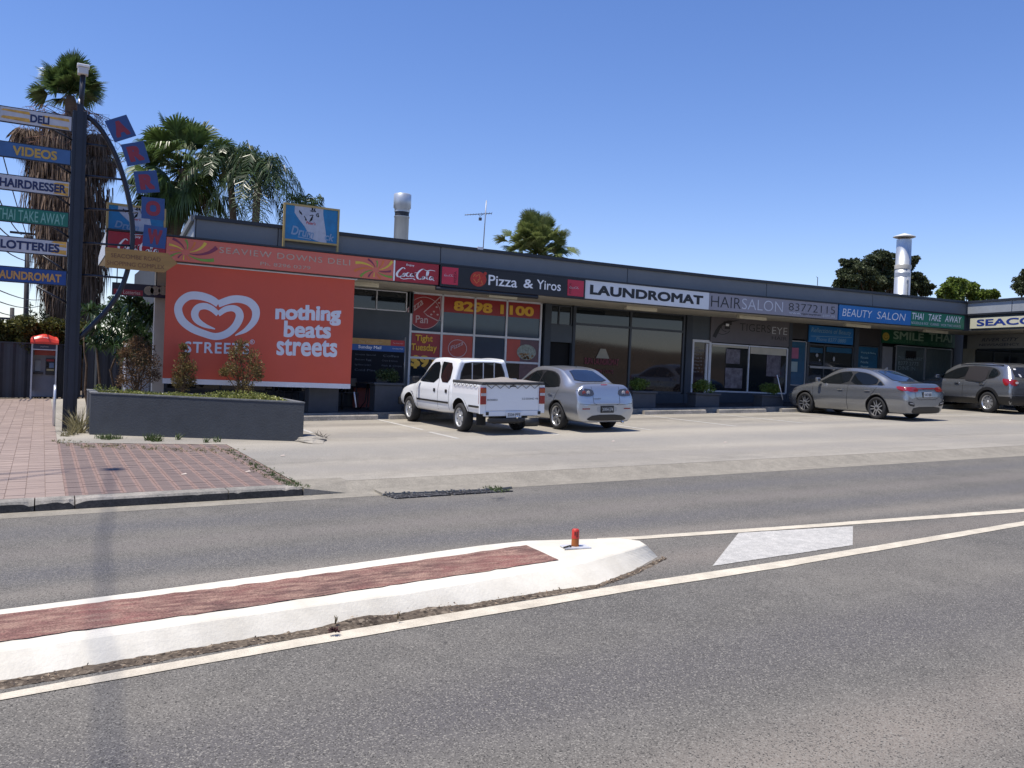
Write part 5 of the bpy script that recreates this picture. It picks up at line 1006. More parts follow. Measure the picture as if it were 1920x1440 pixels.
def queen(label, Y, crown, trunk, n, L_, drop, lo=-.2, hi=1.35, tr=.15, seed=2, ll=.5, nl=34):
    random.seed(seed); c = WP(*crown, Y); x0 = WP(*trunk[0], Y); T_ = thing('feather_palm', label, 'palm', (x0.x, Y, gz(x0.x, Y))); p0 = x0.copy(); p0.z = gz(x0.x, Y)-.1
    q = MB(); q.tube([p0]+[WP(x, y, Y) for x, y in trunk]+[c], [tr]*(len(trunk)+1)+[tr*.8], 10); q.build('trunk', barkg, T_); q = MB()
    for k in range(n): a = 2.4*k+random.uniform(-.35, .35); el = lo+(hi-lo)*k/n; frond(q, c, Vector((math.cos(a)*math.cos(el), math.sin(a)*math.cos(el), math.sin(el))), L_*random.uniform(.85, 1.1), drop*random.uniform(.8, 1.2), nl, ll)
    q.build('crown', gd, T_, leaf=1); return T_
queen('feather palm with drooping fronds between the fan palm and the tallest feather palm', 31.5, (430, 305), [(438, 420)], 22, 2.1, .62, -.1, 1.3, .13, 21)
queen('feather palm with a pale slim trunk and the long frond arching to the right', 30.5, (486, 322), [(479, 420), (482, 370)], 23, 2.25, .75, -.55, 1.4, .13, 22, .55)
queen('low spiky feather palm peeking out behind the blue cone board above the deli', 30.5, (572, 402), [(572, 440)], 17, 1.25, .30, -.05, 1.45, .1, 23, .35, 20)
# ---------------- clumped trees
def tree(label, Y, cx, cy, blobs, m, leaf=(.5, .16), n=130, tr=.3, name='tree', flat=.5, trm=None, seed=1, group=None, up=.3):
    """blobs: photo x, y, radius px"""
    random.seed(seed); b0 = WP(cx, cy, Y); T_ = thing(name, label, 'tree', (b0.x, Y, terr(b0.x, Y)), group=group); s = (WP(cx+10, cy, Y).x-b0.x)/10*.9
    q = MB(); root = Vector((b0.x, Y, terr(b0.x, Y)-.3)); fork = Vector((b0.x, Y, b0.z*.45)); limb(q, root, fork, tr, tr*.75, .03); lq = MB()
    for x, y, r in blobs:
        c = WP(x, y, Y); R = r*s; c.y += random.uniform(-1, 1)
        limb(q, fork, c, tr*.4, tr*.1, .06)
        for k in range(6):
            d = rdir(); cc_ = c+Vector((d.x*R*.7, d.y*R*.7, d.z*R*.5)); clump(lq, cc_, (R*.55, R*.55, R*.55*flat), n//6, leaf[0], leaf[1], 1, up)
    q.build('trunk', trm or bark, T_); lq.build('crown', m, T_, leaf=1); return T_
random.seed(77); DT = []
while len(DT) < 60:
    x_, y_ = random.uniform(1580, 1724), random.uniform(478, 552); top_ = 480+26*abs((x_-1655)/76)**1.6+ (6*math.sin(x_*.21))
    if y_ > top_: DT.append((x_, y_, random.uniform(7, 12)))
dg = leafmat('dark_conifer_green', (.028, .045, .018), (.085, .10, .042), .45, .15, .6); lgm = leafmat('light_tree_green', (.08, .13, .02), (.19, .25, .05), .4, .35); 
tree('broad dark cypress-like tree behind the tall flue and beauty salon roof', 60, 1655, 530, DT+[(1582, 524, 13), (1598, 508, 15), (1592, 490, 8), (1616, 500, 17), (1634, 487, 15), (1660, 482, 15), (1650, 510, 20), (1680, 495, 16), (1700, 505, 15), (1706, 524, 15), (1722, 541, 10), (1675, 525, 20), (1620, 525, 18), (1716, 497, 7), (1600, 540, 14), (1640, 540, 20)], dg, (.26, .085), 1100, .5, 'conifer_tree', .4, seed=8, up=.1)
tree('light green leafy tree beyond the roof where the two wings meet', 62, 1800, 552, [(1766, 543, 9), (1778, 534, 10), (1790, 545, 12), (1806, 542, 11), (1818, 537, 9), (1832, 545, 10), (1845, 551, 7), (1800, 554, 12), (1822, 554, 11), (1772, 556, 10)], lgm, (.36, .13), 1300, .35, 'leafy_tree', .7, seed=9)
tree('dark green tree whose edge shows at the right side of the frame above the wing', 60, 1932, 530, [(1926, 510, 9), (1932, 525, 12), (1925, 540, 10), (1945, 520, 16), (1950, 540, 16)], dg, (.3, .1), 900, .35, 'leafy_tree', .6, seed=10)
# hedge behind the fence, conifer tips, bush under the canopy
hg = leafmat('hedge_olive', (.055, .062, .015), (.16, .155, .045), .45, .25); random.seed(12)
def bush(label, Y, blobs, m, leaf, n, name='shrub', cat='shrub', depth=.8, stems=True, up=.4, z0=None):
    b0 = WP(blobs[0][0], blobs[0][1], Y); T_ = thing(name, label, cat, (b0.x, Y, gz(b0.x, Y))); lq = MB(); q = MB()
    for x, y, r in blobs:
        c = WP(x, y, Y); R = (WP(x+r, y, Y).x-c.x)*.95; c.y += random.uniform(-depth, depth)*.5; g_ = Vector((c.x*.5+b0.x*.5 if len(blobs) < 12 else c.x, Y, gz(b0.x, Y) if z0 is None else z0)); limb(q, g_, c, .03, .01, .06)
        clump(lq, c, (R, R, R*.9), n, leaf[0], leaf[1], 1, up)
    lq.build('foliage', m, T_, leaf=1)
    if stems: q.build('stems', bark, T_)
    return T_
bush('olive green hedge growing above the charcoal fence behind the phone booth', 32.6, [(x, 622+8*math.sin(x*.11)-(6 if 20 < x < 60 else 0), 21) for x in range(-70, 160, 10)]+[(x, 650, 22) for x in range(-70, 170, 12)], hg, (.14, .045), 620, 'hedge', 'hedge')
cf = leafmat('conifer_tip_green', (.03, .05, .02), (.06, .08, .03), .3, .1); q = MB(); b0 = WP(75, 600, 33.4)
for x, y0 in ((57, 568), (66, 585), (78, 572), (83, 583), (45, 590), (92, 590)):
    a, b = WP(x, y0, 33.4), WP(x+2, 640, 33.4); q.tube([b, a], [.02, .006], 5)
    for k in range(90): t = random.random(); p = a.lerp(b, t); d = rdir(.5); leafquad(q, p, d, .10+.2*t, .02)
q.build('conifer', cf, None, leaf=1, **lab('dark young conifer tips poking out above the olive hedge', 'conifer'))
bg_ = leafmat('strappy_dark_green', (.018, .040, .012), (.06, .11, .035), .5, .3, .3); random.seed(31)
T_ = thing('shrub', 'tall dark strappy-leaved shrub under the left end of the canopy', 'shrub', (WP(225, 650, 26.5).x, 26.5, .3)); q = MB()
for x, y in ((165, 585), (180, 615), (200, 585), (215, 570), (225, 600), (235, 580), (250, 590), (262, 570), (275, 600), (245, 625), (205, 630), (225, 640), (270, 635), (190, 640), (255, 655), (230, 665), (175, 645), (280, 655), (240, 610), (190, 600), (265, 620), (210, 610), (252, 575), (262, 600), (275, 640), (262, 660), (272, 585), (240, 665), (268, 675), (222, 585), (208, 648), (238, 570), (255, 635)):
    c = WP(x, y, 24.6 if x > 236 else 26.5); c.y += random.uniform(-.8, .8)
    for k in range(64): d = rdir(.5); l = random.uniform(.25, .5); s = d.cross(rdir()).normalized()*.022; m_ = c+d*l*.6; q.add([c+s*.4, c-s*.4, m_-s, m_+s, m_+Vector((d.x*l*.3, d.y*l*.3, -l*.35))], [(0, 1, 2, 3), (3, 2, 4)])
q.build('foliage', bg_, T_, leaf=1); q = MB()
for k in range(7): a = Vector((WP(170+k*18, 650, 26.5).x, 26.5, .3)); limb(q, a, a+Vector((random.uniform(-.2, .2), 0, 2.2)), .04, .02)
q.build('stems', bark, T_)
# white cabinet glimpsed behind the first planter shrub
x0, x1, z0, z1 = rect(234, 645, 283, 725, 25.2); q = MB(); q.bbox(x0, x1, 25.2, 25.9, gz(x0, 25.2), z1, .03); cb = q.build('freezer_cabinet', paint('cabinet_white', (.45, .46, .50), .4), None, **lab('pale cabinet by the deli corner, half hidden by the planter shrub', 'cabinet'))
# ================================================================ planter
A = GP(168, 815); B = GP(568, 828); u_ = (B-A); u_.z = 0; Lp = u_.length; u_.normalize(); v_ = Vector((0, 1, 0)); ZT = 1.025; th_ = .15; Wp = 1.75
pln = thing('planter', 'large charcoal rendered planter box with weedy edge beside the pylon', 'planter', tuple((A+B)/2))
pg = mat('planter_charcoal', (.040, .046, .055), .75, 0, .15, 3, bump=.25, bscale=30); ptop = mat('planter_rim', (.14, .145, .15), .8, 0, .3, 8, bump=.3)
def pl(s, t, z): return Vector((A.x, A.y, 0))+u_*s+v_*t+Vector((0, 0, z))
def pbox(s0, s1, t0, t1, name, m, zl=None, zh=ZT):
    q = MB(); vs = [pl(s, t, z) for z in (zl if zl is not None else 0, zh) for s, t in ((s0, t0), (s1, t0), (s1, t1), (s0, t1))]; q.add(vs, [(3, 2, 1, 0), (4, 5, 6, 7), (0, 1, 5, 4), (1, 2, 6, 5), (2, 3, 7, 6), (3, 0, 4, 7)]); return q.build(name, m, pln)
pbox(0, Lp, 0, th_, 'front_wall', pg); pbox(0, Lp, Wp-th_, Wp, 'back_wall', pg); pbox(0, th_, th_, Wp-th_, 'end_wall', pg); pbox(Lp-th_, Lp, th_, Wp-th_, 'end_wall', pg)
q = MB()
for s0, s1, t0, t1 in ((-.01, Lp+.01, -.01, th_+.01), (-.01, Lp+.01, Wp-th_-.01, Wp+.01), (-.01, th_+.01, th_+.01, Wp-th_-.01), (Lp-th_-.01, Lp+.01, th_+.01, Wp-th_-.01)): q.add([pl(s, t, z) for z in (ZT, ZT+.025) for s, t in ((s0, t0), (s1, t0), (s1, t1), (s0, t1))], [(3, 2, 1, 0), (4, 5, 6, 7), (0, 1, 5, 4), (1, 2, 6, 5), (2, 3, 7, 6), (3, 0, 4, 7)])
q.build('rim', ptop, pln); pbox(th_, Lp-th_, th_, Wp-th_, 'soil', dirt, zl=.3, zh=ZT-.09)
gcv = leafmat('ground_cover_green', (.08, .11, .02), (.32, .32, .08), .45, .3); q = MB(); random.seed(40)
for k in range(11000):
    s = random.uniform(.15, Lp-.15); t = random.uniform(th_, Wp-th_)
    if s < .9 and random.random() < .6: continue
    hgt = (.09+.11*max(0, math.sin(s*2.1+1)))*(.6+.4*math.sin(s*7+t*5)); p = pl(s, t, ZT-.05+random.random()*hgt); leafquad(q, p, rdir(.7), random.uniform(.03, .06), .013)
q.build('ground_cover', gcv, None, kind='stuff', leaf=1, label='bright green and yellow ground cover filling the planter')
rb = leafmat('russet_leaves', (.085, .050, .022), (.17, .095, .045), .4, .2, .6); ro = leafmat('olive_russet_leaves', (.10, .085, .025), (.21, .15, .05), .45, .2, .6)
def pshrub(label, px, pyb, blobs, m, n, seed, m2=None):
    random.seed(seed); s_pos = None; Y = GP(px, 800).y+1.0; b = WP(px, pyb, Y); T_ = thing('planter_shrub', label, 'shrub', tuple(b)); st = MB(); lq = MB()
    for x, y, r in blobs:
        c = WP(x, y, Y); R = (WP(x+r, y, Y).x-c.x); c.y += random.uniform(-.15, .15); limb(st, b+Vector((random.uniform(-.03, .03), 0, 0)), c, .016, .006, .05)
        for k in range(16): d = rdir(.4); e = c+Vector((d.x*R, d.y*R, d.z*R)); limb(st, c+(e-c)*.0, e, .005, .002, .1, 3)
        for k in range(int(n*.72)): d = rdir(); p = c+Vector((d.x, d.y, d.z))*R*1.12*random.random()**.55; leafquad(lq, p, d+rdir(.8), random.uniform(.035, .07), .009+.005*random.random())
    st.build('branches', bark, T_); lq.build('foliage', m, T_, leaf=1); return T_
pshrub('largest russet twiggy shrub at the left end of the planter', 258, 737, [(258, 720, 22), (245, 700, 20), (270, 695, 22), (238, 680, 15), (262, 668, 20), (284, 680, 16), (250, 650, 16), (275, 655, 15), (258, 640, 12), (288, 705, 12), (230, 715, 12), (232, 662, 9)], rb, 420, 41)
pshrub('smallest olive shrub in the middle of the planter', 342, 735, [(342, 722, 16), (335, 705, 14), (350, 700, 15), (340, 685, 15), (356, 688, 12), (345, 668, 9), (343, 650, 6), (360, 715, 10), (330, 715, 9)], ro, 330, 42)
pshrub('rounded olive-brown shrub right of centre in the planter, before the banner', 455, 742, [(455, 725, 15), (445, 705, 18), (468, 700, 20), (430, 690, 13), (480, 690, 14), (452, 678, 20), (472, 670, 16), (440, 662, 12), (455, 648, 12), (422, 698, 8), (484, 705, 10)], ro, 400, 43)
# weeds at the foot of planter and pylon, verge grass
wg1 = leafmat('weed_green', (.05, .085, .02), (.12, .15, .05), .4, .25); wg2 = leafmat('weed_straw', (.16, .15, .07), (.34, .29, .15), .4, .2)
def tuft(q, c, n, h, r, w=.006, lean=.5):
    for k in range(n):
        a = random.uniform(0, 6.283); p = c+Vector((math.cos(a)*r*random.random(), math.sin(a)*r*random.random(), 0)); l = h*random.uniform(.4, 1); d = Vector((random.gauss(0, lean), random.gauss(0, lean), 1)).normalized(); s = d.cross(rdir()).normalized()*w; q.add([p-s, p+s, p+d*l*.6+s*.7, p+d*l*.6-s*.7, p+d*l+Vector((d.x, d.y, -.2))*l*.15], [(0, 1, 2, 3), (3, 2, 4)])
random.seed(50)
def wt(label, spots, m, n, h, r, name='weed', cat='weed', kind=None, lean=.5, w=.006):
    q = MB()
    for x, y, f in spots: tuft(q, GP(x, y), int(n*f), h*f, r, w, lean)
    if kind: return q.build(name, m, None, kind=kind, leaf=1, label=label)
    return q.build(name, m, None, leaf=1, **lab(label, cat))
wt('tall straw coloured weed between the pylon foot and the planter corner', [(150, 812, 1.15), (144, 810, 1.)], wg2, 70, .62, .10)
wt('low dry weed clump in front of the pylon foot', [(134, 815, 1), (126, 818, .7)], wg2, 60, .28, .12)
wt('bushy green weed at the left of the planter base', [(192, 822, .8), (205, 824, 1.), (218, 823, .7)], wg1, 80, .16, .16)
wt('green weed at the planter base, second from the left', [(283, 826, 1), (294, 828, .9)], wg1, 90, .2, .12)
wt('small upright green seedling at the planter base below the shrubs', [(333, 825, 1)], wg1, 30, .2, .04)
wt('small bright green seedling at the planter base, right of the other seedling', [(386, 830, 1)], wg1, 36, .15, .05)
wt('wispy grey-green weed at the planter base near its right half', [(404, 829, 1)], wg1, 30, .18, .12)
def grass(label, pts, n, h, m, jit=.12):
    q = MB()
    for k in range(n):
        t = random.random()*(len(pts)-1); i = int(t); f = t-i; x = pts[i][0]+(pts[i+1][0]-pts[i][0])*f; y = pts[i][1]+(pts[i+1][1]-pts[i][1])*f; c = GP(x, y)+Vector((random.gauss(0, jit), random.gauss(0, jit*2), 0)); tuft(q, c, 6, h*random.uniform(.4, 1.2), .03, .004, .6)
    return q.build('grass', m, None, kind='stuff', leaf=1, label=label)
grass('thin straw grass along the back edge of the brick paving', [(105, 826), (160, 836), (220, 838), (300, 842), (380, 846), (430, 842)], 190, .06, wg2, .10)
grass('patchy green grass along the diagonal driveway edge of the paving', [(425, 842), (470, 868), (500, 884), (530, 900), (562, 912)], 260, .045, wg1, .07)
grass('green tufts in the gutter lip', [(925, 920), (940, 916)], 40, .05, wg1, .05)
# concrete rubble lump with dead plant by the planter corner
q = MB(); c0 = GP(588, 829); random.seed(60); n1 = 14; n2 = 6; vs = []
for j in range(n2):
    for i in range(n1): a = 6.283*i/n1; r_ = (1-j/n2)**.6*(1+.18*math.sin(a*3+j)+random.uniform(-.06, .06)); vs.append((c0.x+.0+math.cos(a)*.36*r_, c0.y+.35+math.sin(a)*.6*r_, c0.z+j*.022+random.uniform(-.006, .006)))
q.add(vs, [(j*n1+i, j*n1+(i+1) % n1, (j+1)*n1+(i+1) % n1, (j+1)*n1+i) for j in range(n2-1) for i in range(n1)]+[tuple((n2-1)*n1+i for i in range(n1))]); q.build('concrete_lump', conc, None, **lab('broken concrete lump on the ground at the right corner of the planter', 'rubble'))
wt('dead grey plant on the concrete lump beside the planter', [(600, 818, 1), (608, 822, .8)], mat('grey_twig', (.10, .085, .07), .9), 16, .2, .08, lean=1.0, name='dead_weed')
q = MB()
for x, y in ((530, 855), (345, 890), (1360, 830), (465, 885), (1150, 828)):
    c = GP(x, y); s = .035; q.add([c+Vector((-s, -s, .005)), c+Vector((s, -s*.6, .01)), c+Vector((s*.8, s, .02)), c+Vector((-s, s*.7, .005))], [(0, 1, 2, 3)])
q.build('litter', mat('litter_pale', (.5, .42, .36), .7), None, kind='stuff')
# ---------------- footpath planter boxes with box shrubs
pbm = mat('small_planter_grey', (.060, .065, .075), .7, 0, .15, 4); bxg = leafmat('box_shrub_green', (.055, .10, .015), (.18, .25, .05), .45, .3); bxd = leafmat('box_shrub_dark', (.02, .04, .014), (.05, .08, .03), .4, .2)
for k, (a, b, mm, lb_, rr, sc_) in enumerate(((576, 638, bxd, 'dark leafed footpath planter behind the large planter, under the banner', 26, 1), (700, 757, bxd, 'footpath planter half hidden by the front of the white ute', 22, .9), (1184, 1232, bxg, 'footpath planter with a round green shrub before the laundromat windows', 20, .95), (1303, 1351, bxg, 'footpath planter with yellow-green shrub before the hair salon door', 24, 1.05), (1428, 1471, bxg, 'footpath planter with green shrub before the right salon window', 20, 1), (1535, 1580, bxg, 'footpath planter behind the bonnet of the grey sedan', 20, 1))):
    Yk = 21.72; x0 = WP(a, 745, Yk).x; x1 = WP(b, 745, Yk).x; zt2 = 1.36+.006*k; zb2 = gz(x0, Yk, .15); T_ = thing('footpath_planter', lb_, 'planter', ((x0+x1)/2, Yk, zb2), group='small planters along the shop footpath')
    MB().bbox(x0+.04, x1-.04, Yk, Yk+.42, zb2, zt2-.06, .02).build('box', pbm, T_); MB().bbox(x0, x1, Yk-.04, Yk+.46, zt2-.06, zt2, .012).build('rim', pbm, T_)
    lq = MB(); cx_ = (x0+x1)/2; R = (x1-x0)/2*.82
    random.seed(70+k)
    for t in range(9): d = rdir(.3); clump(lq, (cx_+d.x*R*.55, Yk+.21+d.y*.15, zt2+.14+abs(d.z)*.14*sc_), (R*.45, .22, .15*sc_), 150, .055, .018, 1, .4)
    lq.build('shrub', mm, T_, leaf=1)
# ---------------- chalkboard, table, chair, leaning rail
x0, x1, z0, z1 = rect(657, 636, 757, 728, 23.2); ck = thing('chalkboard', 'black chalkboard menu with newspaper header strips beside the red banner', 'board', ((x0+x1)/2, 23.2, z0))
MB().box(x0, x1, 23.2, 23.24, z0, z1-.33).build('board_face', mat('chalk_black', (.003, .005, .011), .6, 0, .2, 3, spec=.2), ck)
xm_ = x0+(x1-x0)*.73
MB().box(x0, xm_, 23.18, 23.22, z1-.16, z1).build('orange_header', mat('header_orange', (.45, .25, .07), .5, 0, .2, 6), ck); MB().box(xm_, x1, 23.18, 23.22, z1-.16, z1).build('red_header', mat('header_red', (.42, .03, .03), .5), ck); MB().box(x0, x1, 23.18, 23.22, z1-.33, z1-.163).build('blue_header', mat('header_blue', (.01, .08, .30), .4), ck)
sign_text('Sunday Mail', x0+.2, x0+.86, z1-.30, z1-.19, 23.18, whitet, ck, .02); sign_text('The Advertiser', x0+.2, x0+.9, z1-.12, z1-.05, 23.18, mat('lettering_tan', (.5, .36, .16), .5), ck, .0); sign_text('The Advertiser', xm_+.06, x1-.05, z1-.10, z1-.07, 23.18, pinkt, ck, 0); sign_text('Sunday Mail', xm_+.06, x1-.05, z1-.26, z1-.22, 23.18, whitet, ck, 0)
q = MB()
for k, (a, s) in enumerate(((.08, 'Smoko Special'), (.08, 'Bacon Egg'), (.08, 'Egg & Bacon Sandwich'), (.08, 'Cold Pies'), (.60, 'Coffee'), (.58, 'Chips & Gravy'), (.58, 'Fish & Chips'), (.58, 'Burgers'))): put_text(q, s, (x0+(x1-x0)*a, 23.194, z1-.48-.14*(k % 4)), ((x1-x0)*(.30 if k % 3 else .38), 0, 0), (0, 0, .06), 0)
q.build('chalk_lettering', mat('chalk', (.12, .13, .15), .9, 0, .5, 40), ck, fixn=False)
MB().tube([WP(760, 632, 23.3), WP(757, 730, 23.3)], .02, 6).build('down_pipe', alum, None, **lab('thin pale down pipe right of the chalkboard', 'pipe'))
cm = paint('furniture_black', (.015, .015, .018), .4)
def chair(px, py, label, rz=0):
    c = GP(px, py, .15); T_ = thing('cafe_chair', label, 'chair', tuple(c), rz); 
    for sx in (-.2, .2):
        MB().tube([(sx, -.2, 0), (sx*.95, -.18, .45), (sx*.95, .16, .47)], .014, 6).build('leg', cm, T_, local=True); MB().tube([(sx, .22, 0), (sx*.95, .18, .45), (sx*.9, .24, .85)], .014, 6).build('leg', cm, T_, local=True)
    MB().bbox(-.2, .2, -.2, .18, .44, .465, .008).build('seat', cm, T_, local=True); MB().bbox(-.18, .18, .20, .225, .62, .84, .008).build('backrest', cm, T_, local=True); return T_
def table(px, py, label):
    c = GP(px, py, .15); T_ = thing('cafe_table', label, 'table', tuple(c)); MB().lathe([(0, .70), (.34, .70), (.35, .715), (.34, .73), (0, .73)], (0, 0, 1), (0, 0, 0), 24).build('table_top', cm, T_, local=True)
    for k in range(3): a = 2.094*k; q = MB().tube([(math.cos(a)*.3, math.sin(a)*.3, 0), (math.cos(a)*.12, math.sin(a)*.12, .2), (math.cos(a)*.05, math.sin(a)*.05, .7)], .016, 6); q.build('leg', cm, T_, local=True)
table(690, 768, 'small black outdoor table under the chalkboard'); chair(722, 768, 'black outdoor chair right of the small table', .3); chair(655, 768, 'black outdoor chair left of the small table, by the banner foot', -.2); chair(540, 768, 'black outdoor chair below the banner, behind the large planter', .2); table(575, 766, 'small black outdoor table under the banner centre')
x0, x1, z0, z1 = rect(664, 726, 706, 748, 23.4); st2 = thing('newspaper_stand', 'low red and blue newspaper stand behind the small outdoor table', 'stand', ((x0+x1)/2, 23.4, z0)); MB().box(x0, x1, 23.4, 23.5, gz(x0, 23.4, .15), z1).build('red_panel', mat('stand_red', (.22, .05, .04), .5), st2); xa = WP(735, 740, 23.4).x; MB().box(x1+.01, xa, 23.4, 23.5, gz(x0, 23.4, .15), z1).build('blue_panel', mat('stand_blue', (.015, .05, .18), .5), st2)
for (a, b, l) in (((1457, 703), (1468, 750), 'pale metal prop leaning by the right salon window planter'), ((664, 735), (668, 764), 'thin pale strut at the right foot of the red banner')): MB().tube([WP(*a, 21.6), WP(*b, 21.55)], .018, 6).build('prop', alumw, None, **lab(l, 'prop'))
# ---------------- utility poles and wires at the left
wm = mat('wire', (.03, .03, .035), .6); pwd = mat('pole_dark', (.05, .045, .045), .8, 0, .2, 3)
q1 = WP(50, 600, 48); up_ = thing('utility_pole', 'thin dark utility pole rising behind the name boards at left', 'pole', (q1.x, 48, terr(q1.x, 48))); A_ = WP(52, 440, 48); MB().tube([(q1.x, 48, terr(q1.x, 48)), A_], [.13, .10], 8).build('pole', pwd, up_); c = WP(50, 438, 48); MB().box(c.x-.7, c.x+.5, 47.95, 48.05, c.z-.05, c.z+.05).build('crossarm', pwd, up_)
MB().lathe([(0, .3), (.2, .25), (.2, -.1), (0, -.15)], (0, 0, 1), WP(53, 452, 48), 12).build('transformer', pwd, up_)
q2 = WP(23, 610, 75); u2 = thing('utility_pole', 'distant utility pole with low crossarm above the hedge at far left', 'pole', (q2.x, 75, terr(q2.x, 75))); A2 = WP(23, 577, 75); MB().tube([(q2.x, 75, terr(q2.x, 75)), A2], [.2, .15], 6).build('pole', pwd, u2); MB().box(A2.x-1, A2.x+.3, 74.9, 75.1, A2.z-.9, A2.z-.75).build('crossarm', pwd, u2)
wires = [((-30, 150), (52, 447)), ((-20, 330), (40, 440)), ((-30, 395), (50, 455)), ((-30, 440), (75, 492)), ((-30, 532), (90, 560)), ((-30, 555), (80, 572)), ((-30, 575), (60, 585))]
for k, (a, b) in enumerate(wires):
    Aw, Bw = WP(*a, 30), WP(*b, 48 if k < 4 else 60); q = MB(); q.tube([Aw.lerp(Bw, t/8)+Vector((0, 0, -.25*math.sin(math.pi*t/8))) for t in range(9)], .022 if k < 3 else .02, 4)
    q.build('power_wire', wm, None, **lab(('steep overhead wire crossing behind the top boards', 'overhead wire beside the hairdresser board', 'overhead wire reaching the transformer', 'sagging overhead wire just below the lotteries board', 'upper of three low wires below the laundromat board', 'middle of three low wires below the laundromat board', 'lowest of three low wires above the hedge')[k], 'wire', 'overhead wires at left'))
# unseen pole, cable and arms, added left of view to cast soft road shadows
hl = 18.0; dx_ = SUN.x/SUN.z*hl; dy_ = SUN.y/SUN.z*hl
sl = thing('shadow_rig', 'added unseen pole with cable and arms that cast the soft road shadow', 'shadow caster', (-2.6, 16.0, gz(-2.6, 16)))
MB().tube([(-9.5, 15.0, -.1), (-9.5, 15.0, hl+.6)], [.18, .12], 10).build('pole', pwd, sl)
pts = [GP(205, 1440, -.12), GP(200, 1200, -.12), GP(193, 1010, -.12), GP(212, 880)]; pts = [p+Vector((dx_, dy_, hl)) for p in pts]; d0 = (pts[0]-pts[1]).normalized(); MB().tube([pts[0]+d0*9]+pts, .019, 8).build('shadow_cable', wm, sl)
A_ = GP(0, 889)+Vector((dx_, dy_, hl)); B_ = GP(236, 872)+Vector((dx_, dy_, hl)); MB().tube([A_+(A_-B_)*1.6, A_, B_], [.045, .035, .015], 8).build('shadow_arm', pwd, sl); 
A_ = GP(-20, 903)+Vector((dx_, dy_, hl)); B_ = GP(130, 884)+Vector((dx_, dy_, hl)); MB().tube([A_, B_], .03, 6).build('shadow_rod', pwd, sl)
MB().bbox(pts[-1].x-.12, pts[-1].x+.12, pts[-1].y-.16, pts[-1].y+.16, hl+.1, hl+.25, .03).build('shadow_block', pwd, sl)
# ================================================================ VEHICLES
def carpaint(name, c, metal=.0, rough=.3, coat=.6, flake=.03): return mat(name, c, rough, metal, flake, 40, coat=coat)
rub = mat('tyre_rubber', (.018, .018, .019), .8, 0, .2, 20); alloy = mat('alloy', (.50, .51, .53), .32, .8, .05, 9); alloyd = mat('alloy_dark', (.03, .03, .033), .5, .3, .1, 9)
cglass = mat('car_glass', (.008, .010, .012), .03, 0, .1, 2, spec=.35); cglassb = mat('car_glass_blue', (.014, .022, .045), .02, 0, .1, 2, spec=1.); btrim = mat('black_trim', (.014, .014, .015), .5, 0, .15, 20)
lampr = mat('lamp_red', (.24, .010, .012), .12, 0, .2, 25, coat=1); lampw = mat('lamp_clear', (.45, .45, .47), .12, 0, .2, 30, coat=1); lampo = mat('lamp_amber', (.36, .055, .012), .15, 0, .1, 25, coat=1); lampd = mat('lamp_smoked', (.05, .05, .055), .1, 0, .3, 25, coat=1)
chrome = mat('chrome', (.65, .66, .68), .12, 1, .03, 5); seam = mat('panel_gap', (.015, .015, .016), .7); wellm = mat('wheel_well', (.006, .006, .007), .9)
platew = mat('plate_white', (.62, .63, .64), .4, 0, .06, 9); platek = mat('plate_black', (.012, .012, .014), .4)
def crs(P, n):
    """resample stations (tuples) with Catmull-Rom, n per span"""
    return cr(P, n)
def loft(stations, per=5, rs=3):
    """station: (x, zb, wb, zm, wm, zs, ws, zr, wr, zc)"""
    ST_ = crs(stations, per); rings = []
    for (x, zb, wb, zm, wm, zs, ws, zr, wr, zc) in ST_:
        ctrl = [(0, zb), (wb*.75, zb), (wb, zb+.05), (wm, zm), ((wm*.45+ws*.55)+.01, (zm+zs)/2+.02), (ws, zs), (wr, zr), (wr*.82, zr+(zc-zr)*.62), (wr*.4, zc-(zc-zr)*.12), (0, zc)]
        h = cr(ctrl, rs); h = [(max(0, a), b) for a, b in h]; rings.append([(x, -a, b) for a, b in h]+[(x, a, b) for a, b in h[-2:0:-1]])
    n = len(rings[0]); q = MB(); vs = [p for r in rings for p in r]; fs = [(i*n+j, i*n+(j+1) % n, (i+1)*n+(j+1) % n, (i+1)*n+j) for i in range(len(rings)-1) for j in range(n)]
    fs += [tuple(range(n)), tuple((len(rings)-1)*n+j for j in range(n-1, -1, -1))]; q.add(vs, fs, 0, True); q.sm[-1] = q.sm[-2] = False; return q
def bvh(q): return BVHTree.FromPolygons([tuple(v) for v in q.v], [tuple(f) for f in q.f])
def rnd(poly, it=2):
    for _ in range(it): poly = [p for i in range(len(poly)) for p in ((poly[i][0]*.78+poly[(i+1) % len(poly)][0]*.22, poly[i][1]*.78+poly[(i+1) % len(poly)][1]*.22), (poly[i][0]*.22+poly[(i+1) % len(poly)][0]*.78, poly[i][1]*.22+poly[(i+1) % len(poly)][1]*.78))]
    return poly
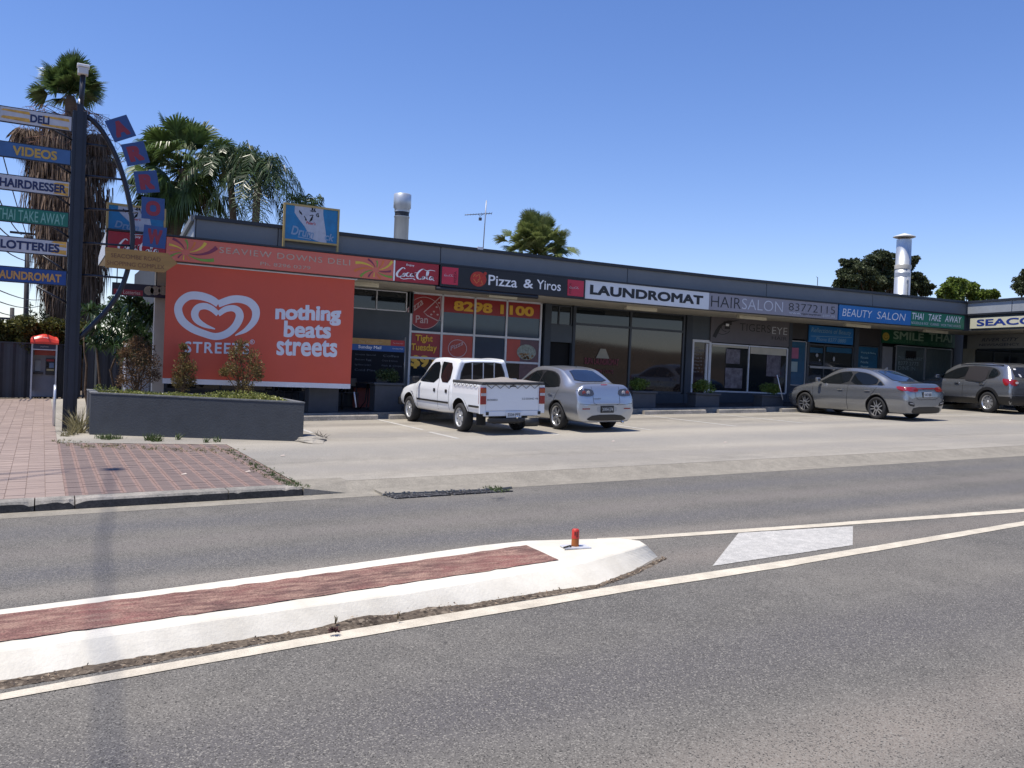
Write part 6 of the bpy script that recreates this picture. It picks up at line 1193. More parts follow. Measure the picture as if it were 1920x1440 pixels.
def patch(poly, tree, view, off=.004, grid=.07, it=2):
    """project a side/rear/top outline onto the body; view: 'L','R' (x,z) 'B' rear (y,z) 'T' top (x,y) 'F' front (y,z)"""
    if it: poly = rnd(poly, it)
    P = []
    for a, b in zip(poly, poly[1:]+poly[:1]):
        d = math.hypot(b[0]-a[0], b[1]-a[1]); n = max(1, int(d/grid)); P += [(a[0]+(b[0]-a[0])*i/n, a[1]+(b[1]-a[1])*i/n) for i in range(n)]
    nb_ = len(P); xs_ = [p[0] for p in P]; ys_ = [p[1] for p in P]; pts = [Vector(p) for p in P]
    x = min(xs_)+grid*.6
    while x < max(xs_):
        y = min(ys_)+grid*.55
        while y < max(ys_): pts.append(Vector((x, y))); y += grid
        x += grid
    r = geometry.delaunay_2d_cdt(pts, [(i, (i+1) % nb_) for i in range(nb_)], [list(range(nb_))], 1, 1e-5); q = MB(); ok = []
    for v in r[0]:
        if view in 'LR': s = 1 if view == 'L' else -1; o, d = Vector((v.x, 3*s, v.y)), Vector((0, -s, 0))
        elif view in 'BF': s = -1 if view == 'B' else 1; o, d = Vector((6*s, v.x, v.y)), Vector((-s, 0, 0))
        else: o, d = Vector((v.x, v.y, 4)), Vector((0, 0, -1))
        h = tree.ray_cast(o, d)
        if h[0] is None: ok.append(False); q.v.append(Vector((0, 0, 0)))
        else:
            nn = h[1] if h[1].dot(d) < 0 else -h[1]; ok.append(True); q.v.append(h[0]+(nn*.6-d*.4)*off)
    for f in r[2]:
        if all(ok[i] for i in f): q.f.append(list(f)); q.mi.append(0); q.sm.append(True)
    return q
def line(pts, tree, view, w=.010, off=.003):
    """panel gap: thin ribbon following the body"""
    q = MB(); C_ = []
    P = []
    for a, b in zip(pts, pts[1:]):
        n = max(1, int(math.hypot(b[0]-a[0], b[1]-a[1])/.06)); P += [(a[0]+(b[0]-a[0])*i/n, a[1]+(b[1]-a[1])*i/n) for i in range(n)]
    P.append(pts[-1])
    def hit(u, v):
        if view in 'LR': s = 1 if view == 'L' else -1; o, d = Vector((u, 3*s, v)), Vector((0, -s, 0))
        elif view in 'BF': s = -1 if view == 'B' else 1; o, d = Vector((6*s, u, v)), Vector((-s, 0, 0))
        else: o, d = Vector((u, v, 4)), Vector((0, 0, -1))
        h = tree.ray_cast(o, d); return None if h[0] is None else h[0]-d*off
    pr_ = None
    for i, p in enumerate(P):
        a = P[max(0, i-1)]; b = P[min(len(P)-1, i+1)]; d = Vector((b[0]-a[0], b[1]-a[1])); d = d.normalized() if d.length else Vector((1, 0)); n_ = Vector((-d.y, d.x))*w/2; h1, h2 = hit(p[0]+n_.x, p[1]+n_.y), hit(p[0]-n_.x, p[1]-n_.y)
        if h1 and h2 and pr_: q.add([pr_[0], pr_[1], h2, h1], [(0, 1, 2, 3)])
        pr_ = (h1, h2) if h1 and h2 else None
    return q
def carve(q, cuts):
    """closed loft minus wheel-well cylinders; returns an MB"""
    me = bpy.data.meshes.new('a'); me.from_pydata([tuple(v) for v in q.v], [], q.f); me.materials.append(seam); me.materials.append(wellm)
    b = bmesh.new(); b.from_mesh(me); bmesh.ops.recalc_face_normals(b, faces=b.faces); b.to_mesh(me); b.free(); o = bpy.data.objects.new('a', me); COL.objects.link(o); tmp = [o]
    for (x, z, r, y0, y1) in cuts:
        c = MB(); c.lathe([(0, y0), (r, y0), (r, y1), (0, y1)], (0, 1, 0), (x, 0, z), 40); m2 = bpy.data.meshes.new('c'); m2.from_pydata([tuple(v) for v in c.v], [], c.f); m2.materials.append(seam); m2.materials.append(wellm)
        b = bmesh.new(); b.from_mesh(m2); bmesh.ops.remove_doubles(b, verts=b.verts, dist=1e-5); bmesh.ops.recalc_face_normals(b, faces=b.faces)
        for f in b.faces: f.material_index = 1
        b.to_mesh(m2); b.free(); oc = bpy.data.objects.new('c', m2); COL.objects.link(oc); oc.hide_render = True; tmp.append(oc); md = o.modifiers.new('b', 'BOOLEAN'); md.operation = 'DIFFERENCE'; md.object = oc; md.solver = 'EXACT'
    dg = bpy.context.evaluated_depsgraph_get(); ev = o.evaluated_get(dg); m3 = ev.to_mesh(); r = MB(); r.v = [v.co.copy() for v in m3.vertices]; r.f = [list(p.vertices) for p in m3.polygons]; r.mi = [min(1, p.material_index) for p in m3.polygons]; r.sm = [p.material_index == 0 and len(p.vertices) < 12 for p in m3.polygons]; ev.to_mesh_clear()
    for t in tmp: bpy.data.objects.remove(t)
    return r
def wheel(par, x, side, track, R, rr, style, w=.2):
    """tyre, rim and spokes; side +1 = left (y>0)"""
    y = track/2*side; W_ = MB(); o = Vector((x, y, R)); ax = (0, side, 0)
    W_.lathe([(rr*.97, -w/2), (R*.93, -w/2), (R*.985, -w/2+.03), (R, -w/4), (R, w/4), (R*.985, w/2-.03), (R*.93, w/2), (rr*1.06, w/2), (rr, w/2-.015), (rr*.97, -w/2)], ax, o, 36); wh = W_.build('wheel', rub, par, local=True)
    q = MB(); q.lathe([(rr*1.03, w/2+.0), (rr*.94, w/2-.012), (rr*.90, w/2-.05), (rr*.88, -w/2+.02), (0, -w/2+.03)], ax, o, 36); q.build('rim', alloyd if style == 'five' else alloy if style != 'steel' else mat('steel_rim', (.42, .43, .44), .45, .4, .1, 9), wh, local=True)
    q = MB(); q.lathe([(rr*.9, .0), (0, .0)], ax, o, 24); q.build('brake_disc', alloyd, wh, local=True)
    q = MB(); n = {'steel': 6, 'cover9': 9, 'five': 5, 'seven': 7}[style]
    for k in range(n):
        a = 2*math.pi*k/n+.3; M = Matrix.Translation(o) @ Matrix.Rotation(a, 4, 'Y'); yo = side*(w/2-.02)
        def bar(u0, u1, h0, h1, t=.02, yy=yo, sh=0): q.add([M @ Vector(p) for p in ((h0[0], yy-side*.0, u0), (h0[1], yy, u0), (h1[1]+sh, yy-side*.005, u1), (h1[0]+sh, yy-side*.005, u1), (h0[0], yy-side*t, u0), (h0[1], yy-side*t, u0), (h1[1]+sh, yy-side*t, u1), (h1[0]+sh, yy-side*t, u1))], [(0, 1, 2, 3), (0, 4, 5, 1), (1, 5, 6, 2), (2, 6, 7, 3), (3, 7, 4, 0)])
        if style == 'five':
            bar(.03, rr*.95, (-.035, -.010), (-.062, -.034)); bar(.03, rr*.95, (.010, .035), (.034, .062)); bar(.02, rr*.35, (-.04, .04), (-.03, .03))
        elif style == 'steel': bar(.05, rr*.93, (-.045, .045), (-.055, .055), .03)
        elif style == 'cover9': bar(.03, rr*.97, (-.022, .022), (-.050, .050))
        else: bar(.03, rr*.95, (-.022, .022), (-.030, .030))
    q.build('spokes', alloy if style != 'steel' else MATS['steel_rim'], wh, local=True); q = MB(); q.lathe([(0, w/2+.0), (.03, w/2-.002), (.045 if style != 'steel' else .055, w/2-.012), (.05, w/2-.03)], ax, o, 16); q.build('hub_cap', alloy if style != 'five' else alloyd, wh, local=True)
def lip(par, x, r, R, tree, w=.035, m=btrim, off=.006):
    """arch lip following the body side"""
    for v in 'LR':
        P_ = [(x+r*math.cos(a), R+r*math.sin(a)) for a in [math.pi*(-.12+1.24*k/24) for k in range(25)]]; line(P_, tree, v, w, off).build('arch_lip', m, par, local=True)
def plate(par, c, w, h, s, m, tm, fr=None, tilt=0, nx=-1):
    x, y, z = c; P0 = MB().bbox(x-.01, x, y-w/2, y+w/2, z-h/2, z+h/2, .004).build('number_plate', m, par, local=True)
    q = MB(); put_text(q, s, (x-.013, y+w*.44, z-h*.32), (0, -w*.88, 0), (0, 0, h*.62), .012); q.build('lettering', tm, P0, local=True, fixn=False)
    if fr:
        q = MB(); q.bbox(x-.004, x+.004, y-w/2-.012, y+w/2+.012, z-h/2-.012, z+h/2+.012, .004); q.build('plate_surround', fr, P0, local=True)
def hatlr(par, q, name, m): return q.build(name, m, par, local=True, fixn=False)
def btxt(par, s, x, y0, y1, z0, z1, m, tree=None, bold=.01, shear=0):
    q = MB(); put_text(q, s, (0, y0, z0), (0, y1-y0, 0), (0, 0, z1-z0), bold, shear)
    if tree:
        for v in q.v:
            h = tree.ray_cast(Vector((-6, v.y, v.z)), Vector((1, 0, 0)))
            if h[0] is not None: v.x = h[0].x-.006
    else:
        for v in q.v: v.x = x
    return q.build('lettering', m, par, local=True, fixn=False)
def place(par, px, py, track, heading, R=.3):
    """rear-left tyre contact at a point on the forecourt; heading: angle of the nose from +X"""
    g = GP(px, py); u = Vector((math.cos(heading), math.sin(heading), 0)); l = Vector((-u.y, u.x, 0)); o = g-l*(track/2)
    X_a = Vector((u.x, u.y, GA*u.x+GB*u.y)).normalized(); nrm = Vector((-GA, -GB, 1)).normalized(); Y_a = nrm.cross(X_a); M = Matrix((X_a, Y_a, nrm)).transposed().to_4x4()
    par.rotation_euler = M.to_euler(); par.location = (o.x, o.y, gz(o.x, o.y, .002))
def mirror(par, x, y, z, m, s):
    q = MB(); q.bbox(x-.04, x+.07, y if s > 0 else y-.18, y+.18 if s > 0 else y, z, z+.13, .035); o = q.build('mirror', m, par, local=True)
def handle(par, x, z, tree, s, m):
    h = tree.ray_cast(Vector((x, 3*s, z)), Vector((0, -s, 0)))[0]; q = MB(); q.bbox(x-.09, x+.09, h.y-.0, h.y+.028*s, z-.014, z+.014, .009) if s > 0 else q.bbox(x-.09, x+.09, h.y-.028, h.y, z-.014, z+.014, .009); q.build('door_handle', m, par, local=True)
# ---------------- white crew cab ute
wp_ = carpaint('ute_white', (.72, .74, .76), 0, .3, .5); 
ute = thing('crew_cab_ute', 'white crew cab ute with grey tonneau cover parked nose to the shops', 'ute')
Lc = loft([(.44, .42, .70, .60, .76, .95, .77, 1.48, .60, 1.52), (.47, .40, .74, .60, .82, .96, .80, 1.52, .63, 1.575), (.60, .36, .78, .60, .835, .97, .815, 1.555, .645, 1.60), (1.2, .34, .79, .60, .84, .97, .82, 1.575, .65, 1.625), (1.75, .34, .79, .60, .84, .965, .82, 1.555, .64, 1.605), (2.05, .34, .79, .60, .84, .96, .82, 1.49, .62, 1.535), (2.42, .34, .79, .60, .84, .955, .82, 1.20, .66, 1.24), (2.68, .34, .79, .60, .84, .95, .80, 1.00, .72, 1.03), (2.85, .36, .79, .60, .84, .91, .79, .965, .70, .99), (3.3, .36, .79, .62, .84, .87, .77, .92, .66, .945), (3.62, .38, .77, .62, .81, .80, .74, .85, .62, .87), (3.80, .40, .70, .60, .74, .70, .66, .73, .55, .74), (3.84, .44, .62, .58, .66, .64, .60, .66, .5, .66)])
tr = bvh(Lc); WB = 3.02; RW = .318
bod = carve(Lc, [(WB, RW+.01, .43, .52, 1.2), (WB, RW+.01, .43, -1.2, -.52)]); bod.build('cab', [wp_, wellm], ute, local=True, fixn=False)
# tray
def tray_mb():
    q = MB(); X0, X1 = -1.02, .43; n = 16
    prof = lambda s: [(s*.70, .44), (s*.80, .47), (s*.835, .60), (s*.835, .85), (s*.82, 1.06), (s*.77, 1.10), (s*.74, 1.08)]
    ring = prof(-1)+prof(1)[::-1]; xs_ = [X0+(X1-X0)*i/n for i in range(n+1)]; k = len(ring); q.add([(x, y, z) for x in xs_ for y, z in ring], [(i*k+j, i*k+(j+1) % k, (i+1)*k+(j+1) % k, (i+1)*k+j) for i in range(n) for j in range(k)]+[tuple(range(k)), tuple(n*k+j for j in range(k-1, -1, -1))], 0, False); return q
Lt = tray_mb(); tt_ = bvh(Lt); trb = carve(Lt, [(0, RW+.01, .45, .50, 1.2), (0, RW+.01, .45, -1.2, -.50)]); trb.sm = [False]*len(trb.f); trb.build('tray', [wp_, wellm], ute, local=True, fixn=False)
for v in 'LR': 
    P_ = [(0+.455*math.cos(a), RW+.455*math.sin(a)) for a in [math.pi*(-.05+1.10*k/20) for k in range(21)]]; line(P_, tt_, v, .05, .022).build('wheel_flare', wp_, ute, local=True)
lip(ute, WB, .435, RW, tr, .03, wp_, .012)
def hat_(x0, x1, y0, y1, z0, z1, name, m, b=.012, par=ute): return MB().bbox(x0, x1, y0, y1, z0, z1, b).build(name, m, par, local=True)
tg = hat_(-1.05, -1.02, -.70, .70, .52, 1.085, 'tailgate', wp_, .01)
MB().box(-1.056, -1.05, -.08, .08, 1.035, 1.06).build('tailgate_handle', btrim, tg, local=True)
btxt(ute, 'RODEO', -1.056,   .66, .40, .735, .775, mat('badge_grey', (.16, .16, .17), .4), None, .012); btxt(ute, '3.2 DOHC V6', -1.056, -.24, -.67, .755, .795, MATS['badge_grey'], None, .012)
MB().box(-1.053, -1.0, -.845, -.705, .46, 1.07).build('corner_panel', wp_, ute, local=True); MB().box(-1.053, -1.0, .705, .845, .46, 1.07).build('corner_panel', wp_, ute, local=True)
for s in (1, -1):
    a, b = (.70, .842) if s > 0 else (-.842, -.70)
    tl = MB().bbox(-1.085, -.96, a, b, .66, 1.02, .012).build('tail_light', lampr, ute, local=True); MB().bbox(-1.088, -.958, a+.004, b-.004, .84, .90, .006).build('clear_lens', lampw, tl, local=True); MB().bbox(-1.0885, -.957, a+.004, b-.004, .902, 1.005, .006).build('amber_lens', lampo, tl, local=True)
hat_(-1.06, -1.0, -.74, .74, .405, .515, 'rear_panel', wp_, .01)
for y in (-.70, .66): hat_(-1.075, -1.05, y-.035, y+.035, .43, .50, 'rubber_stop', btrim, .006)
plate(ute, (-1.075, -.02, .435), .372, .107, 'S504·BFE', platew, platek, wp_)
hat_(-1.14, -1.05, -.62, .66, .27, .36, 'step_bar', btrim, .02); hat_(-1.05, -.85, -.45, .45, .24, .30, 'tow_frame', btrim, .01)
q = MB(); q.lathe([(0, .0), (.025, .0), (.028, .03), (.02, .06), (.012, .062)], (0, 0, 1), (-1.17, -.05, .36), 12); q.build('tow_ball', chrome, ute, local=True); hat_(-1.16, -1.10, -.30, -.27, .30, .35, 'reflector', chrome, .006)
q = MB(); q.tube([(-1.10, -.28, .27), (-1.10, -.62, .27)], .10, 14); q.build('spare_canister', btrim, ute, local=True)
q = MB(); q.lathe([(.33, -.10), (.345, -.09), (.345, .09), (.33, .10), (0, .10)], (0, 0, 1), (-.62, 0, .36), 24); q.build('spare_wheel', rub, ute, local=True)
for s in (1, -1): MB().box(-.56, -.54, .55*s-.12, .55*s+.12, .18, .5).build('mud_flap', rub, ute, local=True)
# tonneau cover: cloth with a ridge and one pole holding it up
q = MB(); nx_, ny_ = 16, 20; X0, X1 = -1.075, .45; vs = []
for i in range(nx_+1):
    for j in range(ny_+1):
        x = X0+(X1-X0)*i/nx_; y = -.79+1.58*j/ny_; fx = 1-abs((x+.35)/.80); fy = 1-abs(y+.12)/.75; hgt = .085*max(0, min(1, fx*1.15))**1.1*max(0, fy)**1.2; sag = -.012*math.sin(j*.9)*math.sin(i*.7); vs.append((x, y, 1.135+hgt+(sag if 0 < i < nx_ and 0 < j < ny_ else 0)))
q.add(vs, [(i*(ny_+1)+j, (i+1)*(ny_+1)+j, (i+1)*(ny_+1)+j+1, i*(ny_+1)+j+1) for i in range(nx_) for j in range(ny_)], 0, True); cov = q.build('tonneau_cover', mat('cover_grey', (.235, .215, .20), .8, 0, .12, 5, bump=.3, bscale=40), ute, local=True)
q = MB(); q.bbox(-1.09, .44, .765, .815, 1.08, 1.14, .015); q.bbox(-1.09, .44, -.815, -.765, 1.08, 1.14, .015); q.bbox(-1.10, -1.05, -.77, .77, 1.08, 1.14, .015); q.build('cover_hem', mat('hem_dark', (.05, .05, .052), .8, 0, .4, 20), cov, local=True)
q = MB(); P_ = []
for k in range(13): P_.append((-1.068, .68-.68*2*k/12, 1.08 if k % 2 == 0 else 1.0))
q.tube(P_, .0065, 5, 0, False); 
for s in (1, -1):
    P_ = [(-.9+1.25*k/12, s*.846, 1.09 if k % 2 == 0 else 1.02) for k in range(13)]; q.tube(P_, .0055, 5, 0, False)
q.build('elastic_rope', btrim, cov, local=True)
# windows
for v in 'LR':
    patch([(.63, 1.05), (.66, 1.50), (1.12, 1.53), (1.30, 1.53), (1.16, 1.06)], tr, v, .006, .07, 1).build('side_window', cglass, ute, local=True); patch([(1.26, 1.03), (1.36, 1.53), (1.88, 1.50), (2.44, 1.10), (2.46, 1.03)], tr, v, .006, .07, 1).build('side_window', cglass, ute, local=True)
    for P_ in ([(.60, .40), (.60, 1.0)], [(1.22, .36), (1.22, 1.0), (1.33, 1.54)], [(2.50, .40), (2.50, 1.0)]): line(P_, tr, v, .011).build('door_gap', seam, ute, local=True)
    line([(.60, .60), (2.5, .60)], tr, v, .045, .014).build('side_strip', btrim, ute, local=True); line([(-1.0, .60), (-.47, .60)], tt_, v, .045, .012).build('side_strip', btrim, ute, local=True)
    s = 1 if v == 'L' else -1
    for x in (.75, 1.42): 
        h_ = tr.ray_cast(Vector((x, 3*s, .86)), Vector((0, -s, 0)))[0]; hat_(x-.055, x+.055, min(h_.y, h_.y+.012*s), max(h_.y, h_.y+.012*s), .82, .90, 'door_handle', btrim, .006)
    mirror(ute, 2.36, .84*s, 1.02, btrim, s)
rwn = [(-.585, 1.14), (-.56, 1.30), (-.47, 1.50), (-.3, 1.525), (.3, 1.525), (.47, 1.50), (.56, 1.30), (.585, 1.14)]; hatlr(ute, patch([(a*1.07, 1.12+(b-1.14)*1.08) for a, b in rwn], tr, 'B', .006, .07, 0), 'window_rubber', btrim); rw_ = hatlr(ute, patch(rwn, tr, 'B', .012, .07, 0), 'rear_window', cglass)
q = MB()
for y in (-.30, .0, .30): q.box(.42, .435, y-.012, y+.012, 1.13, 1.52)
q.build('window_bars', mat('bar_grey', (.45, .46, .48), .4), rw_, local=True)
hatlr(ute, patch([(-.66, 1.06), (-.55, 1.47), (.55, 1.47), (.66, 1.06)], tr, 'F', .006, .08, 1), 'windscreen', cglass)
hat_(3.72, 3.92, -.80, .80, .38, .58, 'bull_bumper', btrim, .04)
for s in (1, -1): hatlr(ute, patch([(3.55, .66), (3.55, .80), (3.80, .74), (3.80, .64)], tr, 'L' if s > 0 else 'R', .006, .05, 1), 'headlight', lampw)
for x in (0, WB):
    for s in (1, -1): wheel(ute, x, s, 1.46, RW, .205, 'steel', .225)
# ---------------- generic sedan / hatch details
def sedan(name, label, cat, paintm, stations, WB, RW, rim, style, track, dlo, pillars, rwin, ws, gaps, handles, belt_trim=None, arch=.40, archm=seam, glassm=cglass, mirz=.98, mirx=None, roofm=None):
    c = thing(name, label, cat); L_ = loft(stations); t = bvh(L_); cut = [(x, RW+.005, arch, s0, s1) for x in (0, WB) for s0, s1 in ((.55, 1.3), (-1.3, -.55))]
    carve(L_, cut).build('body', [paintm, wellm], c, local=True, fixn=False)
    for x in (0, WB): lip(c, x, arch+.006, RW, t, .014, archm, .004)
    for v in 'LR':
        s = 1 if v == 'L' else -1
        hatlr(c, patch([(a, b) for a, b in dlo], t, v, .004, .06, 1), 'window_surround', btrim)
        for i, wnd in enumerate(pillars): hatlr(c, patch(wnd, t, v, .009, .06, 1), 'side_window', glassm)
        for g in gaps: line(g, t, v, .012).build('door_gap', seam, c, local=True)
        for hx, hz in handles: handle(c, hx, hz, t, s, chrome)
        if mirx: mirror(c, mirx, (.83 if s > 0 else -.83)*track/1.53, mirz, paintm, s)
    hatlr(c, patch([(a*1.05, rwin[0][1]+(b-rwin[0][1])*1.06-.012) for a, b in rwin], t, 'B', .004, .06, 1), 'window_surround', btrim); hatlr(c, patch(rwin, t, 'B', .010, .06, 1), 'rear_window', cglassb); hatlr(c, patch(ws, t, 'F', .006, .08, 1), 'windscreen', cglass)
    for x in (0, WB):
        for s in (1, -1): wheel(c, x, s, track, RW, rim, style, .205)
    return c, t
# ---------------- silver small sedan
silv = mat('paint_silver', (.42, .44, .47), .30, .75, .03, 60, coat=.7)
mz, tm_ = sedan('silver_sedan', 'silver small sedan with dark tail lamps parked right of the white ute', 'car', silv,
 [(-.985, .38, .50, .48, .62, .60, .60, .64, .5, .65), (-.965, .28, .66, .46, .76, .66, .73, .70, .62, .71), (-.93, .23, .74, .46, .85, .74, .82, .84, .70, .86), (-.88, .22, .76, .48, .865, .84, .83, .98, .68, 1.01), (-.80, .22, .77, .50, .872, .92, .82, 1.045, .66, 1.08), (-.60, .22, .78, .54, .875, .94, .81, 1.055, .615, 1.09), (-.36, .22, .78, .55, .877, .94, .815, 1.075, .635, 1.115), (-.05, .22, .78, .55, .877, .93, .82, 1.22, .61, 1.26), (.30, .20, .78, .52, .877, .92, .82, 1.345, .575, 1.40), (.80, .19, .78, .50, .877, .91, .82, 1.395, .56, 1.458), (1.30, .19, .78, .50, .877, .90, .82, 1.39, .56, 1.455), (1.70, .19, .78, .50, .877, .89, .82, 1.31, .57, 1.375), (2.10, .19, .78, .50, .875, .88, .81, 1.12, .60, 1.17), (2.45, .20, .78, .50, .87, .86, .80, .95, .64, .99), (2.80, .21, .77, .52, .865, .82, .78, .88, .62, .91), (3.20, .22, .74, .50, .84, .72, .72, .78, .56, .81), (3.42, .25, .62, .45, .74, .60, .64, .66, .5, .68), (3.50, .32, .48, .42, .56, .52, .5, .55, .4, .56)],
 2.64, .315, .225, 'seven', 1.53, [(-.02, .955), (.05, 1.12), (.26, 1.27), (.55, 1.345), (1.05, 1.365), (1.50, 1.32), (2.25, .945)], [[(.02, .97), (.09, 1.10), (.28, 1.25), (.55, 1.325), (.93, 1.345), (1.0, .965)], [(1.07, .965), (1.0, 1.345), (1.45, 1.30), (2.15, .955)]],
 [(-.50, 1.125), (-.40, 1.27), (-.34, 1.375), (.34, 1.375), (.40, 1.27), (.50, 1.125)], [(-.60, .99), (-.48, 1.32), (.48, 1.32), (.60, .99)], [[(1.04, .24), (1.04, .95)], [(.22, .55), (-.03, .93)], [(2.2, .30), (2.3, .9)]], [(.30, .80), (1.28, .79)], mirx=2.05, arch=.365)
for s in (1, -1):
    pts_ = [(.36*s, .84), (.40*s, .965), (.68*s, .99), (.85*s, .92), (.84*s, .83), (.52*s, .80)]; o = hatlr(mz, patch(pts_, tm_, 'B', .006, .05, 1), 'tail_light', lampd)
    for y in (.54, .67):
        h_ = tm_.ray_cast(Vector((-6, y*s, .89)), Vector((1, 0, 0)))[0]; q = MB(); q.lathe([(.048, 0), (.050, .010), (.038, .012), (.036, .006), (0, .008)], (-1, 0, 0), h_+Vector((-.004, 0, 0)), 20); q.build('round_lens', lampw if y < .6 else lampr, o, local=True)
    hatlr(mz, patch([(.52*s, .52), (.52*s, .545), (.74*s, .545), (.74*s, .52)], tm_, 'B', .006, .05, 0), 'reflector', lampr)
for P_ in ([(-.42, 1.03), (-.40, .66), (-.3, .62), (.3, .62), (.40, .66), (.42, 1.03)], [(-.8, .645), (-.44, .62), (.44, .62), (.8, .645)]): line(P_, tm_, 'B', .009).build('boot_gap', seam, mz, local=True)
hatlr(mz, patch([(-.62, .30), (-.40, .40), (.40, .40), (.62, .30), (.5, .26), (-.5, .26)], tm_, 'B', .008, .06, 1), 'lower_bumper', btrim)
hatlr(mz, patch([(-.30, .44), (-.30, .60), (.30, .60), (.30, .44)], tm_, 'B', .003, .05, 1), 'plate_recess', mat('silver_shadow', (.33, .35, .38), .35, .7, .05, 30), )
plate(mz, (-1.0, -.0, .52), .372, .134, 'XWH·374', platek, mat('plate_grey_white', (.50, .52, .52), .5), btrim); btxt(mz, 'mazda3', 0, .40, .18, .745, .775, MATS['badge_grey'], tm_, .01, .2)
q = MB(); q.tube([(.42, 0, 1.41), (.36, 0, 1.49)], .006, 5); q.build('roof_aerial', btrim, mz, local=True); hatlr(mz, patch([(-.10, 1.06), (-.09, 1.075), (.09, 1.075), (.10, 1.06)], tm_, 'B', .006, .05, 0), 'brake_light', lampr)
q = MB(); q.tube([(-.93, -.5, .23), (-1.0, -.5, .22)], .03, 8); q.build('exhaust', chrome, mz, local=True)
# ---------------- grey fastback sedan
gry = mat('paint_graphite', (.25, .262, .28), .24, .7, .03, 60, coat=.8)
ki, tk = sedan('grey_sedan', 'graphite grey fastback sedan with full width red tail lights and twin spoke alloys', 'car', gry,
 [(-1.06, .42, .55, .52, .66, .62, .66, .66, .55, .67), (-1.04, .30, .70, .50, .80, .72, .77, .80, .66, .82), (-1.00, .22, .76, .50, .86, .82, .82, .92, .66, .945), (-.93, .20, .79, .52, .885, .90, .83, 1.0, .64, 1.03), (-.80, .19, .80, .55, .895, .94, .835, 1.015, .64, 1.045), (-.55, .19, .80, .56, .90, .94, .835, 1.02, .645, 1.055), (-.30, .18, .80, .55, .90, .93, .84, 1.07, .635, 1.115), (.05, .17, .80, .52, .90, .92, .84, 1.20, .61, 1.25), (.50, .16, .80, .50, .90, .91, .84, 1.325, .575, 1.385), (1.0, .16, .80, .50, .90, .90, .84, 1.37, .56, 1.432), (1.45, .16, .80, .50, .90, .89, .84, 1.355, .56, 1.42), (1.85, .16, .80, .50, .90, .88, .84, 1.25, .58, 1.315), (2.25, .16, .80, .50, .895, .87, .83, 1.06, .62, 1.11), (2.60, .17, .80, .52, .89, .85, .82, .93, .66, .965), (3.0, .18, .79, .54, .885, .80, .79, .86, .64, .89), (3.35, .20, .74, .50, .84, .70, .72, .76, .58, .79), (3.52, .24, .60, .44, .72, .58, .62, .64, .5, .66), (3.58, .32, .48, .42, .56, .50, .5, .54, .4, .55)],
 2.70, .318, .232, 'five', 1.56, [(-.26, .945), (-.12, 1.03), (.12, 1.16), (.50, 1.29), (1.05, 1.335), (1.50, 1.30), (1.80, 1.20), (2.38, .93)], [[(-.19, .955), (-.06, 1.045), (.0, 1.07), (.04, .955)], [(.08, .955), (.05, 1.10), (.20, 1.17), (.52, 1.275), (.95, 1.315), (1.02, .95)], [(1.09, .95), (1.02, 1.315), (1.50, 1.28), (1.78, 1.18), (2.28, .94)]],
 [(-.53, 1.08), (-.44, 1.24), (-.37, 1.355), (.37, 1.355), (.44, 1.24), (.53, 1.08)], [(-.64, .96), (-.50, 1.32), (.50, 1.32), (.64, .96)], [[(1.055, .22), (1.055, .94)], [(.28, .55), (.02, .90)], [(2.3, .28), (2.42, .88)]], [(.34, .80), (1.32, .79)], mirx=2.12, arch=.375)
for s in (1, -1):
    hatlr(ki, patch([(.40*s, .83), (.40*s, .935), (.70*s, .945), (.86*s, .93), (.865*s, .86), (.72*s, .815), (.52*s, .80)], tk, 'B', .008, .05, 1), 'tail_light', lampr); hatlr(ki, patch([(-.99, .84), (-.99, .93), (-.72, .955), (-.62, .945), (-.70, .88), (-.85, .83)], tk, 'L' if s > 0 else 'R', .008, .05, 1), 'tail_light', lampr)
    hatlr(ki, patch([(.55*s, .40), (.60*s, .52), (.84*s, .56), (.80*s, .44)], tk, 'B', .006, .05, 1), 'bumper_vent', btrim); hatlr(ki, patch([(.62*s, .475), (.62*s, .495), (.78*s, .515), (.78*s, .495)], tk, 'B', .012, .05, 0), 'reflector', lampw)
hatlr(ki, patch([(-.42, .885), (-.42, .915), (.42, .915), (.42, .885)], tk, 'B', .008, .06, 0), 'light_bar', lampr)
hatlr(ki, patch([(-.66, .25), (-.60, .40), (.60, .40), (.66, .25), (.5, .21), (-.5, .21)], tk, 'B', .010, .06, 1), 'diffuser', btrim)
for P_ in ([(-.56, 1.0), (-.52, .66), (-.40, .60), (.40, .60), (.52, .66), (.56, 1.0)],): line(P_, tk, 'B', .010).build('boot_gap', seam, ki, local=True)
plate(ki, (-1.075, .0, .735), .372, .134, 'S447·BBB', platew, platek, btrim)
q = MB(); q.add([(.42, -.012, 1.39), (.42, .012, 1.39), (.32, .008, 1.47), (.32, -.008, 1.47), (.28, 0, 1.38)], [(0, 1, 2, 3), (1, 4, 2), (0, 3, 4), (2, 4, 3)]); q.build('shark_fin', gry, ki, local=True)
for s in (1, -1): hatlr(ki, patch([(3.1, .70), (3.12, .78), (3.36, .72), (3.42, .64)], tk, 'L' if s > 0 else 'R', .006, .05, 1), 'headlight', lampd)
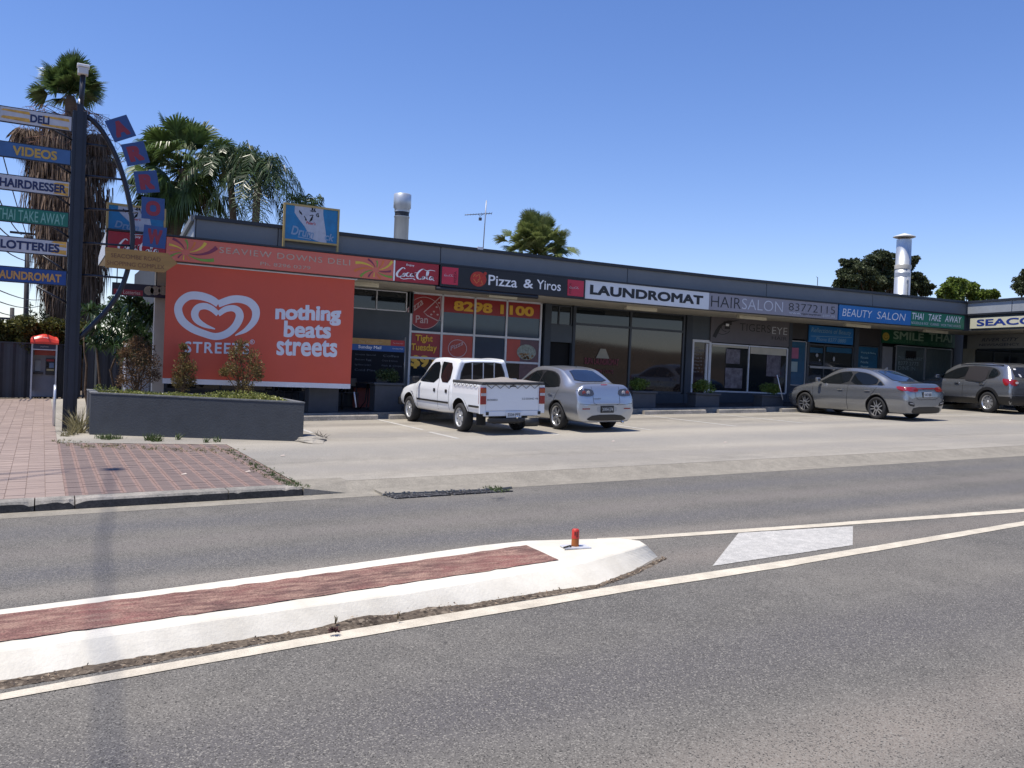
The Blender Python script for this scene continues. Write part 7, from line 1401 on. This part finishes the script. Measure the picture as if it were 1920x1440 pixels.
# ---------------- grey crossover
gr2 = mat('paint_mid_grey', (.25, .262, .285), .24, .7, .03, 60, coat=.8)
sx, ts = sedan('grey_crossover', 'grey crossover hatchback with black lower cladding partly cut by the right edge', 'car', gr2,
 [(-.87, .50, .62, .60, .70, .72, .68, .80, .58, .82), (-.85, .36, .76, .56, .83, .84, .80, .95, .66, .98), (-.80, .28, .80, .56, .875, .95, .835, 1.08, .66, 1.12), (-.72, .26, .80, .56, .885, .99, .84, 1.20, .645, 1.25), (-.55, .26, .80, .56, .89, 1.0, .845, 1.40, .60, 1.46), (-.40, .26, .80, .56, .89, 1.0, .845, 1.475, .585, 1.53), (.0, .25, .80, .54, .89, .99, .845, 1.50, .58, 1.56), (.6, .24, .80, .54, .89, .98, .845, 1.52, .58, 1.58), (1.2, .24, .80, .54, .89, .97, .845, 1.505, .58, 1.567), (1.65, .24, .80, .54, .89, .96, .84, 1.40, .59, 1.46), (2.10, .24, .80, .54, .885, .95, .83, 1.17, .63, 1.22), (2.45, .25, .80, .54, .88, .94, .82, 1.02, .67, 1.06), (2.85, .26, .79, .54, .875, .88, .80, .95, .66, .985), (3.2, .28, .74, .52, .84, .78, .74, .84, .6, .87), (3.38, .32, .60, .48, .72, .64, .64, .70, .5, .72), (3.43, .40, .48, .50, .56, .58, .5, .6, .4, .61)],
 2.60, .335, .215, 'cover9', 1.535, [(-.38, 1.20), (-.22, 1.36), (.10, 1.44), (.6, 1.46), (1.15, 1.44), (1.55, 1.35), (2.28, 1.01), (.5, 1.03), (-.10, 1.06)], [[(-.30, 1.20), (-.18, 1.34), (.02, 1.41), (.08, 1.09), (-.10, 1.09)], [(1.0, 1.04), (.95, 1.42), (1.15, 1.42), (1.52, 1.33), (2.18, 1.03)]],
 [(-.56, 1.13), (-.56, 1.28), (-.48, 1.44), (.48, 1.44), (.56, 1.28), (.56, 1.13)], [(-.64, 1.05), (-.52, 1.42), (.52, 1.42), (.64, 1.05)], [[(1.0, .36), (1.0, 1.0)], [(.30, .62), (.06, 1.0)], [(2.2, .40), (2.3, .98)]], [(.25, .90), (1.25, .89)], mirx=2.05, mirz=1.03, arch=.40, archm=btrim)
for v in 'LR':
    for x in (0, 2.6): P_ = [(x+.435*math.cos(a), .335+.435*math.sin(a)) for a in [math.pi*(-.10+1.20*k/24) for k in range(25)]]; line(P_, ts, v, .085, .009).build('arch_cladding', btrim, sx, local=True)
    hatlr(sx, patch([(.40, .27), (.42, .45), (2.18, .45), (2.20, .27)], ts, v, .008, .08, 0), 'sill_cladding', btrim); hatlr(sx, patch([(-.86, .30), (-.84, .54), (-.42, .54), (-.41, .28)], ts, v, .008, .06, 0), 'bumper_cladding', btrim)
    q = MB(); s = 1 if v == 'L' else -1; q.tube([(-.35, .60*s, 1.50), (.1, .615*s, 1.555), (1.1, .615*s, 1.555), (1.35, .60*s, 1.51)], .014, 6); q.build('roof_rail', btrim, sx, local=True)
    hatlr(sx, patch([(-.78, .90), (-.79, 1.06), (-.50, 1.10), (-.52, 1.02), (-.66, .87)], ts, v, .008, .05, 1), 'tail_light', lampr)
hatlr(sx, patch([(.10, 1.03), (.13, 1.42), (.93, 1.475), (.98, 1.05), (.9, .98), (.3, .965)], ts, 'L', .018, .07, 1), 'window_sock', mat('sunshade_mesh', (.010, .008, .011), .8, 0, .2, 30)); line([(.90, 1.04), (.32, .955), (.20, .985)], ts, 'L', .03, .022).build('sock_tail', btrim, sx, local=True)
for s in (1, -1):
    o = hatlr(sx, patch([(.52*s, .93), (.54*s, 1.05), (.84*s, 1.07), (.845*s, .92), (.70*s, .86)], ts, 'B', .008, .05, 1), 'tail_light', lampr); hatlr(sx, patch([(.52*s, .94), (.54*s, 1.01), (.66*s, 1.0), (.66*s, .93)], ts, 'B', .012, .05, 1), 'clear_lens', lampw)
hatlr(sx, patch([(-.83, .32), (-.80, .56), (.80, .56), (.83, .32), (.6, .28), (-.6, .28)], ts, 'B', .008, .06, 0), 'bumper_cladding', btrim); plate(sx, (-.885, 0, .84), .372, .134, 'S321·BTC', platew, platek, btrim)
line([(-.8, 1.0), (-.8, .62), (.8, .62), (.8, 1.0)], ts, 'B', .010).build('hatch_gap', seam, sx, local=True)
hatlr(sx, patch([(.40, 1.36), (.40, 1.40), (.50, 1.40), (.50, 1.36)], ts, 'B', .016, .05, 0), 'sticker', whitet); hatlr(sx, patch([(.32, 1.14), (.34, 1.22), (.42, 1.24), (.40, 1.14)], ts, 'B', .016, .05, 0), 'sticker', paleg)
place(ute, 861, 809, 1.55, math.radians(91)); ute.scale = (.95, .935, .99); mz.scale = (.97, .885, 1); ki.scale = (1, 1, 1.06); sx.scale = (1.06, 1.06, 1.12); place(mz, 1043, 805, 1.50, math.radians(90)); place(ki, 1642, 786, 1.74, math.radians(92)); place(sx, 1853, 774, 1.7, math.radians(82))
